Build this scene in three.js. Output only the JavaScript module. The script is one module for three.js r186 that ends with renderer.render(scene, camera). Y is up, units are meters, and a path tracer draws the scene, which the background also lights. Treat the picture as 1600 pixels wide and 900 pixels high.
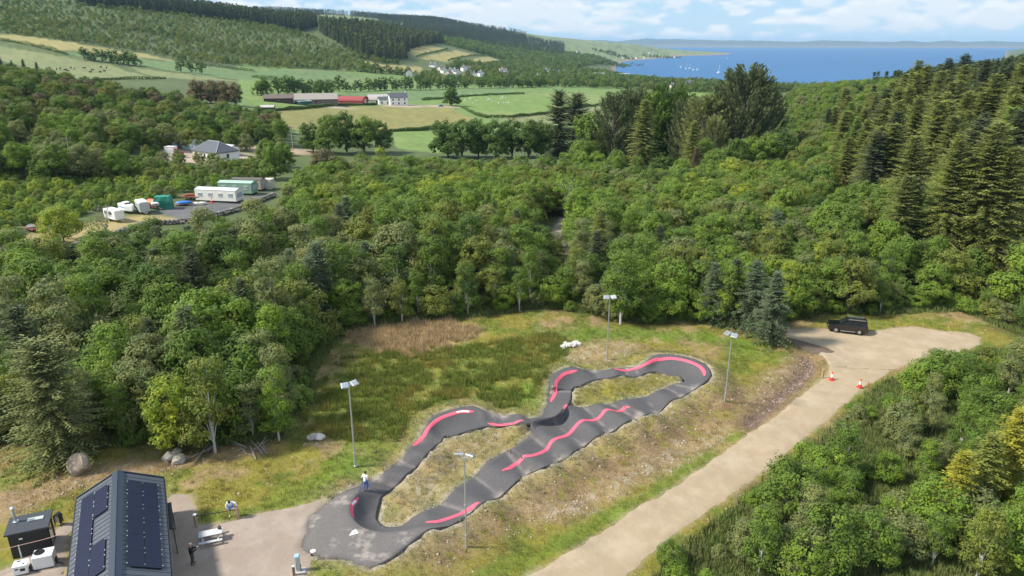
import * as THREE from 'three';
import { mergeGeometries } from 'three/addons/utils/BufferGeometryUtils.js';
import { MarchingCubes } from 'three/addons/objects/MarchingCubes.js';
import { RoundedBoxGeometry } from 'three/addons/geometries/RoundedBoxGeometry.js';

// ---------- camera, sky, sun, exposure ----------
const scene = new THREE.Scene();
const EYE = 36, PITCH = Math.atan(381.5 / 1109);
const camera = new THREE.PerspectiveCamera(2 * Math.atan(450 / 1109) * 180 / Math.PI, 16 / 9, 0.5, 60000);
camera.position.set(0, EYE, 0);
camera.lookAt(0, EYE - Math.tan(PITCH) * 100, -100);
const renderer = new THREE.WebGLRenderer({ antialias: true });
renderer.toneMapping = THREE.LinearToneMapping;
renderer.toneMappingExposure = 2.35;
renderer.shadowMap.enabled = true;
const sun = new THREE.DirectionalLight(new THREE.Color(1, 0.93, 0.82), 3.0);
sun.position.set(-300, 315, 60); sun.target.position.set(0, 0, 0);
sun.castShadow = true; sun.shadow.radius = 13;
Object.assign(sun.shadow.camera, { left: -250, right: 250, top: 250, bottom: -250, far: 1200 });
scene.add(sun, sun.target);

// ---------- random numbers and noise ----------
function rng(seed) { let s = seed >>> 0; return () => { s = (s + 0x6d2b79f5) | 0; let t = Math.imul(s ^ (s >>> 15), 1 | s); t = (t + Math.imul(t ^ (t >>> 7), 61 | t)) ^ t; return ((t ^ (t >>> 14)) >>> 0) / 4294967296; }; }
const PERM = new Float32Array(65536); { const r = rng(99); for (let i = 0; i < 65536; i++) PERM[i] = r(); }
const hash2 = (x, y) => PERM[((x & 255) << 8 | (y & 255)) & 65535];
function noise(x, y) { const ix = Math.floor(x), iy = Math.floor(y), fx = x - ix, fy = y - iy, u = fx * fx * (3 - 2 * fx), v = fy * fy * (3 - 2 * fy);
  const a = hash2(ix, iy), b = hash2(ix + 1, iy), c = hash2(ix, iy + 1), d = hash2(ix + 1, iy + 1); return a + (b - a) * u + (c - a) * v + (a - b - c + d) * u * v; }
function fbm(x, y, o = 4) { let s = 0, a = 0.5, n = 0; for (let i = 0; i < o; i++) { s += a * noise(x, y); n += a; a *= 0.5; x = x * 2.03 + 17.3; y = y * 2.03 + 9.1; } return s / n; }
const clamp = (x, a = 0, b = 1) => Math.min(b, Math.max(a, x)), sstep = (a, b, x) => { const k = clamp((x - a) / (b - a)); return k * k * (3 - 2 * k); }, lerp = (a, b, t) => a + (b - a) * t;
const mix3 = (a, b, t) => [a[0] + (b[0] - a[0]) * t, a[1] + (b[1] - a[1]) * t, a[2] + (b[2] - a[2]) * t];

// the sky: blue air, paler to the horizon, with fair weather clouds all round
{
  const W = 4096, Hh = 2048, data = new Float32Array(W * Hh * 4);
  for (let row = 0; row < Hh; row++) {
    const el = ((row + 0.5) / Hh - 0.5) * Math.PI, deg = el * 180 / Math.PI, up = Math.max(0, deg);
    let air = mix3([0.52, 0.70, 0.82], [0.38, 0.62, 0.84], sstep(0, 6, up)); air = mix3(air, [0.34, 0.50, 0.76], sstep(5, 50, up));
    if (deg < 0) air = mix3(air, [0.20, 0.24, 0.20], sstep(0, -8, deg) );
    for (let col = 0; col < W; col++) {
      let c = air;
      if (deg > -0.5) {
        const az = col / W * 360, ph = col / W * 2 * Math.PI, cx = Math.cos(ph), cz = Math.sin(ph);
        // low banks of cumulus, seen edge on
        let d = 0, lit = 1;
        if (deg < 14) {
          const band = (e) => { const f = 0.6 * fbm(az * 0.62 + 3 * noise(az * 0.1, 7), e * 1.9 + 40, 5) + 0.4 * fbm(az * 0.13, e * 0.5 + 80, 3); return sstep(0.45, 0.62, f + 0.05 * sstep(0.3, 1.2, e) - 0.10 * sstep(4, 14, e)); };
          d = band(deg) * sstep(-0.2, 0.7, deg); if (d > 0.01) lit = 0.55 + 0.45 * clamp(1 - 0.9 * band(deg + 0.45));
        }
        const k = 0.6 / (Math.sin(Math.max(el, 0.02)) + 0.08), high = sstep(0.38, 0.68, fbm(cx * k * 3 + 50, cz * k * 3 + 50, 5)) * sstep(2.5, 14, deg) * 0.85;
        const cloud = mix3([0.56, 0.66, 0.76], [0.92, 0.92, 0.92], lit);
        c = mix3(c, cloud, d * 0.78); c = mix3(c, [0.86, 0.88, 0.92], high);
      }
      const o = (row * W + col) * 4; data[o] = c[0] * 0.50; data[o + 1] = c[1] * 0.50; data[o + 2] = c[2] * 0.50; data[o + 3] = 1;
    }
  }
  const sky = new THREE.DataTexture(data, W, Hh, THREE.RGBAFormat, THREE.FloatType);
  sky.mapping = THREE.EquirectangularReflectionMapping; sky.magFilter = THREE.LinearFilter; sky.needsUpdate = true;
  scene.background = sky; scene.environment = sky; scene.backgroundIntensity = 1; scene.environmentIntensity = 1;
}
scene.fog = new THREE.FogExp2(new THREE.Color(0.45, 0.70, 1.0), 4.5e-5);
const HEIGHTS=[[0,0.7,1.4,2.2,2.9,3.6,4.4,6,9.8,14.2,18.7,23.2,27.2,29.5,30,30,30,30.1,32.1,38.5,46.3,54.1,62,71.6,86.9,104.1,121.3,137,147.8,156.6,165.3,173.9,182.6,191.2,198.2,200,200,200,200,200,200,200,200,200,200,200],[0,0.7,1.4,2.1,2.8,3.5,4.2,5.7,9,13.2,17.6,22.1,26.3,28.7,28.9,28.6,28.3,28,29.4,34.9,42,49.8,57.8,67.8,83.6,101.4,119.4,136.6,149.5,159.2,167.5,175.6,183.7,191.8,198.3,200,200,200,200,200,200,200,200,200,200,200],[0,0.7,1.4,2,2.7,3.4,4.1,5.4,8.3,12.2,16.4,21,25.4,27.8,27.9,27.3,26.5,25.8,26.6,31.4,37.8,45.4,53.7,64,80.3,98.8,117.5,136.1,151.2,161.8,169.8,177.3,184.8,192.4,198.4,200,200,200,200,200,200,200,200,200,200,200],[0,0.7,1.3,2,2.6,3.3,4,5.1,7.5,11.1,15.3,19.9,24.5,27,26.8,25.9,24.8,23.6,23.9,27.8,33.5,41.1,49.6,60.2,77.1,96.1,115.6,135.7,152.9,164.3,172,179,186,192.9,198.5,200,200,200,200,200,200,200,200,200,200,200],[0,0.6,1.3,1.9,2.6,3.2,3.9,4.8,6.8,10.1,14.2,18.8,23.6,26.1,25.8,24.6,23,21.4,21.2,24.3,29.2,36.7,45.5,56.4,73.8,93.5,113.7,135.2,154.6,166.9,174.3,180.7,187.1,193.5,198.6,200,200,200,200,200,200,200,200,200,200,200],[0,0.6,1.2,1.9,2.5,3.1,3.7,4.5,6,9,13.1,17.7,22.7,25.3,24.7,23.2,21.3,19.3,18.5,20.7,25,32.4,41.3,52.6,70.5,90.8,111.8,134.8,156.3,169.5,176.5,182.4,188.2,194.1,198.8,200,200,200,200,200,200,200,200,200,200,200],[0,0.6,1.2,1.8,2.4,3,3.6,4.2,5.3,8,11.9,16.6,21.8,24.4,23.7,21.9,19.6,17.1,15.8,17.2,20.7,28,37.2,48.8,67.3,88.2,109.9,134.3,158,172.1,178.8,184.1,189.4,194.6,198.9,200,200,200,200,200,200,200,200,200,200,200],[0,0.5,1,1.4,1.9,2.4,2.9,3.4,4.3,7,10.9,15.4,20.2,22.5,21.7,19.9,17.7,15.5,14.3,15.7,18.9,25,33.3,45.5,63.7,83.8,104.4,126.2,146.9,159.8,167,173,178.5,182.2,184.4,185,185,185,185,185,185,185,185,185,185,185],[0,0.4,0.7,1.1,1.4,1.8,2.2,2.5,3.4,6,9.9,14.3,18.6,20.5,19.7,18,15.9,13.8,12.7,14.2,17.1,22,29.3,42.1,60.1,79.5,98.8,118.2,135.8,147.6,155.2,162,167.6,169.7,170,170,170,170,170,170,170,170,170,170,170,170],[0,0.2,0.5,0.7,1,1.2,1.4,1.7,2.3,4.5,7.7,11.3,15.1,16.8,16.2,15,13.6,12.1,11.5,12.8,15.4,20.8,29.9,43.2,60,78.4,98.3,117,132.7,142.7,148.6,153.8,158.2,159.8,160,160,160,160,160,160,160,160,160,160,160,160],[0,0.1,0.2,0.4,0.5,0.6,0.7,0.8,1.3,2.9,5.4,8.3,11.5,13.1,12.8,12,11.2,10.5,10.3,11.4,13.7,19.7,30.4,44.3,59.8,77.4,97.8,115.9,129.7,137.7,142.1,145.7,148.7,149.9,150,150,150,150,150,150,150,150,150,150,150,150],[0,0.1,0.1,0.2,0.2,0.3,0.4,0.4,0.6,1.6,3.3,5.5,7.8,9,8.9,8.6,8.4,8.3,8.7,10.1,12.3,16.8,24.9,36.5,52.7,71.8,91.1,106.1,116.3,120.4,121.8,123.4,125.8,127.7,129,129.6,129.4,128.9,128.4,127.9,127.4,126.9,126.5,126,125.5,125],[0,0,0,0,0,0,0,0,0,0.2,1.3,2.7,4.1,4.8,5,5.1,5.6,6.2,7.1,8.8,10.9,14,19.4,28.7,45.7,66.2,84.4,96.4,102.9,103.2,101.6,101,102.9,105.6,108,109.2,108.7,107.7,106.8,105.8,104.8,103.9,102.9,101.9,101,100],[0,-0.1,-0.1,-0.2,-0.2,-0.3,-0.3,-0.4,-0.4,-0.4,0.1,0.9,1.6,2.1,2.4,2.8,3.3,4,4.8,5.7,6.7,8.7,13.1,21.9,36.9,55.5,73.5,87,94.8,95.5,94.2,96,105.5,117.4,128.4,134.7,134.4,132.3,130.2,128.4,127.5,126.9,126.5,126,125.5,125],[0,-0.1,-0.2,-0.3,-0.4,-0.5,-0.7,-0.8,-0.9,-1,-1,-1,-0.9,-0.7,-0.2,0.4,1,1.8,2.5,2.6,2.5,3.4,6.9,15.1,28,44.7,62.6,77.6,86.6,87.8,86.8,91,108.1,129.3,148.9,160.2,160.1,156.9,153.6,151,150.1,150,150,150,150,150],[0,-0.2,-0.3,-0.5,-0.7,-0.8,-1,-1.1,-1.3,-1.5,-1.9,-2.3,-2.8,-3.2,-3.4,-3.1,-2.3,-1.8,-1.6,-1.7,-1.3,-0.1,3.3,11.6,23.7,39.3,56.2,71.1,80.6,82.2,80.4,83.9,101.3,123.2,143.3,155.1,155.1,151.9,148.6,146,145.1,145,145,145,145,145],[0,-0.2,-0.4,-0.7,-0.9,-1.1,-1.3,-1.5,-1.7,-2.1,-2.8,-3.6,-4.6,-5.6,-6.6,-6.6,-5.7,-5.5,-5.8,-5.9,-5.2,-3.6,-0.2,8,19.5,33.9,49.9,64.6,74.5,76.5,74.1,76.8,94.5,117.1,137.8,149.9,150.1,146.9,143.6,141,140.1,140,140,140,140,140],[0,-0.3,-0.5,-0.8,-1.1,-1.4,-1.6,-1.9,-2.2,-2.6,-3.4,-4.4,-5.4,-6.4,-7.2,-7.4,-6.9,-6.7,-6.9,-7,-6.8,-6,-3.6,1.8,9.5,20.4,33.5,46.2,55.9,60.3,62.4,68.2,82.4,101.5,122.6,139.6,147.9,151.3,153.9,156.1,156.8,156.9,156.9,156.9,156.9,156.9],[0,-0.3,-0.7,-1,-1.3,-1.6,-2,-2.3,-2.6,-3.1,-4,-5.2,-6.3,-7.2,-7.9,-8.3,-8.2,-8,-7.9,-8.1,-8.4,-8.4,-7.1,-4.5,-0.5,6.8,17,27.8,37.3,44.1,50.8,59.6,70.2,85.9,107.5,129.3,145.6,155.8,164.2,171.2,173.6,173.8,173.8,173.8,173.8,173.8],[0,-0.3,-0.7,-1,-1.3,-1.6,-2,-2.3,-2.6,-3.1,-4.2,-5.5,-6.7,-7.6,-8.2,-8.6,-8.8,-8.9,-8.8,-8.8,-9,-9.1,-8.5,-6.9,-4.5,-0.5,5.1,11.2,17.1,22.1,28.3,36.2,46.2,59.5,76.8,97.3,115.7,128.3,133.7,136.5,137,136.9,136.9,136.9,136.9,136.9],[0,-0.3,-0.7,-1,-1.3,-1.6,-2,-2.3,-2.6,-3.1,-4.3,-5.7,-7.1,-8.1,-8.6,-9,-9.4,-9.8,-9.7,-9.5,-9.5,-9.8,-9.9,-9.3,-8.5,-7.8,-6.9,-5.3,-3.2,0.1,5.8,12.9,22.2,33.1,46.2,65.2,85.7,100.7,103.2,101.7,100.4,100.1,100,100,100,100],[0,-0.3,-0.7,-1,-1.3,-1.6,-2,-2.3,-2.6,-3.1,-4.3,-5.7,-7.1,-8.2,-8.9,-9.5,-10.1,-10.5,-10.6,-10.7,-10.9,-11.2,-11.5,-11.7,-11.7,-11.7,-11.6,-11,-9.5,-7.3,-3.9,0.1,5.3,12.4,21.8,35.2,50.6,64.2,73.3,78.6,77,72.9,70,69.3,69.3,69.3],[0,-0.3,-0.7,-1,-1.3,-1.6,-2,-2.3,-2.6,-3.1,-4.3,-5.7,-7.2,-8.3,-9.2,-10.1,-10.8,-11.3,-11.6,-11.9,-12.2,-12.6,-13.1,-14,-14.9,-15.7,-16.3,-16.6,-15.9,-14.7,-13.6,-12.8,-11.5,-8.3,-2.6,5.3,15.4,27.6,43.3,55.6,53.7,45.8,40,38.6,38.6,38.6],[0,-0.3,-0.7,-1,-1.3,-1.6,-2,-2.3,-2.6,-3.1,-4,-5.1,-6.3,-7.4,-8.6,-9.7,-10.8,-11.6,-12.2,-12.9,-13.5,-14.4,-15.5,-16.8,-18.3,-20.5,-23.6,-29.4,-37.3,-39.9,-40,-40,-40,-39.2,-35.6,-29.7,-20.8,-7.3,10.7,28.2,33.6,26.4,19.3,17.6,17.6,17.6],[0,-0.3,-0.7,-1,-1.3,-1.6,-2,-2.3,-2.6,-3.1,-4,-5.1,-6.3,-7.4,-8.6,-9.7,-10.8,-11.8,-12.6,-13.5,-14.4,-15.4,-16.9,-18.5,-20.7,-25,-30.9,-38,-40,-40,-40,-40,-40,-40,-40,-39.4,-36.4,-32.5,-29.1,-15.6,-1.5,-8.6,-26.3,-37.7,-40,-40],[0,-0.2,-0.4,-0.7,-0.9,-1.1,-1.3,-1.5,-1.7,-2.1,-3,-4.1,-5.3,-6.4,-7.6,-8.7,-9.9,-11,-12,-13.1,-14.2,-15.6,-17.6,-19.9,-22.5,-26.5,-31.8,-38.2,-40,-40,-40,-40,-40,-40,-40,-40,-40,-40,-38.6,-32.3,-24.4,-24.4,-35.3,-39.7,-40,-40],[0,-0.1,-0.2,-0.3,-0.4,-0.5,-0.7,-0.8,-0.9,-1.1,-1.7,-2.6,-3.5,-4.3,-5.2,-6.1,-7,-8.4,-9.8,-11.3,-12.9,-15.1,-18.3,-22,-25.9,-31.1,-37.8,-39.9,-40,-40,-40,-40,-40,-40,-40,-40,-40,-40,-40,-40,-40,-40,-40,-40,-40,-40],[0,-0.1,-0.1,-0.2,-0.2,-0.3,-0.3,-0.4,-0.4,-0.5,-0.6,-0.7,-0.9,-1.1,-1.4,-1.7,-2.2,-3.6,-5.4,-7.3,-9.7,-12.9,-17,-21.8,-27.1,-32.9,-38.4,-40,-40,-40,-40,-40,-40,-40,-40,-40,-40,-40,-40,-40,-40,-40,-40,-40,-40,-40],[0,0,0,0,0,0,0,0,0,0.1,0.5,1.1,1.7,2.1,2.4,2.7,2.5,1.1,-1,-3.3,-6.6,-10.8,-15.6,-21.7,-28.3,-34.8,-39,-40,-40,-40,-40,-40,-40,-40,-40,-40,-40,-40,-40,-40,-40,-40,-40,-40,-40,-40],[0,0.1,0.2,0.3,0.4,0.6,0.9,1.3,1.6,2,2.8,3.7,4.6,5.5,6.1,6.3,6.1,4.6,2.5,0.2,-3.3,-7.9,-13.1,-19.6,-26.6,-33.7,-38.8,-40,-40,-40,-40,-40,-40,-40,-40,-40,-40,-40,-40,-40,-40,-40,-40,-40,-40,-40],[0,0.2,0.4,0.6,0.9,1.3,1.9,2.5,3.2,4,5.1,6.3,7.6,8.9,9.8,10,9.6,8.1,6,3.6,-0.1,-5,-10.6,-17.5,-24.9,-32.6,-38.5,-40,-40,-40,-40,-40,-40,-40,-40,-40,-40,-40,-40,-40,-40,-40,-40,-40,-40,-40],[0,0.2,0.4,0.6,0.9,1.4,2.3,3.3,4.3,5.5,7,8.8,10.6,12.4,13.7,14,13.6,11.8,9.5,6.7,2.7,-2.6,-8.7,-16.2,-24.3,-32.5,-38.5,-40,-40,-40,-40,-40,-40,-40,-40,-40,-40,-40,-40,-40,-40,-40,-40,-40,-40,-40],[0,0.2,0.5,0.7,1.2,2.1,3.3,4.5,5.6,6.9,8.5,10.3,12.1,14,15.9,17.5,18,18,17.3,15,12.2,9.3,6.2,3.1,1.7,4.9,9.8,14.8,20.4,26.3,31.6,35.2,38,39.6,40,40,40,40,40,40,40,40,40,40,40,40],[0,0.4,0.7,1.1,1.7,2.7,4,5.2,6.5,7.9,9.8,11.8,13.9,15.9,17.9,19.6,20.5,21,21,20,18.6,17.2,15.6,14.1,13.4,15.7,20.2,25.2,30.4,35.8,40.3,42.6,44,44.8,45,45,45,45,45,45,45,45,45,45,45,45],[0,0.5,1,1.5,2.1,3.3,4.7,6,7.4,8.9,11,13.4,15.7,17.9,19.9,21.7,23,24,24.8,25,25,25,25,25,25.1,26.6,30.6,35.5,40.4,45.3,49.1,50,50,50,50,50,50,50,50,50,50,50,50,50,50,50],[0,0.5,1.1,1.6,2.3,3.5,5,6.4,7.8,9.4,11.6,14,16.4,18.7,20.8,22.7,24,25.1,25.9,26.3,26.5,26.8,27.2,27.7,28.2,29.9,33.7,38.3,42.8,47.3,50.8,51.7,51.7,51.7,51.7,51.7,51.7,51.7,51.7,51.7,51.7,51.7,51.7,51.7,51.7,51.7],[0,0.6,1.2,1.7,2.5,3.8,5.3,6.8,8.3,9.9,12.1,14.6,17,19.4,21.7,23.7,25,26.1,27.1,27.6,28,28.6,29.4,30.3,31.3,33.2,36.8,41,45.2,49.3,52.5,53.3,53.3,53.3,53.3,53.3,53.3,53.3,53.3,53.3,53.3,53.3,53.3,53.3,53.3,53.3],[0,0.6,1.2,1.8,2.6,4,5.5,7.1,8.7,10.4,12.7,15.2,17.7,20.2,22.5,24.7,26.1,27.2,28.2,28.9,29.5,30.4,31.6,33,34.4,36.5,39.9,43.7,47.5,51.3,54.3,55,55,55,55,55,55,55,55,55,55,55,55,55,55,55],[0,0.7,1.3,2,2.8,4.2,5.8,7.5,9.1,10.9,13.2,15.8,18.4,20.9,23.4,25.6,27.1,28.3,29.3,30.2,31.1,32.2,33.9,35.7,37.5,39.8,43,46.5,49.9,53.3,56,56.7,56.7,56.7,56.7,56.7,56.7,56.7,56.7,56.7,56.7,56.7,56.7,56.7,56.7,56.7],[0,0.7,1.4,2.1,3,4.4,6.1,7.8,9.5,11.4,13.8,16.4,19.1,21.7,24.3,26.6,28.1,29.3,30.5,31.5,32.6,34,36.1,38.3,40.6,43.2,46.1,49.2,52.3,55.3,57.7,58.3,58.3,58.3,58.3,58.3,58.3,58.3,58.3,58.3,58.3,58.3,58.3,58.3,58.3,58.3],[0,0.7,1.5,2.2,3.2,4.7,6.4,8.2,10,11.9,14.3,17,19.7,22.4,25.2,27.6,29.2,30.4,31.6,32.8,34.1,35.8,38.3,41,43.7,46.5,49.2,51.9,54.7,57.4,59.5,60,60,60,60,60,60,60,60,60,60,60,60,60,60,60]];
const NEAR_HEIGHTS=[[-27.21,-41.21,1.2],[-35.32,-43.26,1.2],[-25.15,-47.03,1.2],[-22.16,-43.32,1.15],[-19.11,-44.04,1.15],[-15.37,-42.62,1.15],[-15.11,-47.1,1.15],[-14.37,-52.75,0.9],[-13.89,-54.34,0.7],[-20.05,-55.06,0.7],[-23.22,-52.75,0.9],[-39.28,-53.73,0.9],[-31.85,-55.73,0.6],[-41.75,-50.73,1],[-16.72,-85.78,0.3],[-8.39,-86.02,0.2],[4.4,-90.84,0.1],[-18.44,-65.01,0.4],[-13.17,-65.01,0.4],[-3.55,-71.02,0.3],[7.28,-82.63,0.3],[11.32,-77.44,0.3],[23.54,-86.26,0.1],[22.57,-67.32,-0.1],[31.33,-79.33,-0.4],[25.74,-66.84,-0.6],[9.35,-56.15,0],[2.65,-49.77,-0.2],[-3.45,-43.92,0.2],[-6.87,-41.5,0.4],[3.33,-43.02,-0.9],[8.11,-46.75,-1],[14.32,-51.84,-1.05],[21.41,-58.96,-1.1],[28.34,-66.37,-1.1],[36.17,-73.81,-1.1],[42.31,-80.85,-1.1],[44.94,-86.71,-1],[39.65,-88.43,-0.8],[59.51,-87.08,-0.7],[54.04,-89.56,-0.8],[34.06,-83.79,-0.2],[31.2,-86.51,0],[43.2,-93.07,-0.3],[62.83,-92.81,-0.2],[14.98,-45.87,-0.9],[25.39,-53.49,-0.9],[42.34,-70.1,-0.8],[42.79,-59.13,-0.5],[32.02,-45.24,-0.4],[57.06,-72.22,-0.3],[37.06,-42.64,0],[-70.58,-91.09,0],[-59.88,-104.65,0],[-31.59,-111.12,0],[0,-111.12,0],[31.59,-111.12,0],[63.19,-111.12,0],[-35.62,-71.22,0.2],[-56.98,-71.22,0.2],[-42.98,-59.79,0.5]];
const L_track=[[-11.83,-52.63,0.5,-11.72,-52.55,0.5,-10,-51.8,0.2,1],[-10.89,-53.12,0.98,-10.78,-53.07,0.98,-9.13,-52.44,0.95,1],[-10.27,-55.37,0.3,-10.17,-55.32,0.3,-8.64,-54.78,0.15,1],[-9.41,-56.51,0.98,-9.31,-56.45,0.98,-7.78,-55.5,0.95,1],[-8.99,-59.02,0.4,-8.88,-58.97,0.4,-7.18,-58.44,0.2,1],[-8.34,-60.07,1.03,-8.09,-59.85,1.02,-6.73,-58.86,0.36,1.6],[-8.1,-61.65,1.11,-7.67,-61.16,1.1,-6.43,-59.86,0.36,2],[-7.49,-62.62,1.14,-7.07,-62,1.13,-6.09,-59.91,0.36,2.2],[-6.13,-63.67,1.14,-5.87,-62.89,1.13,-5.49,-60.08,0.36,2.2],[-4.83,-64.3,1.12,-4.7,-63.58,1.11,-4.18,-60.86,0.36,2],[-3.86,-64.41,1.1,-3.81,-63.77,1.08,-3.26,-61.35,0.36,1.8],[-2.84,-63.75,1.02,-2.89,-63.26,1,-2.54,-61.68,0.36,1.5],[-1.88,-63.79,0.6,-1.87,-63.64,0.6,-1.77,-61.88,0.3,1],[-0.91,-63.77,0.4,-0.91,-63.65,0.4,-0.95,-61.95,0.3,1],[0.06,-63.48,0.7,0.06,-63.36,0.7,0.06,-61.57,0.6,1],[0.7,-63.09,0.95,0.71,-62.98,0.95,0.81,-61.43,0.95,1],[1.66,-62.68,0.7,1.67,-62.64,0.7,1.85,-61.24,1.15,1],[2.31,-63.18,0.5,2.35,-63.16,0.5,2.81,-61.4,1.3,1],[3.04,-63.68,0.4,3.12,-63.68,0.4,4.23,-62.07,1.3,1],[3.28,-64.74,0.4,3.4,-64.74,0.4,5.19,-63.2,1.25,1],[3.59,-65.67,0.45,3.72,-65.69,0.45,5.8,-65.18,0.9,1],[3.82,-66.53,0.7,3.96,-66.54,0.7,6.18,-66.67,0.7,1],[4.08,-68.8,0.5,4.22,-68.8,0.5,6.5,-69.12,0.35,1],[4.12,-69.26,1.03,4.49,-68.99,1.02,6.57,-69.67,0.36,1.6],[4.2,-70.46,1.13,4.76,-70.03,1.11,6.73,-69.98,0.36,2.2],[4.54,-71.8,1.14,5.18,-71.24,1.14,7.04,-70.28,0.36,2.2],[5.97,-73.36,1.14,6.2,-72.56,1.13,7.63,-70.59,0.36,2.2],[7.13,-73.7,1.1,7.18,-72.99,1.08,8.26,-71.22,0.36,1.8],[7.95,-73.57,0.9,8,-73.39,0.9,9.04,-71.85,0.3,1],[9.27,-74.19,0.45,9.31,-74.05,0.45,9.95,-72.3,0.3,1],[10.35,-73.93,0.6,10.38,-73.81,0.6,10.77,-72.01,0.6,1],[11.73,-73.89,0.85,11.73,-73.78,0.85,11.77,-72.09,0.8,1],[13.28,-74.93,0.4,13.27,-74.8,0.4,13.09,-73.01,0.35,1],[14.45,-75.16,0.6,14.43,-74.98,0.6,14.32,-72.95,0.3,1],[15.59,-75.42,1.02,15.59,-75.04,1,15.29,-73.57,0.4,1.6],[16.82,-76.87,1.14,16.88,-76,1.13,16.51,-74.16,0.36,2.2],[18.02,-77.16,1.16,17.94,-76.41,1.14,17.31,-73.74,0.36,2.2],[19.82,-76.74,1.16,19.57,-75.96,1.14,18.24,-73.32,0.36,2.2],[21.29,-75.79,1.16,20.84,-74.99,1.14,19.06,-73.07,0.36,2.2],[22.27,-74.21,1.14,21.7,-73.39,1.13,19.44,-72.5,0.36,2.2],[22.35,-72.29,1.13,21.64,-71.77,1.11,19.4,-72.01,0.36,2],[21.88,-71.03,1.08,21.17,-70.75,1.06,19.11,-71.38,0.36,2],[20.91,-69.81,1.02,20.51,-69.79,1,18.56,-71.14,0.36,1.6],[19.74,-69.2,0.6,19.63,-69.27,0.6,17.95,-70.92,0.35,1],[18.2,-67.98,0.35,18.12,-68.1,0.35,16.93,-70.09,0.3,1],[16.58,-66.29,0.75,16.52,-66.42,0.75,15.53,-68.46,0.75,1],[14.95,-64.59,0.26,14.89,-64.79,0.26,14.02,-67.93,0.26,1],[13.39,-63.08,0.9,13.27,-63.27,0.9,11.3,-66.21,0.9,1],[12.57,-63.28,0.26,12.43,-63.46,0.26,10.2,-66.42,0.26,1],[11.37,-61.77,0.9,11.22,-61.98,0.9,8.71,-65.32,0.9,1],[9.52,-60.71,0.26,9.41,-60.99,0.26,7.45,-65.75,0.28,1],[8.34,-59.35,0.9,6.13,-63.58,0.75,5.62,-64.65,1,1],[6.77,-58.22,0.3,4.69,-62.07,0.3,4.23,-62.16,1.25,1],[5.53,-56.21,0.9,2.36,-60.56,0.75,1.93,-61.12,1.2,1],[4.35,-55.74,0.26,4.21,-55.99,0.26,1.79,-60.16,0.28,1],[2.92,-53.87,0.9,2.76,-54.05,0.9,0.06,-56.86,0.9,1],[1.23,-53.52,0.26,1.13,-53.73,0.26,-0.59,-57.2,0.28,1],[0.48,-51.77,0.9,0.32,-51.92,0.9,-2.28,-54.35,0.9,1],[-1.02,-50.36,0.26,-1.15,-50.52,0.26,-3.3,-53.24,0.28,1],[-2.33,-48.68,0.9,-2.48,-48.78,0.9,-4.84,-50.34,0.9,1],[-3.33,-47.89,0.5,-3.47,-47.96,0.5,-5.67,-49.3,0.3,1],[-4.66,-45.98,0.8,-4.76,-46.11,0.8,-6.43,-48.59,0.45,1],[-5.59,-45.42,1,-5.67,-45.53,1,-7.15,-47.72,0.7,1],[-6.26,-44.93,1.2,-6.45,-45.31,1.2,-7.86,-47.27,0.5,1.6],[-6.89,-43.99,1.3,-7.28,-44.96,1.35,-8.2,-47.11,0.3,2],[-7.51,-43.13,1.3,-7.95,-44.6,1.4,-8.58,-46.83,0.15,2],[-8.65,-41.75,1.25,-8.65,-44.45,1.4,-9.22,-46.62,0.1,2.2],[-10.06,-40.95,1.2,-9.43,-44.39,1.4,-9.9,-46.74,0.05,2.2],[-11.77,-41.74,1.2,-10.45,-44.52,1.4,-10.46,-47.19,0,2.2],[-13.47,-41.95,1.2,-11.36,-44.95,1.4,-10.82,-47.75,0,2.2],[-15.25,-42.87,1.17,-12.17,-45.74,1.4,-10.94,-48.16,0,2.2],[-15.43,-44.75,1.17,-12.63,-46.52,1.4,-10.98,-48.65,0,2.2],[-15.7,-46.38,1.17,-12.85,-47.43,1.4,-10.98,-49.03,0,2.2],[-15.26,-47.28,1.17,-12.88,-48.45,1.35,-10.95,-49.71,0.1,2],[-14.63,-48.56,1.15,-12.75,-49.31,1.25,-10.91,-50.39,0.2,1.8],[-13.95,-49.81,1.05,-12.73,-50.18,1.1,-10.55,-50.84,0.3,1.4],[-12.64,-51.17,0.9,-12.48,-51.13,0.9,-10.16,-51.15,0.4,1]];
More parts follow.
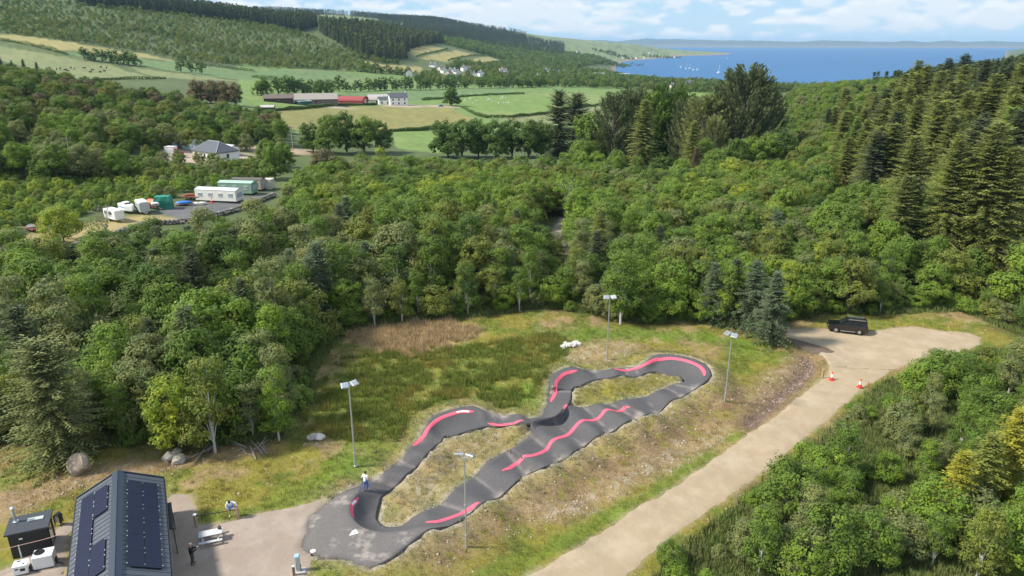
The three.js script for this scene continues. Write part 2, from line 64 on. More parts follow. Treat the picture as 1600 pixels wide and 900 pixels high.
const L_stripes=[[[-9.15,-57.34],[-8.75,-59.04],[-8.31,-59.56],[-7.96,-60.35],[-7.56,-61.31],[-6.95,-62.11],[-6.18,-62.71],[-5.14,-63.33],[-3.87,-63.57]],[[-2.41,-62.15],[-1.58,-62.05],[-0.63,-61.98],[0.31,-61.72],[1.13,-61.8]],[[4.04,-66.2],[4.41,-67.42],[4.71,-69.06],[4.91,-70.17],[5.48,-71.46],[6.19,-72.32],[7.39,-72.97]],[[5.24,-63.86],[5.43,-64.69],[5.62,-65.39]],[[11.7,-73.66],[12.48,-73.9],[13.68,-74.45],[14.81,-74.67],[15.75,-75.06],[16.87,-75.88],[18.42,-76.17],[19.83,-75.73],[20.89,-74.85],[21.51,-73.77],[21.65,-72.61],[21.46,-71.6]],[[12.05,-64.72],[11.35,-65.09],[10.55,-64.21],[9.89,-64.2],[9.47,-64.02],[9.06,-63.66],[8,-62.84],[6.82,-61.93],[6.14,-61.26],[5.17,-59.89],[4.1,-58.6],[3.47,-57.96],[2.46,-56.43],[1.73,-55.64],[1.15,-55.52],[0.35,-55.19],[-0.28,-53.9],[-0.86,-53.21]],[[-6.71,-46.19],[-5.97,-46.23],[-5.18,-46.8],[-4.33,-47.54],[-3.65,-48.16],[-3.1,-48.45],[-2.67,-48.71]],[[-12.53,-49.18],[-12.65,-48.56],[-12.75,-48.05],[-12.67,-47.33],[-12.55,-46.89],[-12.26,-46.24]]];
const L_road_left=[[-0.89,-39.54],[1.41,-42.43],[5.2,-45.41],[9.83,-49.67],[14.74,-53.81],[20.18,-59],[25.91,-64.31],[30.68,-69.1],[35.07,-73.87],[37.18,-75.93],[38.34,-77.99]];
const L_road_right=[[7.2,-40.18],[9.59,-43.59],[13.97,-48],[18.75,-52.01],[24.37,-57.02],[29.4,-61.97],[34.73,-67.2],[39.96,-72.53],[43.49,-75.27],[45.3,-77.05]];
const L_lot=[[38.34,-77.99],[38.78,-80.15],[38.01,-82.66],[35.87,-83.11],[35.82,-86.1],[37.58,-89.4],[40.33,-89.77],[43.63,-89.72],[47.6,-88.46],[52.15,-90.15],[55.44,-90.57],[57.93,-88.79],[61.32,-87.98],[61.89,-86.28],[59.92,-83.39],[56.34,-81.78],[50.08,-79.13],[47.19,-78.05],[45.3,-77.05]];
const L_soil=[[35.82,-86.1],[37.23,-85.55],[38.89,-84.44],[40.55,-83.4],[41.38,-82.07],[40.18,-81.55],[38.08,-81.41],[36.48,-82.11],[35.68,-83.47]];
const L_yard=[[-28.31,-49.67],[-26.28,-49.62],[-25.08,-47.54],[-24.08,-45.4],[-23.13,-45.72],[-21.25,-46.22],[-20.12,-46.97],[-18.27,-47.48],[-16.5,-48.07],[-15.03,-49.17],[-14.9,-47.22],[-15.04,-44.87],[-14.38,-42.38],[-14.14,-40.46],[-14.62,-38.39],[-23.56,-38.24],[-25.38,-43.33]];
const L_yard2=[[-34.02,-45.98],[-34.61,-45.17],[-34.88,-43.3],[-35.42,-41.27],[-36.36,-40.01],[-33.97,-36.57],[-28.56,-36.54],[-31.24,-40.65]];
const L_ditch=[[36.63,-80.41],[36.33,-78.42],[34.86,-76.22],[32.78,-73.72],[30.01,-70.75],[26.85,-67.09],[24.2,-64.12]];
const L_lot2=[[-80.62,-156.6],[-80.11,-162.36],[-74.93,-163.39],[-72.45,-168.37],[-62.01,-183.94],[-59.59,-173.78],[-62.75,-159.48],[-67.96,-147.05],[-74.66,-152.29]];
const L_lane2=[[-79.79,-127.52],[-77.89,-132.78],[-75.69,-144.85],[-68.69,-148.77],[-63.24,-160.8],[-60.35,-179.72]];
const L_drygrass2=[[-90.06,-120.07],[-94.09,-126.09],[-93.19,-131.93],[-87.6,-141.28],[-85.47,-149.5],[-80.48,-153.34],[-73.86,-151.14],[-68.69,-148.77],[-74.55,-143.86],[-80.73,-129.18]];
const L_path=[[12.22,-157.77],[10.49,-149.22],[9.01,-142.68],[8.53,-134.54],[9.13,-128.41],[10.39,-122.91],[10.89,-117.92]];
const L_drypatch=[[-21.92,-84.72],[-19.16,-87.57],[-13.85,-89.25],[-8.73,-90.1],[-4.7,-87.82],[-4.56,-84.95],[-8.03,-81.82],[-12.42,-78.78],[-15.68,-79.69],[-19.22,-81.62]];
const L_rush=[[-21.23,-70.75],[-20.71,-77.7],[-15.85,-80.66],[-7.94,-80.81],[0,-83.92],[5.03,-86.03],[8.1,-82.69],[6.16,-77.95],[3.74,-75.36],[4.28,-71.34],[1.33,-65.5],[-1.32,-65.33],[-4.07,-67.3],[-6.78,-67.22],[-9.7,-63.64],[-10.84,-58.43],[-14.43,-58.34],[-19.56,-59.53],[-21.31,-63.53]];
const L_bank=[[-7.42,-42.16],[-4.93,-45.56],[-1.06,-49.64],[3.4,-53.95],[9.85,-59.76],[15.9,-65.17],[21.57,-69.14],[27.67,-72.8],[35.77,-79.62],[35.42,-77.29],[32.2,-73.17],[24.39,-64.74],[18.53,-59.74],[11.26,-53.43],[5.27,-49.28],[1.01,-46.64],[-2.84,-43.13],[-4.57,-41.31]];
const L_earthleft=[[-42.62,-48.17],[-42.25,-49.89],[-39.49,-52.26],[-36.27,-54.36],[-31.23,-55.66],[-26.93,-56.54],[-22.8,-58.25],[-22.25,-56.54],[-26.85,-54.89],[-30.54,-52.99],[-34.92,-50.93],[-37.51,-49.04],[-39.2,-46.9],[-40.31,-44.93]];
const L_verge=[[0.94,-42.33],[4.97,-45.61],[9.87,-49.9],[14.85,-54.34],[20.27,-59.33],[26.14,-64.98],[30.93,-69.79],[35.96,-75.16],[35.14,-76.54],[29.61,-70.04],[24.02,-63.53],[18.24,-58.61],[11.05,-52.19],[5.15,-47.77],[0.97,-44.55],[-2.74,-41.14]];
const L_bare=[[[0.77,-47.75],[3.75,-50.33],[8.5,-53.97],[16.22,-60.55],[21,-61.97],[20.11,-59.87],[13.77,-54.68],[8.7,-51.17],[4.13,-47.99]],[[-11.1,-52.96],[-9.48,-57.31],[-6.16,-59.95],[-1.26,-61.57],[0.94,-61.16],[-0.61,-58.77],[-4.53,-54.16],[-7.29,-48.83],[-9.2,-47.76]],[[6.16,-77.95],[8.91,-82.7],[15.47,-83.13],[15.77,-80.1],[12.11,-76.46],[7.57,-76.51]],[[26.44,-71.22],[35.68,-80.43],[35.66,-77.31],[28.42,-68.63],[23.53,-64.07]]];
const L_green2=[[[5.8,-84.84],[10.31,-88.4],[17.05,-87.58],[25.4,-86.91],[32.53,-82.9],[30.84,-80.23],[24.51,-83.41],[16.48,-84.27],[8.1,-82.69]],[[-16.49,-52.37],[-15.36,-57.15],[-12.02,-54.99],[-13.1,-51.91]],[[-4.26,-71.03],[4.2,-69.84],[3.27,-64.36],[1.32,-64.85]]];
const AT={"lamp0":[-13.81,-54.12,0.78],"lamp1":[11.31,-77.33,0.27],"lamp2":[22.66,-67.56,-0.31],"lamp3":[-3.4,-43.87,0.18],"wheelF":[43.71,-88.44,-0.81],"wheelR":[46.27,-87.62,-0.88],"cone0":[37.1,-74.47,-0.98],"cone1":[39.4,-72.41,-0.88],"post0":[36.28,-75.02,-0.96],"marker":[40.23,-72.18,-0.84],"table":[-22.28,-43.7,1.13],"tpost0":[-24.06,-45.25,1.13],"tpost1":[-21.28,-46.3,1.09],"climber":[-22.11,-46.53,1.09],"watcher":[-22.58,-41.18,1.12],"walker":[-12.16,-50.43,0.85],"stand":[-34.65,-45.41,1.13],"boulder":[-37.4,-53.09,0.87],"rock0":[-30.68,-55.22,0.66],"rock1":[-29.65,-54.86,0.7],"rock2":[-30.38,-55.96,0.66],"slab0":[-18.84,-58.67,0.68],"slab1":[-18.27,-58.8,0.67],"rockpile":[7.13,-81.68,0.28],"station":[-14.91,-40.49,1.05],"wpost":[-15.08,-40.3,1.05],"acbig":[-33.04,-40.58,1.13],"acsmall":[-34.08,-39.71,1.13],"cabFL":[-35.63,-41.66,1.16],"cabFR":[-33.48,-42.62,1.15],"caravan":[-71.43,-168.51,-0.11],"caravan2":[-70.71,-178.58,-0.28],"caravan3":[-70.73,-182.22,-0.35],"container":[-69.18,-183.45,-0.42],"trailer0":[-83.96,-146.63,0.59],"van0":[-85.39,-154.71,0.54],"trailerbox":[-81.97,-153.81,0.46],"redtrailer":[-82.12,-159.13,0.42],"greentarp":[-80.19,-158.73,0.36],"bluekayak":[-76.88,-163.76,0.15],"rustbed":[-77.69,-169.88,0.07],"whiteskiff":[-74.27,-165.02,0.03],"conelot":[-72.01,-167.66,-0.08],"cottage":[-97.76,-235.82,0.08],"polytunnel":[-109.8,-245.59,1.22],"shedwhite":[-112.22,-235.56,1.59],"redtractor":[-108.85,-233.02,1.13],"extension":[-101.13,-251.31,0.41],"pole0":[-124.3,-200.8,2.89],"pole1":[-81.13,-265.35,-1.35],"redcar":[-93.53,-134.38,1.51],"farmhouse":[-84.28,-540.58,-6.76],"barnred":[-115.22,-526.34,-5.18],"shed0":[-132.32,-484.33,-1.9],"tank":[-135.85,-475.92,-1.24],"shed1":[-123.93,-505.48,-3.55],"shed2":[-102.67,-545.53,-6.22],"shed3":[-150.34,-464.44,0.84],"cream":[-94.91,-541.96,-6.41],"hut":[-135.32,-404.35,0.57],"fieldtree":[-45.74,-549.41,-8.39],"bluecar":[-52.63,-540.9,-8.16],"carf":[-180.96,-1051.88,9.05],"logo":[-11.84,-44.3,1.36],"logo2":[-14.45,-42.5,1.19]};
const L_fields=[[[[-531,-778],[-447.9,-732.9],[-386.1,-712.4],[-287.5,-603.9],[-310.5,-542.9],[-384.8,-614.9],[-466.9,-679.7],[-537.7,-714.3],[-592.6,-791.6]],"pale"],[[[-617,-826.5],[-572.1,-842],[-548.1,-843.2],[-468.9,-814.6],[-407.8,-828.1],[-365,-804.7],[-398.1,-773.4],[-467.8,-767.5],[-557.7,-819.5],[-602.6,-805.9]],"yellow"],[[[-454.9,-754],[-401.1,-766.3],[-384.3,-771.5],[-355.1,-805.4],[-277.1,-802.3],[-239.8,-692],[-276,-664.8],[-358.6,-724.4],[-390.9,-721.8]],"green"],[[[-365.2,-706.7],[-272.6,-656.6],[-232.1,-669.6],[-259,-610.2],[-287.5,-603.9]],"pale"],[[[-299.7,-858.8],[-234.7,-906.8],[-175.1,-900],[-170.3,-818.8],[-210.6,-693.5],[-255.6,-729.2]],"green"],[[[-238.7,-640.5],[-207.2,-682.2],[-169.7,-541.1],[-195.3,-534.3]],"lime"],[[[-166.2,-529.4],[-141,-674.5],[-66.2,-761.2],[0,-788.2],[0,-712],[-57.5,-659.6],[-72.9,-595.7],[-151.5,-542.5]],"green"],[[[-179.7,-490.3],[-149.1,-517.3],[-133,-421],[-144.2,-411]],"lime"],[[[-134,-406.9],[-121.6,-495.6],[-92.9,-530.4],[-47.1,-537.5],[-22.1,-456.2],[-39.5,-406.3],[-59.5,-372.8],[-93.1,-327.9],[-111.4,-350.1]],"olive"],[[[-71.3,-582.1],[-45.1,-646.2],[0,-702.7],[112.8,-836.4],[83.6,-637.2],[22.3,-506.2],[-14.7,-475.5],[-37,-541.1]],"lime"],[[[-62,-368.2],[-35.4,-399.5],[-16.3,-461.7],[-11.2,-421.6],[-27.4,-278],[-46.8,-290.9]],"lime"],[[[-8.3,-472.3],[22.3,-506.2],[81.6,-621.6],[58.3,-455.8],[22.7,-428],[0,-423.6]],"pale"],[[[-204.5,-1316.4],[-174.9,-1553.3],[-135.9,-1559.5],[-160.9,-1251]],"yellow"],[[[-151.2,-1241.1],[-114.2,-1590.3],[-76.2,-1587.1],[-109.3,-1272.4]],"yellow"],[[[-83,-1342.2],[-53.5,-1640.3],[-19.4,-1613.9],[-61.2,-1293.2]],"yellow"],[[[-216.3,-1049.6],[-181,-1051.9],[-133.9,-1110.3],[-121.9,-993.3],[-164.7,-953.7]],"yellow"],[[[-92.1,-1275.6],[-59.8,-1262.4],[-80.5,-1168.2]],"yellow"],[[[183.7,-810.8],[245.8,-882.3],[211.5,-757.6],[166.8,-734.9]],"lime"]];
const L_W1=[[-52.3,-56.7],[-48.2,-58.4],[-39.4,-56.8],[-33,-58.1],[-27.8,-57.1],[-24,-58.2],[-22,-59.5],[-22.2,-67.7],[-22.5,-75.8],[-22.3,-84.7],[-15.6,-89.2],[-8.8,-90.6],[-0.9,-93.2],[2.8,-95.3],[3.5,-122.8],[-19.4,-129.5],[-36.2,-129.2],[-43.2,-124.5],[-51.6,-116.3],[-62,-110.9],[-68.4,-107.3],[-80.8,-106.2],[-88.9,-105.1]];
const L_W2=[[-19.4,-129.5],[3.5,-122.8],[2.8,-95.3],[7.3,-94.8],[14.1,-91],[18.3,-89.9],[25.3,-90],[29.9,-87.8],[35.8,-90],[39.4,-92.5],[45.7,-94.7],[78.1,-195.6],[51.2,-187.3],[34.9,-191.8],[9.1,-201.3],[-7.3,-201.3],[-20.6,-206.8],[-37.5,-206.8],[-50.9,-200.5],[-55.6,-184.9],[-50.7,-157.3],[-43.4,-129],[-36.2,-129.2]];
const L_W3=[[39.4,-92.5],[45.7,-94.7],[64.1,-94.9],[65.9,-89.2],[69.7,-82.4],[84,-90.2],[337.9,-407.8],[826.7,-1195.9],[1042.4,-1719],[694.3,-1330.9],[227,-604.3],[98.2,-261.5]];
const L_TH=[[9.7,-41.4],[13.7,-45.8],[18.9,-50.7],[24.6,-55.9],[30,-60.7],[37.3,-68.4],[43.2,-73.9],[48.9,-77],[55.3,-79.3],[61.4,-82.1],[69,-81.5],[69.6,-72.5],[39.8,-36.2],[6.7,-36.6]];
const L_EL=[[-101.6,-120.8],[-97.2,-130.7],[-95.1,-138.9],[-91.9,-151.2],[-84.5,-161.6],[-82.1,-180.2],[-66.4,-198],[-75.7,-240.9],[-88.3,-282.9],[-109.2,-333.6],[-131.9,-347.9],[-160.1,-364.8],[-180.5,-343.8],[-208.1,-341.2],[-354.1,-511],[-397.8,-511]];
const L_HS=[[-569.7,-838.3],[-469.2,-821.4],[-408.9,-838],[-361.4,-816.9],[-302.2,-877.4],[-236.2,-913],[-163.5,-946.4],[-123.9,-989.3],[-184.4,-1131],[-233.4,-1136.8],[-308.9,-1209.8],[-409,-1305.9],[-461.4,-1300.6],[-557.7,-1206],[-651.2,-1159.9],[-739.6,-1104.9]];
const L_houses=[[-120.8,-1139.8,2.1],[-95.4,-1041.8,-4],[-88,-1028.2,-4.8],[-78,-1049.4,-4.7],[-72.6,-1121.9,-2.9],[-69.2,-1146.3,-2.3],[-52.3,-1026,-6.4],[-43.2,-1019.6,-7],[-16.5,-1194.8,-6.4],[-12,-1161.8,-7.2],[58,-1244.4,-11.3],[58.7,-1131.6,-11.7],[38.9,-1069.1,-10.8],[-131.2,-942.3,-2.9],[99.3,-2639.3,15.7],[117.4,-2693.3,15.3],[133.7,-2695.2,13.1],[156,-2764,12.5],[179.6,-2761.5,9.2],[246,-2789.2,1],[180.3,-1871.4,-11.9],[74.9,-1256.9,-12.3],[83.9,-1245.3,-12.8],[204.9,-946.4,-18.1],[211.6,-950.6,-18.3],[249.3,-1036.2,-20.6],[249.7,-1015.2,-20.3],[484.7,-3265.2,-24.9],[537.4,-3385.3,-27.2],[579.2,-3461.2,-28.6],[628,-3535.4,-30],[760.4,-4149.1,-16.1],[731.1,-3704.5,-31.6],[785.6,-3783.3,-33.1],[848.4,-3893.1,-34.4],[878.2,-3936.7,-35.2],[255.3,-750.5,-13.8],[344.4,-1033.4,-25.6],[-104.7,-1103.5,-1.4],[-87,-1083.4,-3.4]];
const L_longb=[[124.2,-1176.7,-15.5],[179.1,-1277.6,-19.9]];
const L_boats=[[513.1,-2256],[495.2,-2111.7],[519.3,-2167.2],[494.8,-2023.6],[508.6,-2033.6],[510.5,-1830.1],[528.4,-1752.1],[633.9,-2059],[1047.8,-3627.5],[660.2,-2033.6],[673.1,-1975.1],[675.1,-1961]];
const L_sheep=[[-33,-633.2,-8.8],[-26,-631.3,-9],[-38.6,-606.9,-8.6],[-3.3,-591,-9.6],[-10.1,-631.2,-9.3],[-19.7,-623.7,-9.1],[-35.6,-632,-8.7],[-30.7,-571.8,-8.8],[-6.9,-589.3,-9.5],[-8.6,-634,-9.4],[-28,-593.9,-8.9],[-10.7,-584.6,-9.4],[-5.3,-643.7,-9.4],[-16,-595.3,-9.3],[-21.2,-631,-9.1],[-22.9,-637.8,-9],[-2.6,-586.8,-9.7],[-19.2,-622,-9.1],[-3.8,-607,-9.6],[-4.7,-587.3,-9.6],[-20.5,-612.7,-9.1],[-16.8,-612.8,-9.2],[-35.2,-615.8,-8.7],[-8.2,-646.2,-9.3],[-38.4,-589.9,-8.6],[-29.5,-600.2,-8.9]];
const L_cows=[[-380.6,-646,14.6],[-366.5,-671.3,14.5],[-386.3,-650.5,15.1],[-377,-654.6,14.7],[-372.9,-622.3,13.5],[-379.6,-630.7,14.1],[-372.1,-672.4,15],[-396.8,-637.3,15.4],[-363.5,-642.8,13.4],[-388.5,-638.6,14.9],[-386.7,-630.4,14.6],[-383.5,-613.7,14.1],[-349,-628.5,12.3],[-354.3,-623.2,12.5],[-396.4,-632.9,15.3],[-352,-640.9,12.7]];
const L_rows=[[[-166.7,-528.1,1.4],[-160.9,-559.4,-0.2],[-149,-614.9,-3.8]],[[-156.7,-666.6,-4.3],[-124.1,-713,-6.5],[-67.2,-772.8,-8.8],[0,-813.3,-9.8],[36.9,-848.7,-11.1]],[[-173.8,-498.1,2.5],[-168.6,-514.3,1.9]],[[-421.5,-724.3,22.2],[-390.9,-721.8,18.7],[-354,-711.1,14.9]],[[-308,-689,11.5],[-285.3,-695.1,9]],[[-130.5,-943.3,-3],[-192.5,-929.3,3]]];
const L_hedges=[[[-134,-406.9,0.3],[-128.9,-445.1,-1.5],[-120.5,-490.9,-3.7],[-109.4,-520.3,-5.6],[-98.3,-534.4,-6.3]],[[-37,-541.1,-8.6],[-23.4,-482.9,-8.8],[-16.4,-466.1,-8.8],[0,-469.7,-9.2]],[[0,-469.7,-9.2],[22.3,-506.2,-10.1],[49.1,-559.9,-11.1],[81.6,-621.6,-12.1]],[[-62,-368.2,-6.4],[-47.3,-381.6,-7.3],[-35.4,-399.5,-8]],[[-72.9,-595.7,-7.6],[-45.1,-646.2,-8.5],[-23.7,-678.2,-9],[12.4,-708.7,-9.9]],[[-548,-804.4,38.9],[-502,-784.2,33.8],[-438.5,-738.3,24.9]],[[-310.5,-542.9,10.4],[-299.4,-576.2,9.8],[-277.7,-593.7,9]],[[-159.7,-1241.5,15.4],[-136.9,-1454.7,22.5],[-132.4,-1549,25.4]],[[-109.3,-1272.4,7.6],[-73.9,-1567.8,12.5],[-58.9,-1637.1,10.1]],[[-82.1,-1327.1,6.3],[-60.5,-1277.7,1.2],[-19,-1581.7,-0.6]],[[-255.6,-729.2,4.7],[-223.4,-715.8,1.7],[-210.6,-693.5,1]],[[-355.1,-805.4,17.3],[-318.9,-804.8,12.1],[-280.1,-811,6.5]],[[-123.9,-989.3,-2.4],[-163.5,-946.4,0.8],[-205.8,-917.1,3.4]]];
const L_V=[[-115.7,-955.5],[-99.9,-1159.1],[-88.2,-1282.7],[-44.3,-1285.1],[0,-1638.5],[73.4,-1707.6],[122.4,-1418.3],[284.8,-1644],[329.1,-1458.7],[472.3,-1233.6],[245.3,-740.1],[213.8,-817.7],[153.5,-882.4],[74.5,-857.5],[0,-839.6],[-74,-852.4],[-116.7,-840.5]];
const L_HW=[[-142.7,-1671.5],[-79.3,-1684.7],[-14.4,-1676.3],[0,-1638.5],[73.4,-1707.6],[127.6,-1479.8],[348.8,-2617.2],[303,-2717.5],[177.3,-2587.4],[85.8,-2508.6],[0,-2430.4],[-80.3,-2352],[-151.5,-2224.1],[-169.3,-1806.2]];
const L_CP1=[[-655,-1132.5],[-549.6,-1187.6],[-457.6,-1289.5],[-403.1,-1286.3],[-357.4,-1276.6],[-362.6,-1428.9],[-413.4,-1529.5],[-445.1,-1424.6],[-491.6,-1457.5],[-554.1,-1401.1],[-595.5,-1289.7],[-661.6,-1234.8]];
const L_CP2=[[-328.4,-1289.8],[-255.1,-1148.6],[-207.5,-1074.4],[-184.8,-1075],[-167,-1179.3],[-181.2,-1325],[-161.8,-1724.8],[-177.7,-1896.7],[-228,-1676.3],[-284.4,-1597.1],[-311.8,-1415.5],[-355.2,-1398.9]];
const L_CP3=[[-247.2,-1818.3],[-186.5,-2192.5],[-89.2,-2619.8],[86,-3368.8],[0,-3497.6],[-161.7,-3178.2],[-274.5,-2699.4],[-365.4,-2395.8]];
const L_CP4=[[-312.4,-3699.2],[-447.4,-3314.3]];
const L_HL=[[236.3,-2759.7],[420.6,-3062.8],[659.6,-3492.5],[932.9,-3881.9],[661.2,-3858.2],[426.9,-3564.6],[280.1,-3278.6]];
// ---------- helpers for objects ----------
const used = {};
function numbered(n) { used[n] = (used[n] ?? -1) + 1; return used[n] ? n + '_' + String(used[n]).padStart(3, '0') : n; }
function tag(o, label, category, group, kind) { o.userData.label = label; o.userData.category = category; if (group) o.userData.group = group; if (kind) o.userData.kind = kind; return o; }
function shade(o) { o.traverse((m) => { if (m.isMesh) { m.castShadow = true; m.receiveShadow = true; } }); return o; }
function thing(name, label, category, [x, y, z] = [0, 0, 0], turn = 0, group) { const o = new THREE.Group(); o.name = numbered(name); o.position.set(x, y, z); o.rotation.y = turn; scene.add(o); return tag(o, label, category, group); }
function part(name, g, m, parent) { const o = new THREE.Mesh(Array.isArray(g) ? merge(g) : g, m); o.name = name; o.castShadow = o.receiveShadow = true; parent.add(o); return o; }
function single(name, g, m, label, category, group, kind) { const o = new THREE.Mesh(Array.isArray(g) ? merge(g) : g, m); o.name = numbered(name); o.castShadow = o.receiveShadow = true; scene.add(o); return tag(o, label, category, group, kind); }
function struct(name, g, m, label) { const o = new THREE.Mesh(Array.isArray(g) ? merge(g) : g, m); o.name = numbered(name); o.castShadow = o.receiveShadow = true; o.userData.kind = 'structure'; if (label) o.userData.label = label; scene.add(o); return o; }
function merge(list) { const l = list.map((g) => { let q = g.index ? g.toNonIndexed() : g; for (const k of Object.keys(q.attributes)) if (!['position', 'normal', 'uv'].includes(k)) q.deleteAttribute(k); if (!q.attributes.uv) q.setAttribute('uv', new THREE.BufferAttribute(new Float32Array(q.attributes.position.count * 2), 2)); if (!q.attributes.normal) q.computeVertexNormals(); return q; }); return l.length === 1 ? l[0] : mergeGeometries(l); }
function copy(o, label) { const c = o.clone(); c.name = numbered(o.name.replace(/_\d{3}$/, '')); c.userData = { ...o.userData }; if (label) c.userData.label = label; scene.add(c); return c; }
const mat = (r, g, b, rough = 0.85, metal = 0, extra = {}) => new THREE.MeshStandardMaterial({ color: new THREE.Color().setRGB(r, g, b), roughness: rough, metalness: metal, ...extra });
const phys = (o) => new THREE.MeshPhysicalMaterial(o);
const box = (w, h, d, x = 0, y = 0, z = 0, ry = 0, rx = 0, rz = 0) => { const g = new THREE.BoxGeometry(w, h, d); if (rx) g.rotateX(rx); if (rz) g.rotateZ(rz); if (ry) g.rotateY(ry); return g.translate(x, y, z); };
const rbox = (w, h, d, x = 0, y = 0, z = 0, r = 0.03, seg = 2) => new RoundedBoxGeometry(w, h, d, seg, Math.min(r, w / 2.01, h / 2.01, d / 2.01)).translate(x, y, z);
const cyl = (r0, r1, h, x = 0, y = 0, z = 0, n = 12) => new THREE.CylinderGeometry(r1, r0, h, n).translate(x, y + h / 2, z);
function bar(a, b, r0, r1 = r0, n = 8) { const A = new THREE.Vector3(...a), B = new THREE.Vector3(...b), d = B.clone().sub(A), g = new THREE.CylinderGeometry(r1, r0, d.length(), n); g.translate(0, d.length() / 2, 0); g.applyQuaternion(new THREE.Quaternion().setFromUnitVectors(new THREE.Vector3(0, 1, 0), d.normalize())); return g.translate(...a); }
function beam(a, b, w, h) { const A = new THREE.Vector3(...a), B = new THREE.Vector3(...b), d = B.clone().sub(A), L = d.length(), g = new THREE.BoxGeometry(w, h, L); g.applyMatrix4(new THREE.Matrix4().lookAt(B, A, new THREE.Vector3(0, 1, 0))); return g.translate((a[0] + b[0]) / 2, (a[1] + b[1]) / 2, (a[2] + b[2]) / 2); }
function prism(pts, depth, bevel = 0) { const s = new THREE.Shape(pts.map((p) => new THREE.Vector2(...p))); return new THREE.ExtrudeGeometry(s, { depth, bevelEnabled: bevel > 0, bevelSize: bevel, bevelThickness: bevel, bevelSegments: 2 }); }
function geom(pos, idx, uv, col, smooth = true) { const g = new THREE.BufferGeometry(); g.setAttribute('position', new THREE.BufferAttribute(pos instanceof Float32Array ? pos : new Float32Array(pos), 3)); if (idx) g.setIndex(idx); if (uv) g.setAttribute('uv', new THREE.BufferAttribute(new Float32Array(uv), 2)); if (col) g.setAttribute('color', new THREE.BufferAttribute(new Float32Array(col), 3)); if (smooth) g.computeVertexNormals(); return g; }
function inside(p, x, z) { let c = false; for (let i = 0, j = p.length - 1; i < p.length; j = i++) { const [xi, zi] = p[i], [xj, zj] = p[j]; if ((zi > z) !== (zj > z) && x < (xj - xi) * (z - zi) / (zj - zi) + xi) c = !c; } return c; }
function edgeDist(p, x, z, open = false) { let m = 1e9; for (let i = 0, n = open ? p.length - 1 : p.length; i < n; i++) { const [ax, az] = p[i], [bx, bz] = p[(i + 1) % p.length], dx = bx - ax, dz = bz - az, t = clamp(((x - ax) * dx + (z - az) * dz) / (dx * dx + dz * dz + 1e-9)), ex = x - ax - dx * t, ez = z - az - dz * t, d = ex * ex + ez * ez; if (d < m) m = d; } return Math.sqrt(m); }
const sdist = (p, x, z) => { const d = edgeDist(p, x, z); return inside(p, x, z) ? -d : d; };   // negative inside
function tex(w, h, f, { srgb = true, repeat } = {}) { const d = new Uint8Array(w * h * 4); for (let j = 0; j < h; j++) for (let i = 0; i < w; i++) { const c = f(i, j), o = (j * w + i) * 4; for (let k = 0; k < 3; k++) { const v = Array.isArray(c) ? c[k] : c; d[o + k] = srgb && v >= 1 ? 255 : srgb ? 255 * (v <= 0.0031308 ? v * 12.92 : 1.055 * Math.pow(Math.max(0, v), 1 / 2.4) - 0.055) : 255 * clamp(v); } d[o + 3] = 255; }
  const t = new THREE.DataTexture(d, w, h); t.magFilter = THREE.LinearFilter; t.minFilter = THREE.LinearMipmapLinearFilter; t.wrapS = t.wrapT = THREE.RepeatWrapping; if (srgb) t.colorSpace = THREE.SRGBColorSpace; if (repeat) t.repeat.set(...repeat); t.needsUpdate = true; return t; }
// tileable grain, 0..1
function tileNoise(n, cells, oct, seed) { const r = rng(seed), out = new Float32Array(n * n); let amp = 1, tot = 0; for (let o = 0; o < oct; o++, cells *= 2, amp *= 0.6) { const g = new Float32Array(cells * cells).map(() => r()); tot += amp; for (let j = 0; j < n; j++) for (let i = 0; i < n; i++) { const x = i / n * cells, y = j / n * cells, ix = Math.floor(x), iy = Math.floor(y), fx = x - ix, fy = y - iy, u = fx * fx * (3 - 2 * fx), v = fy * fy * (3 - 2 * fy), at = (a, b) => g[(b % cells) * cells + a % cells]; out[j * n + i] += amp * lerp(lerp(at(ix, iy), at(ix + 1, iy), u), lerp(at(ix, iy + 1), at(ix + 1, iy + 1), u), v); } } for (let i = 0; i < out.length; i++) out[i] /= tot; return out; }

// ---------- terrain ----------
const LD0 = Math.log(100), LDS = (Math.log(9000) - LD0) / 45;
const crm = (p0, p1, p2, p3, f) => p1 + 0.5 * f * (p2 - p0 + f * (2 * p0 - 5 * p1 + 4 * p2 - p3 + f * (3 * (p1 - p2) + p3 - p0)));
function farHeight(x, z) {
  const th = Math.atan2(x, -z) * 180 / Math.PI, D = clamp(Math.hypot(x, z), 100, 8999), a = clamp((th + 60) / 3, 0, 39.999), b = clamp((Math.log(D) - LD0) / LDS, 0, 44.999), i = Math.floor(a), j = Math.floor(b), fb = b - j;
  const g = (ii, jj) => HEIGHTS[clamp(ii, 0, 40)][clamp(jj, 0, 45)], r = (k) => crm(g(i + k, j - 1), g(i + k, j), g(i + k, j + 1), g(i + k, j + 2), fb);
  return crm(r(-1), r(0), r(1), r(2), a - i);
}
function nearHeight(x, z) { let s = 0, w = 0; for (const [a, b, h] of NEAR_HEIGHTS) { const q = (a - x) ** 2 + (b - z) ** 2 + 9, k = 1 / (q * Math.sqrt(q)); s += k * h; w += k; } return s / w; }
function baseHeight(x, z) { const D = Math.hypot(x, z), w = sstep(105, 170, D); return (w < 1 ? nearHeight(x, z) * (1 - w) : 0) + (w > 0 ? farHeight(x, z) * w : 0); }

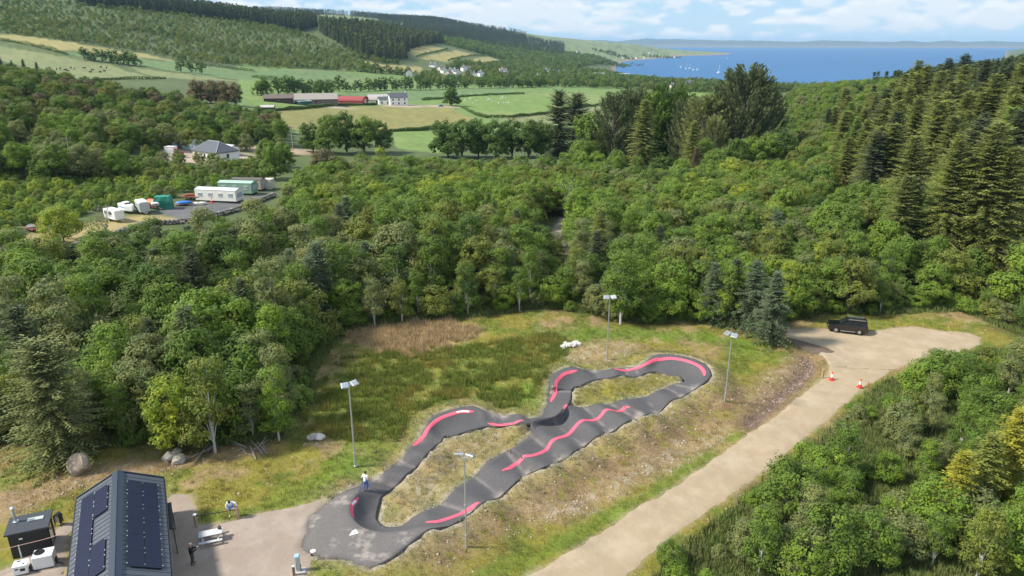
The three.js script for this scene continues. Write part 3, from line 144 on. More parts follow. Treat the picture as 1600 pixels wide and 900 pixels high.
// ---------- the pump track: cross sections outer edge, rim, inner edge ----------
const SUB = 6, ACROSS = 17, trackRows = [];
{
  const n = L_track.length;
  for (let i = 0; i < n; i++) for (let s = 0; s < SUB; s++) {
    const f = s / SUB, A = L_track[(i + n - 1) % n], B = L_track[i], C = L_track[(i + 1) % n], E = L_track[(i + 2) % n], q = B.map((v, k) => k === 9 ? lerp(v, C[9], f) : crm(A[k], v, C[k], E[k], f)), row = [];
    const O = q.slice(0, 3), R = q.slice(3, 6), I = q.slice(6, 9);
    for (let j = 0; j < 4; j++) row.push(mix3(O, R, j / 4));
    for (let j = 0; j < 13; j++) { const t = 1 - j / 12, p = mix3(I, R, t); p[2] = I[2] > R[2] + 0.1 ? I[2] + (R[2] - I[2]) * (1 - (1 - t) ** 2) : I[2] + (R[2] - I[2]) * Math.pow(t, q[9]); row.push(p); }
    trackRows.push(row);
  }
}
// height map of the asphalt, then of the banks shaped round it
const TM = { x0: -36, z0: -96, st: 0.25, w: 320, h: 270 }; TM.y = new Float32Array(TM.w * TM.h).fill(-99);
{
  const tri = (a, b, c) => { const X = [a, b, c].map((p) => (p[0] - TM.x0) / TM.st), Z = [a, b, c].map((p) => (p[1] - TM.z0) / TM.st), d = (X[1] - X[0]) * (Z[2] - Z[0]) - (X[2] - X[0]) * (Z[1] - Z[0]); if (Math.abs(d) < 1e-9) return;
    for (let j = Math.floor(Math.min(...Z)); j <= Math.max(...Z) + 1; j++) for (let i = Math.floor(Math.min(...X)); i <= Math.max(...X) + 1; i++) { const u = ((i - X[0]) * (Z[2] - Z[0]) - (X[2] - X[0]) * (j - Z[0])) / d, v = ((X[1] - X[0]) * (j - Z[0]) - (i - X[0]) * (Z[1] - Z[0])) / d; if (u >= -0.05 && v >= -0.05 && u + v <= 1.05) { const o = j * TM.w + i, h = a[2] + u * (b[2] - a[2]) + v * (c[2] - a[2]); if (TM.y[o] < -90 || h < TM.y[o]) TM.y[o] = h; } } };
  const m = trackRows.length; for (let i = 0; i < m; i++) { const a = trackRows[i], b = trackRows[(i + 1) % m]; for (let j = 0; j < ACROSS - 1; j++) { tri(a[j], a[j + 1], b[j]); tri(b[j], a[j + 1], b[j + 1]); } }
  // close the slits where two runs of asphalt meet
  for (let pass = 0; pass < 2; pass++) { const src = TM.y.slice(), at = (o) => src[o] > -90 ? src[o] : null, near = (o, st) => at(o + st) ?? at(o + 2 * st) ?? at(o + 3 * st); for (let j = 4; j < TM.h - 4; j++) for (let i = 4; i < TM.w - 4; i++) { const o = j * TM.w + i; if (src[o] > -90) continue; for (const st of [1, TM.w]) { const a = near(o, -st), b = near(o, st); if (a !== null && b !== null) { TM.y[o] = Math.min(a, b); break; } } } }
  // distance to the asphalt and the height of its nearest edge, by two sweeps
  const N = TM.w * TM.h; TM.d = new Float32Array(N).fill(1e6); TM.near = new Int32Array(N).fill(-1);
  for (let o = 0; o < N; o++) if (TM.y[o] > -90) { TM.d[o] = 0; TM.near[o] = o; }
  const rel = (o, q) => { if (TM.near[q] < 0) return; const s = TM.near[q], dx = o % TM.w - s % TM.w, dz = Math.floor(o / TM.w) - Math.floor(s / TM.w), d = Math.hypot(dx, dz) * TM.st; if (d < TM.d[o]) { TM.d[o] = d; TM.near[o] = s; } };
  for (let pass = 0; pass < 2; pass++) { for (let j = 1; j < TM.h - 1; j++) for (let i = 1; i < TM.w - 1; i++) { const o = j * TM.w + i; rel(o, o - 1); rel(o, o - TM.w); rel(o, o - TM.w - 1); rel(o, o - TM.w + 1); } for (let j = TM.h - 2; j > 0; j--) for (let i = TM.w - 2; i > 0; i--) { const o = j * TM.w + i; rel(o, o + 1); rel(o, o + TM.w); rel(o, o + TM.w + 1); rel(o, o + TM.w - 1); } }
  TM.on = TM.y.slice();
  for (let j = 0; j < TM.h; j++) for (let i = 0; i < TM.w; i++) { const o = j * TM.w + i, x = TM.x0 + i * TM.st, z = TM.z0 + j * TM.st, b = baseHeight(x, z);
    if (TM.d[o] === 0) { let deep = true; for (const q of [-1, 1, -TM.w, TM.w, -TM.w - 1, TM.w + 1, 1 - TM.w, TM.w - 1]) if (!(TM.on[o + q] > -90)) deep = false; TM.y[o] = TM.on[o] - (deep ? 0.75 : 0.3); } else if (TM.near[o] >= 0) { const e = TM.on[TM.near[o]] - 0.03; TM.y[o] = lerp(e, b, sstep(0.3, 4.2, TM.d[o])) + 0.08 * (noise(x * 1.7, z * 1.7) - 0.5) * sstep(0.3, 1, TM.d[o]); } else TM.y[o] = b; }
}
function mapAt(A, x, z) { const i = (x - TM.x0) / TM.st, j = (z - TM.z0) / TM.st; if (i < 0 || j < 0 || i >= TM.w - 1 || j >= TM.h - 1) return null; const a = Math.floor(i), b = Math.floor(j), u = i - a, v = j - b, o = b * TM.w + a; return lerp(lerp(A[o], A[o + 1], u), lerp(A[o + TM.w], A[o + TM.w + 1], u), v); }
const trackDist = (x, z) => mapAt(TM.d, x, z) ?? 99;
const L_road = [...L_road_left, ...[...L_road_right].reverse()];
function ground(x, z) {
  let h = mapAt(TM.y, x, z); if (h === null) h = baseHeight(x, z);
  if (x > 20 && x < 60 && z > -100 && z < -55) h -= 0.55 * Math.exp(-((edgeDist(L_ditch, x, z, true) / 1.1) ** 2));
  return h;
}
// ---------- the near ground ----------
const GX0 = -74, GX1 = 94, GZ0 = -130, GZ1 = -22;
const grainA = tileNoise(512, 8, 6, 5), grainB = tileNoise(512, 32, 4, 8), gr = (A, x, y, s) => A[((Math.floor(y * s) & 511) << 9) | (Math.floor(x * s) & 511)];
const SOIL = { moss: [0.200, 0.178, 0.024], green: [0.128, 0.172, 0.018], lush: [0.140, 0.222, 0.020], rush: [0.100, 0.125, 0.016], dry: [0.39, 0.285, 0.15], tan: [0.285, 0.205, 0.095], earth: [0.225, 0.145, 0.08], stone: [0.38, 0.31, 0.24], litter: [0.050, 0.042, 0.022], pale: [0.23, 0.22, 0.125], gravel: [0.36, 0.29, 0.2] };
function nearColour(x, z) {
  const n1 = fbm(x * 0.13 + 5, z * 0.13 + 3, 4), n2 = fbm(x * 0.55 + 31, z * 0.55 + 7, 4), n3 = fbm(x * 2.3, z * 2.3, 3), n4 = noise(x * 9, z * 9), w = (n2 - 0.5) * 3.2 + (n3 - 0.5) * 1.6;
  let c = mix3(SOIL.moss, SOIL.tan, sstep(0.5, 0.66, n1 * 0.6 + n2 * 0.4)); c = mix3(c, SOIL.green, sstep(0.50, 0.62, fbm(x * 0.3 + 60, z * 0.3, 3)) * 0.7);
  const put = (poly, col, soft, amt = 1, wk = 1) => { const d = sdist(poly, x, z) + w * wk; if (d < soft) c = mix3(c, col, amt * sstep(soft, -soft, d)); };
  put(L_rush, mix3(mix3(SOIL.rush, SOIL.green, n3), SOIL.moss, sstep(0.45, 0.65, n2) * 0.6), 1.5, 0.92);
  put(L_drypatch, mix3(SOIL.dry, SOIL.tan, n3), 1.2);
  put(L_bank, mix3(SOIL.earth, mix3(SOIL.tan, SOIL.moss, sstep(0.45, 0.6, n2)), sstep(0.40, 0.62, n1 * 0.5 + n3 * 0.5)), 2.2, 0.9);
  put(L_earthleft, mix3(mix3(SOIL.earth, SOIL.tan, 0.7), SOIL.stone, sstep(0.55, 0.75, n3) * 0.5), 1.2);
  for (const p of L_bare) put(p, mix3(SOIL.tan, SOIL.stone, sstep(0.5, 0.7, n3)), 1.6, 0.75);
  for (const p of L_green2) put(p, mix3(SOIL.lush, SOIL.green, n3), 1.5, 0.9);
  put(L_verge, mix3(SOIL.green, mix3(SOIL.lush, SOIL.moss, n2), 0.6), 0.7, 0.9, 0.45);
  { const d = edgeDist(L_ditch, x, z, true) + w * 0.3; if (d < 3) { c = mix3(c, SOIL.earth, sstep(3, 0.8, d) * 0.8); c = mix3(c, [0.17, 0.115, 0.08], sstep(1.0, 0.3, d)); } }
  { const d = trackDist(x, z) + (n2 - 0.5) * 1.6; if (d < 3.2) c = mix3(c, mix3(SOIL.pale, SOIL.tan, n3), sstep(2.6, 0.3, d) * (0.2 + 0.5 * n4)); const e = trackDist(x, z) + (n3 - 0.5) * 0.5; if (e < 0.7) c = mix3(c, [0.34, 0.30, 0.235], sstep(0.7, 0.35, e) * (0.4 + 0.5 * n4)); }
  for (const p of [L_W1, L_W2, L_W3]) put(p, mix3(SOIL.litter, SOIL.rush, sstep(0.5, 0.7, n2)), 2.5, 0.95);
  put(L_TH, mix3(mix3(SOIL.earth, SOIL.litter, 0.5), SOIL.green, sstep(0.42, 0.62, n2)), 1.5, 0.95);
  for (const p of [L_yard, L_yard2, L_road, L_lot]) put(p, SOIL.gravel, 0.5, 0.7, 0.2);
  const g = 0.62 + 0.5 * gr(grainB, x, z, 11) + 0.28 * (n4 - 0.5); c = [c[0] * g, c[1] * g, c[2] * g];
  if (n4 > 0.93 && noise(x * 5 + 9, z * 5) > 0.55 && c[0] > c[1] * 0.95) c = mix3(c, SOIL.stone, 0.5);
  return c;
}
{
  const st = 0.5, nx = Math.round((GX1 - GX0) / st), nz = Math.round((GZ1 - GZ0) / st), pos = new Float32Array((nx + 1) * (nz + 1) * 3), uv = [], idx = [];
  for (let j = 0; j <= nz; j++) for (let i = 0; i <= nx; i++) { const x = GX0 + i * st, z = GZ0 + j * st, o = (j * (nx + 1) + i) * 3; let y = ground(x, z); const td = trackDist(x, z); if (td > 4) y += 0.16 * (fbm(x * 0.5, z * 0.5, 3) - 0.5) * sstep(4, 8, td) * sstep(0, 1.5, Math.min(sdist(L_road, x, z), sdist(L_lot, x, z), sdist(L_yard, x, z))); pos[o] = x; pos[o + 1] = y; pos[o + 2] = z; uv.push((x - GX0) / (GX1 - GX0), (z - GZ0) / (GZ1 - GZ0)); }
  for (let j = 0; j < nz; j++) for (let i = 0; i < nx; i++) { const a = j * (nx + 1) + i, b = a + 1, c = a + nx + 1, d = c + 1; idx.push(a, c, b, b, c, d); }
  const TW = 2048, THh = 1320, map = tex(TW, THh, (i, j) => nearColour(GX0 + (i + 0.5) / TW * (GX1 - GX0), GZ0 + (j + 0.5) / THh * (GZ1 - GZ0)));
  const bump = tex(512, 512, (i, j) => grainB[j * 512 + i], { srgb: false }); bump.repeat.set(28, 18);
  struct('ground', geom(pos, idx, uv), new THREE.MeshStandardMaterial({ map, roughness: 1, bumpMap: bump, bumpScale: 0.05 }), 'mossy grass and bare earth ground of the clearing');
}

// ---------- the land beyond: valley, hills and shore ----------
const FIELD = { pale: [0.14, 0.17, 0.062], yellow: [0.225, 0.21, 0.07], green: [0.09, 0.152, 0.048], lime: [0.112, 0.185, 0.036], olive: [0.165, 0.166, 0.045] };
const PASTURE = [[-120, -320], [-330, -890], [-100, -950], [200, -930], [70, -330]], MOOR = [[-1600, -2100], [-2600, -9000], [3200, -8600], [1800, -5000], [420, -2600], [0, -2650]];   // grazed valley floor, open moor and headland
function farColour(x, z, h) {
  const D = Math.hypot(x, z), n1 = fbm(x * 0.012, z * 0.012, 4), n2 = fbm(x * 0.06, z * 0.06, 4), n3 = noise(x * 0.4, z * 0.4);
  let c = mix3([0.050, 0.080, 0.020], [0.085, 0.110, 0.030], n2);                                   // rough hillside
  if (inside(PASTURE, x, z)) c = mix3([0.10, 0.17, 0.04], [0.13, 0.19, 0.05], n1);
  if (inside(MOOR, x, z)) c = mix3([0.12, 0.165, 0.062], mix3([0.19, 0.22, 0.09], [0.07, 0.09, 0.035], sstep(0.5, 0.62, n2)), n1);
  for (const [poly, kind] of L_fields) if (inside(poly, x, z)) { c = FIELD[kind]; c = mix3(c, [c[0] * 1.2, c[1] * 1.08, c[2] * 1.1], n2); c = mix3(c, [0.24, 0.22, 0.10], 0.25 * sstep(0.52, 0.7, n1)); }
  if (D < 320) { const p = (poly, col, soft) => { const d = sdist(poly, x, z) + (n3 - 0.5) * 1.5; if (d < soft) c = mix3(c, col, sstep(soft, -soft, d)); }; p(L_drygrass2, [0.30, 0.24, 0.10], 1.5); p(L_lot2, [0.105, 0.105, 0.11], 1); { const d = edgeDist(L_path, x, z, true); if (d < 1.6) c = mix3(c, [0.33, 0.28, 0.22], sstep(1.6, 0.8, d + (n3 - 0.5) * 0.6)); }
    const yd = Math.hypot((x + 101) / 16, (z + 238) / 12); if (yd < 1.3) c = mix3(c, [0.36, 0.29, 0.22], sstep(1.3, 0.9, yd + (n3 - 0.5) * 0.3)); const y2 = Math.hypot((x + 84) / 14, (z + 262) / 8); if (y2 < 1.3) c = mix3(c, [0.36, 0.28, 0.19], sstep(1.3, 0.8, y2)); }
  if (D > 480 && D < 600) { const yd = Math.min(Math.hypot((x + 80) / 16, (z + 536) / 14), Math.hypot((x + 130) / 26, (z + 490) / 16), Math.hypot((x + 52) / 14, (z + 542) / 10)); if (yd < 1.2) c = mix3(c, [0.33, 0.27, 0.19], sstep(1.2, 0.7, yd + (n3 - 0.5) * 0.4)); }
  if (h < -27.5 && D > 1000) c = mix3(c, [0.22, 0.165, 0.11], sstep(-27.5, -30, h + (n3 - 0.5)));
  const g = 0.82 + 0.36 * n3; return [c[0] * g, c[1] * g, c[2] * g];
}
{
  const TH = []; for (let a = -88; a < -44; a += 1.5) TH.push(a); for (let a = -44; a <= 44; a += 0.2) TH.push(a); for (let a = 45.5; a <= 88; a += 1.5) TH.push(a);
  const DD = []; for (let d = 12; d < 8990; d *= d < 60 ? 1.1 : 1.016) DD.push(d); DD.push(8990);
  const n = TH.length, pos = new Float32Array(n * DD.length * 3), col = new Float32Array(n * DD.length * 3), uv = [], idx = [], hid = [];
  for (let j = 0; j < DD.length; j++) for (let i = 0; i < n; i++) { const a = TH[i] * Math.PI / 180, x = Math.sin(a) * DD[j], z = -Math.cos(a) * DD[j], o = (j * n + i) * 3; const over = x > GX0 + 0.5 && x < GX1 - 0.5 && z > GZ0 + 0.5 && z < GZ1 - 0.5; let y = baseHeight(x, z); if (over) y -= 0.8; if (DD[j] > 300 && y > -27) y += (fbm(x * 0.02, z * 0.02, 3) - 0.5) * Math.min(8, DD[j] * 0.0025);
    pos[o] = x; pos[o + 1] = y; pos[o + 2] = z; const c = farColour(x, z, y); col.set(c, o); uv.push(x / 61, z / 61); hid.push(x > GX0 + 4 && x < GX1 - 4 && z > GZ0 + 4 && z < GZ1 - 4); }
  for (let j = 0; j < DD.length - 1; j++) for (let i = 0; i < n - 1; i++) { const a = j * n + i, b = a + 1, c = a + n, d = c + 1; if (hid[a] && hid[b] && hid[c] && hid[d]) continue; idx.push(a, b, c, b, d, c); }
  const map = tex(512, 512, (i, j) => 0.9 + 0.2 * grainA[j * 512 + i]);
  struct('terrain', geom(pos, idx, uv, col), new THREE.MeshStandardMaterial({ map, vertexColors: true, roughness: 1 }), 'farmed valley floor and rough green hillsides running down to the bay');
}
// the sea
{
  const pos = [], idx = [], uv = [], NA = 60, DD = []; for (let d = 900; d < 26000; d *= 1.06) DD.push(d);
  for (let j = 0; j < DD.length; j++) for (let i = 0; i <= NA; i++) { const a = (-20 + 90 * i / NA) * Math.PI / 180; pos.push(Math.sin(a) * DD[j], -32, -Math.cos(a) * DD[j]); uv.push(pos.at(-3) / 180, pos.at(-1) / 180); }
  for (let j = 0; j < DD.length - 1; j++) for (let i = 0; i < NA; i++) { const a = j * (NA + 1) + i, b = a + 1, c = a + NA + 1, d = c + 1; idx.push(a, b, c, b, d, c); }
  const w = tileNoise(512, 12, 5, 77), bump = tex(512, 512, (i, j) => w[j * 512 + i], { srgb: false });
  const wc = tileNoise(512, 6, 3, 78), map = tex(512, 512, (i, j) => mix3([0.026, 0.105, 0.235], [0.036, 0.128, 0.27], wc[j * 512 + i])); map.repeat.set(0.12, 0.05);
  struct('sea', geom(pos, idx, uv), new THREE.MeshPhysicalMaterial({ map, roughness: 0.55, bumpMap: bump, bumpScale: 1.2, specularIntensity: 0.35 }), 'blue water of the bay');
}
// the low coast across the water
{
  const pos = [], idx = [], col = []; let k = 0; const R = 16200;
  for (let a = 2; a <= 60; a += 0.15) { const h = 90 + 130 * fbm(a * 0.16 + 4, 2.2, 4) * sstep(60, 10, a) + 60 * (fbm(a * 0.9, 9, 3) - 0.5), s = Math.sin(a * Math.PI / 180), c = -Math.cos(a * Math.PI / 180); [[R, -40], [R + 60, -24], [R + 900, -32 + h * 0.5], [R + 2600, -32 + h]].forEach(([d, y], q) => { pos.push(s * d, y, c * d); const g = q < 2 ? [0.15, 0.14, 0.11] : mix3([0.07, 0.09, 0.06], [0.05, 0.07, 0.045], noise(a * 4, q)); col.push(...g); }); if (k++) for (let q = 0; q < 3; q++) { const o = (k - 2) * 4 + q; idx.push(o, o + 4, o + 1, o + 1, o + 4, o + 5); } }
  struct('far_coast_hills', geom(pos, idx, null, col), new THREE.MeshStandardMaterial({ vertexColors: true, roughness: 1, side: THREE.DoubleSide }), 'low hazy hills on the coast across the bay');
}

// ---------- asphalt of the pump track ----------
const asphaltMesh = (() => {
  const pos = [], idx = [], uv = [], m = trackRows.length, n = ACROSS + 2;
  for (let i = 0; i < m; i++) { const r = trackRows[i], put = (p, dy) => { pos.push(p[0], p[2] + dy, p[1]); uv.push((p[0] + 36) / 64, (p[1] + 96) / 64); }; put(r[0], -0.32); for (const p of r) put(p, 0); put(r[ACROSS - 1], -0.32); }
  for (let i = 0; i < m; i++) for (let j = 0; j < n - 1; j++) { const a = i * n + j, b = a + 1, c = ((i + 1) % m) * n + j, d = c + 1; idx.push(a, b, c, b, d, c); }
  const spots = []; L_track.forEach((s, i) => { const low = Math.min(s[2], s[8]) < 0.4 && s[2] < 0.62, r = rng(i + 3); if (low && s[9] === 1) { spots.push([s[0], s[1], s[6], s[7]]); } });
  const rim = L_track.slice(62, 76).map((s) => [s[3], s[4]]), out = L_track.slice(62, 76).map((s) => [s[0], s[1]]), apron = [...out, ...rim.reverse()];
  const map = tex(1024, 1024, (i, j) => {
    const x = i / 16 - 36, z = j / 16 - 96, n2 = fbm(x * 0.8, z * 0.8, 4), n3 = fbm(x * 3, z * 3, 3); let c = mix3([0.064, 0.061, 0.063], [0.094, 0.090, 0.092], n2 * 0.7 + n3 * 0.3), dust = 0;
    for (const [a, b, e, f] of spots) { const q = (x - a) ** 2 + (z - b) ** 2; if (q > 40) continue; const l = edgeDist([[a, b], [e, f]], x, z, true); dust = Math.max(dust, 0.75 * Math.exp(-q / 0.3) * sstep(0.3, 0.6, n3 + 0.12), 0.34 * Math.exp(-((l / 0.2) ** 2)) * sstep(0.3, 0.7, n2)); }
    const d = sdist(apron, x, z); if (d < 0.5) { const q = fbm(x * 0.65 + 3, z * 1.1, 4); dust = Math.max(dust, sstep(0.5, -0.5, d) * (0.2 + 0.5 * sstep(0.46, 0.66, q) * sstep(0.25, 0.7, n3))); }
    c = mix3(c, [0.40, 0.35, 0.30], clamp(dust * 0.8)); const g = 0.84 + 0.32 * PERM[(i * 131 + j * 7919) & 65535]; return [c[0] * g, c[1] * g, c[2] * g]; });
  const t = thing('pump_track', 'undulating dark asphalt pump track with banked turns and red stripes', 'pump track');
  const a = part('asphalt', geom(pos, idx, uv), new THREE.MeshStandardMaterial({ map, roughness: 0.9 }), t); a.material.side = THREE.DoubleSide;
  // red stripes, laid on the surface
  const ray = new THREE.Raycaster(), dn = new THREE.Vector3(0, -1, 0); a.updateMatrixWorld();
  const red = mat(0.72, 0.10, 0.16, 0.75), white = mat(0.75, 0.74, 0.72, 0.8);
  const on = (x, z, last) => { ray.set(new THREE.Vector3(x, 5, z), dn); const h = ray.intersectObject(a, false)[0]; return h ? h.point.y : last; };
  function ribbon(pts, w0, taper = true) { const cv = new THREE.CatmullRomCurve3(pts.map(([x, z]) => new THREE.Vector3(x, 0, z))), L = cv.getLength(), n = Math.max(4, Math.ceil(L / 0.22)), P = [], I = []; let last = 0.6;
    for (let i = 0; i <= n; i++) { const q = cv.getPointAt(i / n), tg = cv.getTangentAt(i / n), hA = on(q.x - tg.z * 0.15, q.z + tg.x * 0.15, last), hB = on(q.x + tg.z * 0.15, q.z - tg.x * 0.15, last), w = w0 * Math.max(0.62, 1 / Math.hypot(1, (hA - hB) / 0.3)) * (taper ? Math.min(1, 0.35 + i * 0.2, 0.35 + (n - i) * 0.2) : 1); for (let k = 0; k < 5; k++) { const s = (k / 4 - 0.5) * w, x = q.x - tg.z * s, z = q.z + tg.x * s; last = on(x, z, last); P.push(x, last + 0.018, z); } if (i) for (let k = 0; k < 4; k++) { const o = (i - 1) * 5 + k; I.push(o, o + 5, o + 1, o + 1, o + 5, o + 6); } } return geom(P, I); }
  red.side = white.side = THREE.DoubleSide;
  for (const s of L_stripes) { const sp = part('red_stripe', ribbon(s, 0.40), red, t);
    if (s === L_stripes[0] || s === L_stripes[7]) { const cv = new THREE.CatmullRomCurve3(s.map(([x, z]) => new THREE.Vector3(x, 0, z))), f0 = s === L_stripes[0] ? 0.80 : 0.16, f1 = s === L_stripes[0] ? 0.95 : 0.42, pts = [0, 1, 2, 3, 4].map((k) => cv.getPointAt(lerp(f0, f1, k / 4))).map((p) => [p.x, p.z]); const g = ribbon(pts, 0.2, false); g.translate(0, 0.012, 0); part('white_lettering', g, white, sp); } }
  // painted emblem and dot on the apron
  { const [x, z] = AT.logo, P = [[-1.15, 0.55], [1.35, 0.05], [0.2, -0.75], [-0.6, -0.35]].map(([p, q]) => [x + p * 0.27, z + q * 0.55]), s = P.map(([p, q]) => [p, on(p, q, 1.3) + 0.015, q]), g = geom(s.flat(), [0, 1, 2, 0, 2, 3]); const e = part('painted_emblem', g, white, t); const pos2 = [[-0.25, 0.12], [0.25, 0.02], [0.12, -0.25]].map(([p, q]) => { const X = x + p * 0.3, Z = z + q * 0.55; return [X, on(X, Z, 1.3) + 0.022, Z]; }).flat(); part('emblem_centre', geom(pos2, [0, 1, 2]), new THREE.MeshStandardMaterial({ color: new THREE.Color().setRGB(0.12, 0.11, 0.11), roughness: 0.9, side: THREE.DoubleSide }), e); e.material.side = THREE.DoubleSide; }
  { const [x, z] = AT.logo2, P = [], I = []; for (let k = 0; k < 20; k++) { const a2 = k / 20 * 6.283, X = x + Math.cos(a2) * 0.2, Z = z + Math.sin(a2) * 0.18; P.push(X, on(X, Z, 1.17) + 0.015, Z); if (k > 1) I.push(0, k, k - 1); } part('painted_dot', geom(P, I), white, t); }
  return a;
})();

// ---------- gravel track, car park and yard as sheets that follow the ground ----------
function sheet(poly, lift, step, wob) { const X = poly.map((p) => p[0]), Z = poly.map((p) => p[1]), x0 = Math.min(...X) - 1, x1 = Math.max(...X) + 1, z0 = Math.min(...Z) - 1, z1 = Math.max(...Z) + 1, nx = Math.ceil((x1 - x0) / step), nz = Math.ceil((z1 - z0) / step), id = new Int32Array((nx + 1) * (nz + 1)).fill(-1), pos = [], uv = [], idx = [];
  for (let j = 0; j <= nz; j++) for (let i = 0; i <= nx; i++) { const x = x0 + i * step, z = z0 + j * step, d = sdist(poly, x, z) + (fbm(x * 0.8, z * 0.8, 3) - 0.5) * wob; if (d < 0.25) { id[j * (nx + 1) + i] = pos.length / 3; pos.push(x, ground(x, z) + lift - 0.11 * sstep(-0.45, 0.25, d), z); uv.push(x / 12, z / 12); } }
  for (let j = 0; j < nz; j++) for (let i = 0; i < nx; i++) { const a = id[j * (nx + 1) + i], b = id[j * (nx + 1) + i + 1], c = id[(j + 1) * (nx + 1) + i], d = id[(j + 1) * (nx + 1) + i + 1]; if (a >= 0 && b >= 0 && c >= 0) idx.push(a, c, b); if (b >= 0 && c >= 0 && d >= 0) idx.push(b, c, d); }
  return geom(pos, idx, uv); }
const gA = tileNoise(1024, 10, 7, 21), gB = tileNoise(1024, 4, 4, 22), grit = rng(4);
const gravelMap = (a, b) => tex(1024, 1024, (i, j) => { const n = gA[j * 1024 + i], m = gB[j * 1024 + i], g = 0.86 + 0.28 * grit(), c = mix3(a, b, clamp((m - 0.5) * 2.4 + (n - 0.5) * 2 + 0.5)); return [c[0] * g, c[1] * g, c[2] * g]; });
const gravelBump = tex(512, 512, (i, j) => grainB[j * 512 + i], { srgb: false });
const roadGravel = new THREE.MeshStandardMaterial({ map: gravelMap([0.315, 0.245, 0.16], [0.38, 0.305, 0.21]), roughness: 1, bumpMap: gravelBump, bumpScale: 0.03 });
const yardGravel = new THREE.MeshStandardMaterial({ map: gravelMap([0.265, 0.212, 0.168], [0.325, 0.268, 0.22]), roughness: 1, bumpMap: gravelBump, bumpScale: 0.03 });
struct('gravel_road', sheet(L_road, 0.06, 0.35, 0.7), roadGravel, 'pale sandy gravel track climbing past the pump track');
struct('gravel_car_park', sheet(L_lot, 0.075, 0.4, 0.9), roadGravel, 'pale gravel turning area at the end of the track');
struct('damp_soil', sheet(L_soil, 0.105, 0.3, 0.5), new THREE.MeshStandardMaterial({ map: gravelMap([0.105, 0.075, 0.052], [0.145, 0.105, 0.075]), roughness: 1 }), 'dark brown damp soil spread at the corner of the gravel turning area');
struct('gravel_yard', sheet(L_yard, 0.06, 0.4, 0.7), yardGravel, 'pale gravel yard beside the metal roofed building');
struct('gravel_pad', sheet(L_yard2, 0.06, 0.4, 0.7), yardGravel, 'gravel strip between the building and the black cabin');
// ---------- materials shared by the objects ----------
const M = {
  galv: mat(0.52, 0.55, 0.57, 0.45, 0.7), steel: mat(0.45, 0.55, 0.62, 0.4, 0.6), white: mat(0.78, 0.78, 0.76, 0.6), black: mat(0.018, 0.018, 0.02, 0.55), rubber: mat(0.02, 0.02, 0.022, 0.9),
  navy: mat(0.032, 0.043, 0.065, 0.5, 0.2), seam: mat(0.085, 0.095, 0.112, 0.5, 0.25), pv: new THREE.MeshPhysicalMaterial({ color: new THREE.Color().setRGB(0.011, 0.013, 0.036), roughness: 0.4, specularIntensity: 0.5 }),
  wallBlack: mat(0.022, 0.022, 0.024, 0.7), wood: mat(0.22, 0.15, 0.085, 0.85), woodPale: mat(0.36, 0.27, 0.16, 0.85), greyWood: mat(0.46, 0.46, 0.46, 0.8), concrete: mat(0.42, 0.40, 0.37, 0.9), glassDark: new THREE.MeshPhysicalMaterial({ color: new THREE.Color().setRGB(0.02, 0.025, 0.03), roughness: 0.08, clearcoat: 1 }),
  slate: mat(0.075, 0.085, 0.10, 0.75), render: mat(0.78, 0.78, 0.75, 0.85), orange: mat(0.62, 0.05, 0.035, 0.6), red: mat(0.45, 0.035, 0.03, 0.7), rust: mat(0.22, 0.075, 0.045, 0.85), greenTin: mat(0.20, 0.32, 0.24, 0.7), tarp: mat(0.015, 0.20, 0.13, 0.7), blue: mat(0.02, 0.16, 0.52, 0.5), cream: mat(0.62, 0.56, 0.47, 0.8),
  lampGlass: mat(0.5, 0.53, 0.56, 0.25, 0.3),
};
const noiseMap = (a, b, cells, seed) => { const n = tileNoise(256, cells, 5, seed); return tex(256, 256, (i, j) => mix3(a, b, clamp((n[j * 256 + i] - 0.5) * 2 + 0.5))); };
const stoneMat = [[0.27, 0.20, 0.15, 0.42, 0.34, 0.27], [0.5, 0.46, 0.42, 0.68, 0.64, 0.59], [0.30, 0.265, 0.225, 0.42, 0.38, 0.33]].map((c, i) => new THREE.MeshStandardMaterial({ map: noiseMap(c.slice(0, 3), c.slice(3), 6, 40 + i), roughness: 0.95 }));
function rockGeo(seed, sx, sy, sz, det = 3, jag = 0.28) { const g = new THREE.IcosahedronGeometry(1, det), p = g.attributes.position, r = rng(seed), ox = r() * 50, cut = []; for (let k = 0; k < 7; k++) { const v = new THREE.Vector3(r() - 0.5, r() - 0.5, r() - 0.5).normalize(); cut.push([v, 0.62 + 0.25 * r()]); } for (let i = 0; i < p.count; i++) { const v = new THREE.Vector3().fromBufferAttribute(p, i); for (const [n, d] of cut) { const q = v.dot(n); if (q > d) v.addScaledVector(n, (d - q) * 0.85); } const k = 1 + jag * (fbm(v.x * 1.6 + ox, v.y * 1.6 + v.z * 1.3 + ox, 3) - 0.5); v.multiplyScalar(k); p.setXYZ(i, v.x * sx, v.y * sy, v.z * sz); } g.computeVertexNormals(); const uv = []; for (let i = 0; i < p.count; i++) uv.push(p.getX(i) * 0.7 + p.getY(i) * 0.4, p.getZ(i) * 0.7 + p.getY(i) * 0.5); g.setAttribute('uv', new THREE.BufferAttribute(new Float32Array(uv), 2)); return g; }

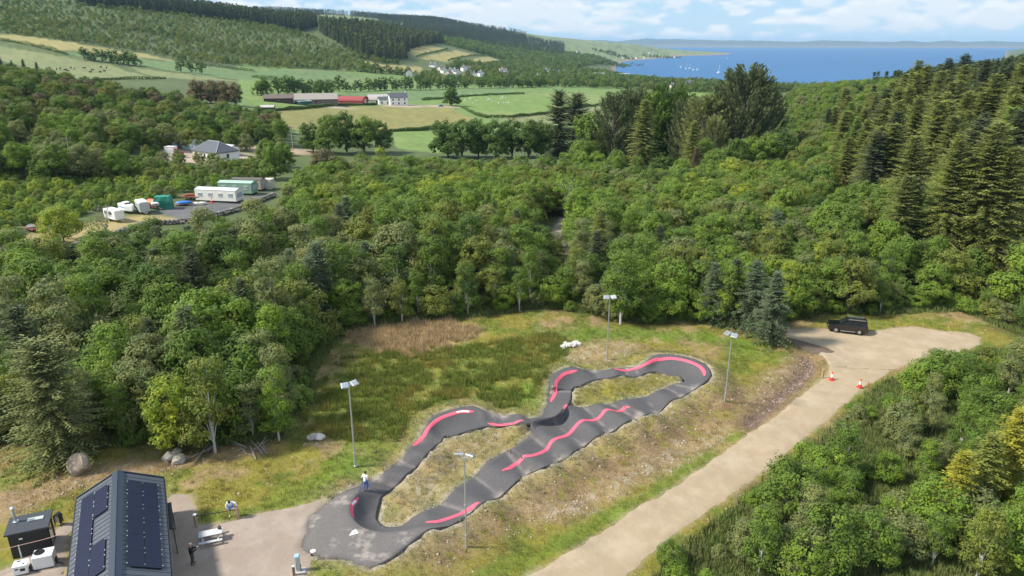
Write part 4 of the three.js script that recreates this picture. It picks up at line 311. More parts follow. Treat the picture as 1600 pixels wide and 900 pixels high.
// ---------- main building: standing seam roof with solar panels ----------
{
  const b = thing('clubhouse', 'long pitched building with navy metal roof covered in solar panels', 'building', [-29.6, 1.15, -45.9], Math.atan2(0.454, 0.891));
  const HW = 2.75, EV = 2.95, RG = 4.45, L = 15.2, sl = Math.atan2(RG - EV - 0.05, HW + 0.15), SLh = Math.hypot(HW + 0.15, RG - EV - 0.05);
  const wall = part('wall', [box(0.2, EV, L - 0.4, -HW + 0.1, EV / 2, L / 2), box(0.2, EV, L - 0.4, HW - 0.1, EV / 2, L / 2), prism([[-HW, 0], [HW, 0], [HW, EV], [0, RG - 0.12], [-HW, EV]], 0.2).translate(0, 0, 0.2), prism([[-HW, 0], [HW, 0], [HW, EV], [0, RG - 0.12], [-HW, EV]], 0.2).translate(0, 0, L - 0.4)], M.wallBlack, b);
  const N = 30, w = L / N;
  for (const s of [-1, 1]) for (let i = 0; i < N; i++) { const mid = (SLh) / 2, g = [box(SLh, 0.04, w - 0.012, 0, 0, 0), box(SLh, 0.035, 0.025, 0, 0.03, -w / 2 + 0.02)]; const q = merge(g); q.translate(mid, 0, 0); q.rotateZ(-sl); if (s < 0) q.rotateY(Math.PI); q.translate(0, RG, (i + 0.5) * w); part('roof_sheet', q, M.seam, b); }
  part('ridge_cap', [box(0.42, 0.03, L + 0.1, 0.19, RG + 0.03, L / 2, 0, 0, -sl), box(0.42, 0.03, L + 0.1, -0.19, RG + 0.03, L / 2, 0, 0, sl), cyl(0.05, 0.05, L + 0.1, 0, 0, 0).rotateX(Math.PI / 2).translate(0, RG + 0.11, 0)], M.navy, b);
  for (const s of [-1, 1]) { const v = box(SLh + 0.05, 0.16, 0.1, SLh / 2, 0.03, 0).rotateZ(-sl); if (s < 0) v.rotateY(Math.PI); for (const z of [-0.06, L + 0.06]) part('verge_trim', v.clone().translate(0, RG, z), M.navy, b); part('gutter', box(0.12, 0.12, L + 0.1, s * (HW + 0.2), EV - 0.06, L / 2), M.black, b); }
  part('side_canopy', [box(0.5, 0.08, 3.4, HW + 0.25, 2.3, 4.2), box(0.06, 2.3, 0.06, HW + 0.45, 1.15, 2.7), box(0.06, 2.3, 0.06, HW + 0.45, 1.15, 5.7)], M.black, b);
  part('plinth', [box(HW * 2 + 0.1, 0.18, L - 0.1, 0, 0.02, L / 2)], M.concrete, b);
  const pg = [rbox(1.0, 0.035, 1.68, 0, 0, 0, 0.008, 1)];
  const frame = mat(0.03, 0.035, 0.05, 0.4, 0.5), clampM = mat(0.7, 0.72, 0.72, 0.4, 0.6);
  const panel = (s, x, z) => { const p = new THREE.Group(), d = x / Math.cos(sl); const g = merge([box(1.0, 0.03, 1.68)]); g.translate(d, 0.12, 0).rotateZ(-sl); if (s < 0) g.rotateY(Math.PI); g.translate(0, RG, z); const m = part('solar_panel', g, M.pv, b);
    const grid = []; for (let k = -2; k <= 2; k++) grid.push(box(0.006, 0.034, 1.64, k * 0.166)); for (let k = -4; k <= 4; k++) grid.push(box(0.97, 0.034, 0.006, 0, 0, k * 0.168)); const e = [box(1.012, 0.04, 0.02, 0, 0, 0.842), box(1.012, 0.04, 0.02, 0, 0, -0.842), box(0.02, 0.04, 1.68, 0.498), box(0.02, 0.04, 1.68, -0.498), ...grid].map((q) => q.translate(d, 0.12, 0).rotateZ(-sl)); const fr = merge(e); if (s < 0) fr.rotateY(Math.PI); fr.translate(0, RG, z); part('panel_frame', fr, frame, m);
    const cl = []; for (const e2 of [-0.45, 0.45]) for (const k of [-0.6, 0.6]) if (Math.abs(x - 1.04) > 0.3 || e2) cl.push(box(0.06, 0.06, 0.06, e2 > 0 ? 0.53 : -0.53, 0.02, k)); const cg = merge(cl.map((q) => q.translate(d, 0.12, 0).rotateZ(-sl))); if (s < 0) cg.rotateY(Math.PI); cg.translate(0, RG, z); part('clamp', cg, clampM, m).userData.kind = 'stuff'; };
  for (let i = 0; i < 6; i++) { panel(1, 1.03, 2.0 + i * 1.72); panel(1, 1.97, 2.0 + i * 1.72); }
  for (let i = 0; i < 7; i++) panel(-1, 1.98, 1.7 + i * 1.72);
  for (const z of [1.85, 3.57, 8.6, 10.32]) panel(-1, 1.05, z);
}
// ---------- black cabin with flue ----------
{
  const ang = Math.atan2(0.9, 2.2), c = thing('sauna_cabin', 'small black clad cabin with skylight and metal flue', 'cabin', [-35.66, 1.15, -41.69], ang);
  const W = 2.4, Dp = 1.65;   // local x to the right along the front, -z to the back
  part('front_wall', Array.from({ length: 12 }, (_, i) => box(W / 12 - 0.012, 2.0, 0.06, (i + 0.5) * W / 12, 1.0, 0)), M.wallBlack, c);
  part('back_wall', box(W, 2.12, 0.06, W / 2, 1.06, -Dp), M.wallBlack, c);
  part('side_wall', [box(0.06, 2.05, Dp - 0.08, 0.03, 1.02, -Dp / 2)], M.wallBlack, c); part('side_wall', [box(0.06, 2.05, Dp - 0.08, W - 0.03, 1.02, -Dp / 2)], M.wallBlack, c); part('glass_door', box(0.03, 1.85, 0.7, W + 0.02, 0.95, -Dp * 0.4), M.glassDark, c);
  part('roof', [box(W + 0.3, 0.14, Dp + 0.36, W / 2, 2.15, -Dp / 2 - 0.02, 0, 0.07)], mat(0.04, 0.045, 0.055, 0.6), c);
  part('skylight', [box(1.0, 0.04, 0.34, W * 0.66, 2.265, -Dp / 2 - 0.25, 0, 0.07)], mat(0.45, 0.5, 0.45, 0.2), c);
  part('flue', [cyl(0.09, 0.09, 1.15, 0.35, 2.15, -Dp + 0.45), cyl(0.13, 0.13, 0.16, 0.35, 3.25, -Dp + 0.45), cyl(0.16, 0.06, 0.1, 0.35, 3.42, -Dp + 0.45), cyl(0.2, 0.2, 0.05, 0.35, 2.25, -Dp + 0.45)], M.galv, c);
  part('sign', box(0.22, 0.12, 0.02, 0.75, 1.55, 0.05), M.white, c);
}
{
  const fr = thing('rope_barrier', 'pinkish rope strung past the black cabin on a grey post', 'barrier', [-34.3, 1.12, -41.05]);
  part('post', [bar([-0.2, 0, 0.0], [-0.2, 1.75, 0], 0.045)], M.galv, fr);
  const cv = new THREE.CatmullRomCurve3([new THREE.Vector3(-2.6, 1.7, 1.2), new THREE.Vector3(-0.2, 1.72, 0), new THREE.Vector3(1.2, 1.68, -0.75), new THREE.Vector3(2.75, 1.85, -1.5)]); part('rope', new THREE.TubeGeometry(cv, 30, 0.022, 6), mat(0.55, 0.33, 0.28, 0.8), fr);
}
// ---------- heat pumps ----------
function heatPump(label, pos, turn, w, h, d, fans) {
  const t = thing('heat_pump', label, 'heat pump', pos, turn); part('casing', rbox(w, h, d, 0, h / 2 + 0.08, 0, 0.03), M.white, t); part('foot_rail', [box(0.1, 0.08, d, -w * 0.35, 0.04, 0), box(0.1, 0.08, d, w * 0.35, 0.04, 0)], M.black, t);
  for (const [x, z, r] of fans) { const f = part('fan_grille', [cyl(r, r, 0.03, x, h + 0.085, z, 24)], M.glassDark, t); part('grille_ring', [new THREE.TorusGeometry(r, 0.02, 6, 24).rotateX(Math.PI / 2).translate(x, h + 0.12, z), new THREE.TorusGeometry(r * 0.6, 0.012, 6, 20).rotateX(Math.PI / 2).translate(x, h + 0.12, z), box(r * 2, 0.012, 0.02, x, h + 0.12, z), box(0.02, 0.012, r * 2, x, h + 0.12, z)], M.black, f); }
  part('pipe_box', [box(0.12, 0.25, 0.3, w / 2 + 0.06, 0.3, 0), bar([w / 2 + 0.06, 0.1, 0.1], [w / 2 + 0.5, 0.06, 0.3], 0.04)], M.black, t); return t;
}
heatPump('large white heat pump box with black round fan on top', [-32.95, 1.18, -41.1], 0.36, 1.25, 0.95, 1.0, [[-0.25, -0.1, 0.32]]);
{ const t = heatPump('smaller white unit with vents beside the large heat pump', [-34.1, 1.18, -40.35], 0.36, 0.9, 0.7, 0.75, []); for (const g of [box(0.25, 0.02, 0.12, -0.15, 0.79, -0.2), box(0.12, 0.02, 0.12, 0.2, 0.79, 0.15), box(0.3, 0.2, 0.02, 0.15, 0.45, 0.385), box(0.18, 0.1, 0.02, -0.2, 0.55, 0.385)]) part('vent', g, M.black, t); }
{ const t = thing('hooded_stand', 'small black hooded stand with pale front beside the roofed building', 'stand', AT.stand, 0); t.position.set(AT.stand[0], AT.stand[2], AT.stand[1]); const pts = []; for (let k = 0; k <= 8; k++) { const a = k / 8 * Math.PI; pts.push([Math.cos(a) * 0.24, 0.85 + Math.sin(a) * 0.24]); } part('hood', prism([[0.24, 0.3], ...pts, [-0.24, 0.3], [-0.18, 0.3], [-0.18, 0.85], ...pts.slice(1, -1).reverse().map(([x, y]) => [x * 0.72, 0.85 + (y - 0.85) * 0.72]), [0.18, 0.85], [0.18, 0.3]], 0.4).translate(0, 0, -0.3), M.black, t); part('front_panel', box(0.34, 0.6, 0.03, 0, 0.62, 0.02), mat(0.55, 0.5, 0.45, 0.7), t); for (const s of [-1, 1]) part('leg', bar([s * 0.18, 0.32, 0], [s * 0.26, 0, 0.12], 0.03), M.black, t); part('leg', bar([0, 0.32, -0.25], [0, 0, -0.35], 0.03), M.black, t); }

// ---------- floodlight columns ----------
function floodlight(label, p, turn) {
  const t = thing('floodlight_column', label, 'lamp post', [p[0], p[2], p[1]], turn, 'floodlights round the pump track');
  part('column', [cyl(0.075, 0.055, 7.9, 0, 0, 0, 14)], M.galv, t); part('base_sleeve', [cyl(0.105, 0.1, 1.25, 0, 0, 0, 14), cyl(0.17, 0.17, 0.03, 0, 0, 0, 14)], M.galv, t); part('collar', [cyl(0.1, 0.1, 0.14, 0, 1.25, 0, 14)], M.galv, t); part('collar', [cyl(0.085, 0.085, 0.12, 0, 3.9, 0, 14)], M.galv, t);
  part('crossarm', [box(1.1, 0.07, 0.07, 0, 7.9, 0), box(0.16, 0.2, 0.16, 0, 7.85, 0)], M.galv, t);
  for (const s of [-1, 1]) { const hd = new THREE.Group(); const g = (q) => q.rotateX(0.5).rotateY(s * 0.25).translate(s * 0.42, 8.07, 0.2); const h = part('lamp_head', g(merge([rbox(0.66, 0.12, 0.56, 0, 0, 0, 0.03), ...[-0.22, -0.11, 0, 0.11, 0.22].map((x) => box(0.03, 0.08, 0.48, x, 0.08, 0))])), M.galv, t); part('lamp_glass', g(box(0.56, 0.012, 0.46, 0, -0.068, 0)), M.lampGlass, h); part('bracket', [bar([s * 0.3, 7.9, 0], [s * 0.36, 8.08, 0.1], 0.02)], M.black, h); }
  return t;
}
floodlight('slim grey floodlight column in rough grass near the long building', AT.lamp0, 0.6);
floodlight('slim grey floodlight column standing by the pile of white rocks', AT.lamp1, 0.1);
floodlight('slim grey floodlight column on the slope beside the far banked turn', AT.lamp2, -0.9);
floodlight('slim grey floodlight column on the bank between asphalt and gravel track', AT.lamp3, 2.9);

// ---------- parked car ----------
{
  const c = thing('parked_car', 'black boxy off-road car parked on the gravel turning area', 'car', [45.2, ground(45.2, -88.8) + 0.08, -88.8], 2.83);
  const paint = new THREE.MeshPhysicalMaterial({ color: new THREE.Color().setRGB(0.006, 0.006, 0.008), roughness: 0.25, clearcoat: 1, clearcoatRoughness: 0.05 }), glass = M.glassDark, silver = mat(0.62, 0.63, 0.65, 0.3, 0.8);
  const arch = (x) => { const o = []; for (let k = 0; k <= 10; k++) { const a = Math.PI - k / 10 * Math.PI; o.push([x + Math.cos(a) * 0.46, 0.4 + Math.sin(a) * 0.46]); } return o; };
  const low = [[-2.38, 0.42], ...arch(-1.43), ...arch(1.45), [2.34, 0.42], [2.40, 0.75], [2.34, 0.98], [1.0, 1.14], [-2.36, 1.16], [-2.42, 0.9]];
  part('body', [prism(low.map(([x, y]) => [x, y]), 1.82, 0.04).translate(0, 0, -0.91)], paint, c);
  const cab = (y0, y1, s) => { const pos = [], a = [[-2.3, y0, 0.9], [0.98, y0, 0.9], [0.28, y1, 0.76], [-2.2, y1, 0.78]]; return a; };
  { const y0 = 1.14, y1 = 1.82, P = [[-2.33, y0, -0.9], [1.02, y0, -0.9], [1.02, y0, 0.9], [-2.33, y0, 0.9], [-2.24, y1, -0.77], [0.26, y1, -0.74], [0.26, y1, 0.74], [-2.24, y1, 0.77]], f = [[0, 1, 5, 4], [3, 7, 6, 2], [1, 2, 6, 5], [0, 4, 7, 3], [4, 5, 6, 7]], pos = [], idx = []; for (const q of f) { const o = pos.length / 3; for (const k of q) pos.push(...P[k]); idx.push(o, o + 1, o + 2, o, o + 2, o + 3); } const g = geom(pos, idx); part('cabin', g, paint, c); paint.side = THREE.DoubleSide;
    const side = (u, v, s) => { const w = lerp(0.9, 0.755, v), x0 = lerp(-2.33, -2.24, v), x1 = lerp(1.02, 0.26, v); return [lerp(x0, x1, u), lerp(y0, y1, v), s * (w + 0.012)]; };
    const pane = (name, pts) => { const g2 = geom(pts.flat(), [0, 1, 2, 0, 2, 3]); const m = part(name, g2, glass, c); return m; }; glass.side = THREE.DoubleSide;
    for (const s of [-1, 1]) for (const [a, b] of [[0.03, 0.30], [0.33, 0.60], [0.63, 0.93]]) pane('side_window', [side(a, 0.08, s), side(b, 0.08, s), side(Math.min(b, 0.95), 0.82, s), side(a, 0.82, s)]);
    pane('windscreen', [[0.985, 1.19, -0.8], [0.985, 1.19, 0.8], [0.33, 1.77, 0.68], [0.33, 1.77, -0.68]].map(([x, y, z]) => [x + 0.02, y + 0.01, z])); pane('rear_window', [[-2.345, 1.2, -0.74], [-2.345, 1.2, 0.74], [-2.27, 1.74, 0.66], [-2.27, 1.74, -0.66]]);
    part('roof', rbox(2.5, 0.09, 1.5, -1.0, 1.85, 0, 0.04), paint, c); part('sunroof', box(1.4, 0.012, 1.1, -0.8, 1.902, 0), glass, c); for (const s of [-1, 1]) part('roof_rail', [box(2.1, 0.05, 0.05, -1.0, 1.95, s * 0.66), box(0.06, 0.06, 0.05, -0.1, 1.91, s * 0.66), box(0.06, 0.06, 0.05, -1.9, 1.91, s * 0.66)], silver, c); }
  for (const s of [-1, 1]) { part('sill', box(1.85, 0.07, 0.14, 0, 0.36, s * 0.94), silver, c); part('headlight', rbox(0.2, 0.2, 0.36, 2.30, 0.86, s * 0.70, 0.04), mat(0.8, 0.82, 0.85, 0.15), c); part('tail_light', rbox(0.1, 0.46, 0.2, -2.39, 0.98, s * 0.80, 0.03), mat(0.45, 0.02, 0.02, 0.25), c); const mr = part('mirror', rbox(0.14, 0.18, 0.22, 0.72, 1.22, s * 1.05, 0.04), paint, c);
    for (const x of [-1.43, 1.45]) { const w = new THREE.Group(); w.name = 'wheel'; w.position.set(x, 0.38, s * 0.84); c.add(w); part('tyre', new THREE.TorusGeometry(0.29, 0.105, 10, 26).scale(1, 1, 1.2), M.rubber, w); const rg = []; rg.push(new THREE.CylinderGeometry(0.22, 0.22, 0.14, 22).rotateX(Math.PI / 2)); for (let k = 0; k < 5; k++) rg.push(box(0.42, 0.07, 0.05, 0, 0, s * 0.08).rotateZ(k * Math.PI / 5)); part('rim', rg, silver, w); } }
  part('bumper', [rbox(0.16, 0.3, 1.8, 2.38, 0.52, 0, 0.05)], paint, c); part('bumper', [rbox(0.14, 0.28, 1.8, -2.42, 0.52, 0, 0.05)], paint, c); part('grille', box(0.04, 0.22, 0.9, 2.405, 0.86, 0), M.black, c); part('number_plate', box(0.02, 0.11, 0.5, -2.50, 0.8, 0), mat(0.7, 0.55, 0.05, 0.5), c);
}
// ---------- traffic cones and marker posts ----------
function cone(label, p, s = 1) { const t = thing('traffic_cone', label, 'traffic cone', [p[0], ground(p[0], p[1]) + 0.06, p[1]], 0.3, 'traffic cones'); t.scale.setScalar(s); part('base', [rbox(0.46, 0.05, 0.46, 0, 0.025, 0, 0.02)], M.orange, t); part('lower_band', [cyl(0.165, 0.125, 0.26, 0, 0.05, 0, 18)], M.orange, t); part('reflective_sleeve', [cyl(0.125, 0.07, 0.32, 0, 0.31, 0, 18)], M.white, t); part('tip', [cyl(0.07, 0.035, 0.22, 0, 0.63, 0, 18)], M.orange, t); return t; }
cone('red and white traffic cone on gravel by the tall wooden post', AT.cone0, 1.25);
cone('red and white traffic cone on gravel by the short orange marker', AT.cone1, 1.25);
{ const p = AT.post0, t = thing('wooden_post', 'tall square timber post at the edge of the gravel track', 'post', [p[0], ground(p[0], p[1]), p[1]], 0.2); part('shaft', rbox(0.17, 1.15, 0.17, 0, 0.55, 0, 0.02), M.woodPale, t); part('cap', box(0.2, 0.04, 0.2, 0, 1.14, 0), M.woodPale, t); }
{ const p = AT.marker, t = thing('marker_post', 'short orange marker stake beside the traffic cone', 'post', [p[0], ground(p[0], p[1]), p[1]], 0.2); part('shaft', rbox(0.12, 0.75, 0.06, 0, 0.37, 0, 0.02), mat(0.55, 0.2, 0.06, 0.8), t); part('cap', box(0.13, 0.08, 0.07, 0, 0.73, 0), M.orange, t); }

// ---------- yard things ----------
{
  const p = AT.table, t = thing('picnic_table', 'pale grey picnic table with dark bag on top in gravel yard', 'picnic table', [p[0], ground(p[0], p[1]) + 0.05, p[1]], 0.33); t.scale.setScalar(0.92);
  for (let i = 0; i < 5; i++) part('top_plank', box(1.75, 0.04, 0.145, 0, 0.76, -0.30 + i * 0.15), M.greyWood, t);
  for (const s of [-1, 1]) { for (const k of [0, 1]) part('seat_plank', box(1.75, 0.04, 0.12, 0, 0.45, s * (0.66 + k * 0.13)), M.greyWood, t); part('leg', [beam([s * 0.6, 0, -0.72], [s * 0.6, 0.74, -0.25], 0.07, 0.05), beam([s * 0.6, 0, 0.72], [s * 0.6, 0.74, 0.25], 0.07, 0.05)], M.greyWood, t); part('seat_support', box(0.07, 0.09, 1.6, s * 0.52, 0.39, 0), M.greyWood, t); }
  part('brace', [beam([-0.5, 0.4, 0], [0, 0.72, 0], 0.05, 0.05), beam([0.5, 0.4, 0], [0, 0.72, 0], 0.05, 0.05)], M.greyWood, t);
  const bag = thing('bag', 'small dark bag lying on the picnic table end', 'bag', [0, 0, 0]); const q = new THREE.Vector3(0.68, 0.79, -0.25).applyEuler(t.rotation).multiplyScalar(0.92).add(t.position); bag.position.copy(q); part('body', rockGeo(12, 0.17, 0.14, 0.13, 2, 0.3).translate(0, 0.1, 0), M.black, bag); part('strap', new THREE.TorusGeometry(0.09, 0.015, 6, 14).translate(0, 0.22, 0), M.black, bag);
}
{
  const a = AT.tpost0, b = AT.tpost1, ya = ground(a[0], a[1]), yb = ground(b[0], b[1]);
  const t = thing('balance_rope', 'black rope strung between two timber posts at the yard edge', 'balance rope', [a[0], ya, a[1]]);
  part('post', rbox(0.2, 1.15, 0.2, 0, 0.55, 0, 0.02), M.woodPale, t); part('post', rbox(0.22, 1.1, 0.22, b[0] - a[0], 0.5 + yb - ya, b[1] - a[1], 0.02), M.woodPale, t); part('post_cap', box(0.23, 0.04, 0.23, 0, 1.14, 0), M.white, t);
  const A = new THREE.Vector3(0, 1.0, 0), B = new THREE.Vector3(b[0] - a[0], 0.85, b[1] - a[1]), mid = A.clone().lerp(B, 0.5); mid.y -= 0.03; part('rope', new THREE.TubeGeometry(new THREE.CatmullRomCurve3([A, mid, B]), 24, 0.035, 8), M.black, t);
}
{
  const p = AT.station, t = thing('service_column', 'blue grey steel bicycle repair column on a concrete foot', 'repair stand', [p[0], ground(p[0], p[1]), p[1]], 0.1); part('column', rbox(0.28, 1.25, 0.3, 0, 0.68, 0, 0.04), M.steel, t); part('hood', rbox(0.32, 0.24, 0.36, 0, 1.3, 0.03, 0.05), mat(0.4, 0.6, 0.75, 0.4, 0.3), t); part('foot', rbox(0.7, 0.1, 0.55, 0.15, 0.05, 0, 0.03), M.concrete, t); part('pump_pipe', [bar([0.2, 0.1, 0.1], [0.2, 0.7, 0.1], 0.025)], M.black, t);
  const q = AT.wpost, u = thing('timber_bollard', 'short weathered timber bollard beside the steel repair column', 'bollard', [q[0] - 0.02, ground(q[0], q[1]), q[1] + 0.25], 0.2); part('shaft', rbox(0.17, 0.8, 0.17, 0, 0.4, 0, 0.02), M.wood, u); part('cap', box(0.19, 0.05, 0.19, 0, 0.8, 0), M.greyWood, u);
}
// ---------- boulders ----------
function rock(label, p, seed, s, m, group, turn = 0) { const o = single('boulder', rockGeo(seed, ...s, 3, 0.55), stoneMat[m], label, 'boulder', group); o.position.set(p[0], ground(p[0], p[1]) + s[1] * 0.62, p[1]); o.rotation.y = turn; return o; }
rock('large upright tan boulder on the bare earth strip', AT.boulder, 3, [0.95, 1.1, 0.9], 0, null);
rock('largest rounded grey boulder of three by the brush pile', AT.rock0, 5, [0.75, 0.5, 0.6], 2); rock('rounded grey boulder nearest the gravel yard of three together', AT.rock1, 6, [0.72, 0.45, 0.6], 2, null, 1); rock('small rounded boulder behind two larger ones', AT.rock2, 7, [0.5, 0.4, 0.45], 2, null, 2);
rock('flat pink grey stone slab leaning at the wood edge', AT.slab0, 8, [0.5, 0.42, 0.4], 2, null, 0.4); rock('flat pale stone slab next to the pink grey one', AT.slab1, 19, [0.65, 0.36, 0.45], 1, null, 0.2);
{ const r = rng(61), [px, pz] = AT.rockpile; for (let k = 0; k < 34; k++) { const u = r() - 0.5, v = r() - 0.5, x = px + u * 2.6 + v * 0.5, z = pz + v * 1.2 - u * 0.9, s = 0.14 + 0.22 * r(); const o = single('quarry_stone', rockGeo(100 + k % 9, s * 1.3, s * 0.8, s, 2, 0.5), stoneMat[1], 'angular white quarry stone in the small heap on the grass', 'stone', 'white stones heaped on the grass'); o.position.set(x, ground(x, z) + 0.1 + 0.28 * (1 - Math.hypot(u, v) * 1.6) * r(), z); o.rotation.y = r() * 6; } }
// ---------- people ----------
function bodySurface(bones, centre, R, N, k = 0.03) {   // bones: [ax,ay,az,ra,bx,by,bz,rb]; one continuous skin round them
  const mc = new MarchingCubes(N, M.white, false, false, 120000), f = mc.field, h = N / 2;
  for (let z = 0, o = 0; z < N; z++) for (let y = 0; y < N; y++) for (let x = 0; x < N; x++, o++) {
    const px = centre[0] + (x - h) / h * R, py = centre[1] + (y - h) / h * R, pz = centre[2] + (z - h) / h * R; let s = 1e3;
    for (const b of bones) { const dx = b[4] - b[0], dy = b[5] - b[1], dz = b[6] - b[2], t = clamp(((px - b[0]) * dx + (py - b[1]) * dy + (pz - b[2]) * dz) / (dx * dx + dy * dy + dz * dz + 1e-9)), d = Math.hypot(px - b[0] - dx * t, py - b[1] - dy * t, pz - b[2] - dz * t) - lerp(b[3], b[7], t); if (d < s + k) { const q = Math.max(k - Math.abs(s - d), 0) / k; s = Math.min(s, d) - q * q * k * 0.25; } }
    f[o] = -s;
  }
  mc.isolation = 0; mc.update(); const n = mc.count, g = new THREE.BufferGeometry(), p = new Float32Array(n * 3); for (let i = 0; i < n; i++) for (let c = 0; c < 3; c++) p[i * 3 + c] = centre[c] + mc.positionArray[i * 3 + c] * R;
  g.setAttribute('position', new THREE.BufferAttribute(p, 3)); const nn = new Float32Array(n * 3); for (let i = 0; i < n * 3; i++) nn[i] = mc.normalArray[i]; g.setAttribute('normal', new THREE.BufferAttribute(nn, 3)); return g;
}
// J: joints in metres, y up, facing +z
function person(label, pos, turn, J, look) {
  const t = thing('person', label, 'person', pos, turn), B = (a, ra, b, rb) => [...a, ra, ...b, rb], add = (a, b) => a.map((v, i) => v + b[i]), mid = (a, b, f = 0.5) => mix3(a, b, f);
  const skin = mat(0.50, 0.31, 0.22, 0.6), g = [];
  const arm = (s) => [B(J['sh' + s], 0.055, J['el' + s], 0.042), B(J['el' + s], 0.042, J['wr' + s], 0.028)], leg = (s) => [B(J['hip' + s], 0.088, J['kn' + s], 0.06), B(J['kn' + s], 0.058, mid(J['kn' + s], J['an' + s], 0.35), 0.056), B(mid(J['kn' + s], J['an' + s], 0.35), 0.056, J['an' + s], 0.037), B(J['an' + s], 0.04, J['toe' + s], 0.032)];
  const torso = [B(J.pelvis, 0.125, J.chest, 0.13), B(add(J.pelvis, [0.07, 0, 0]), 0.10, add(J.pelvis, [-0.07, 0, 0]), 0.10), B(J.shL, 0.065, J.chest, 0.11), B(J.shR, 0.065, J.chest, 0.11), B(J.chest, 0.08, J.neck, 0.055)], head = [B(J.neck, 0.052, J.head, 0.05)];
  g.push(bodySurface([...torso, ...head, ...arm('L'), ...arm('R'), ...leg('L'), ...leg('R')], J.centre, 1.0, 96, 0.04));
  // head with face, looking along J.face
  const fw = new THREE.Vector3(...J.face).normalize(), up = new THREE.Vector3(...add(J.head, J.neck.map((v) => -v))).normalize(), rt = new THREE.Vector3().crossVectors(up, fw).normalize(), at = (x, y, z) => [J.head[0] + rt.x * x + up.x * y + fw.x * z, J.head[1] + rt.y * x + up.y * y + fw.y * z, J.head[2] + rt.z * x + up.z * y + fw.z * z];
  const hb = [B(at(0, 0.03, -0.015), 0.088, at(0, 0.045, 0.02), 0.082), B(at(0, -0.04, 0.03), 0.058, at(0, -0.075, 0.05), 0.032), B(at(0, -0.09, -0.03), 0.05, at(0, -0.02, -0.02), 0.07), B(at(0, 0.02, 0.098), 0.008, at(0, -0.02, 0.112), 0.015), B(at(-0.025, -0.053, 0.088), 0.008, at(0.025, -0.053, 0.088), 0.008), B(at(0.088, 0.005, -0.005), 0.018, at(0.09, -0.025, -0.005), 0.012), B(at(-0.088, 0.005, -0.005), 0.018, at(-0.09, -0.025, -0.005), 0.012)];
  g.push(bodySurface(hb, J.head, 0.19, 52, 0.02));
  // hands: palm, four fingers, thumb
  for (const s of ['L', 'R']) { const w = J['wr' + s], e = J['el' + s], d = new THREE.Vector3(...w).sub(new THREE.Vector3(...e)).normalize(), side = new THREE.Vector3(0, 0, 1).cross(d).normalize(); if (side.length() < 0.1) side.set(1, 0, 0); const nrm = new THREE.Vector3().crossVectors(d, side), q = (a, b, c) => [w[0] + d.x * a + side.x * b + nrm.x * c, w[1] + d.y * a + side.y * b + nrm.y * c, w[2] + d.z * a + side.z * b + nrm.z * c], hb2 = [B(q(0, 0, 0), 0.026, q(0.035, 0, 0), 0.028), B(q(0.04, -0.026, 0), 0.016, q(0.085, -0.03, 0), 0.014), B(q(0.04, 0.02, 0), 0.016, q(0.085, 0.028, 0), 0.014)]; [[-0.031, 0.058], [-0.011, 0.07], [0.010, 0.066], [0.030, 0.05]].forEach(([b, l]) => { hb2.push(B(q(0.085, b, 0), 0.010, q(0.085 + l * 0.55, b * 1.05, 0.010), 0.009), B(q(0.085 + l * 0.55, b * 1.05, 0.010), 0.009, q(0.085 + l * 0.95, b * 1.05, 0.032), 0.008)); }); hb2.push(B(q(0.02, -0.03, 0.005), 0.013, q(0.055, -0.056, 0.02), 0.010), B(q(0.055, -0.056, 0.02), 0.010, q(0.085, -0.06, 0.035), 0.009)); g.push(bodySurface(hb2, q(0.08, 0, 0.01), 0.125, 56, 0.008)); }
  part('body', g, skin, t);
  part('hair', bodySurface([B(at(0, 0.045, -0.03), 0.099, at(0, 0.065, 0.0), 0.09), ...(look.bald ? [] : [B(at(0, 0.0, -0.05), 0.075, at(0, -0.04, -0.055), 0.05)]), ...(look.tail ? [B(at(0, 0.03, -0.1), 0.05, at(0, -0.16, -0.13), 0.04)] : [])].map((b) => look.bald ? [...b.slice(0, 3), b[3] * 0.96, ...b.slice(4, 7), b[7] * 0.93] : b), J.head, 0.26, 48, 0.02), look.hair, t);
  const fat = (l, k) => l.map((b) => [b[0], b[1], b[2], b[3] + k, b[4], b[5], b[6], b[7] + k]), cut = (b, f) => [b[0], b[1], b[2], b[3], ...mix3(b.slice(0, 3), b.slice(4, 7), f), lerp(b[3], b[7], f)];
  const sleeves = look.long ? [...arm('L'), ...arm('R')] : [cut(arm('L')[0], 0.62), cut(arm('R')[0], 0.62)];
  part(look.topName, bodySurface(fat([B(add(J.pelvis, [0, 0.02, 0]), 0.125, J.chest, 0.13), ...torso.slice(2, 4), B(J.chest, 0.09, mid(J.chest, J.neck, 0.55), 0.065), ...sleeves], 0.02), J.centre, 1.0, 96, 0.04), look.top, t);
  const tr = (s) => look.short ? [cut(leg(s)[0], 0.6)] : leg(s).slice(0, 3);
  part(look.short ? 'shorts' : 'trousers', bodySurface(fat([...torso.slice(1, 2), ...tr('L'), ...tr('R')], look.short ? 0.025 : 0.018), J.centre, 1.0, 96, 0.035), look.bottom, t);
  for (const s of ['L', 'R']) part('shoe', bodySurface(fat([B(add(J['an' + s], [0, -0.035, 0]), 0.04, J['toe' + s], 0.035)], 0.012), J['an' + s], 0.26, 32, 0.02), look.shoe, t);
  return t;
}
const cloth = (r, g, b) => mat(r, g, b, 0.9);
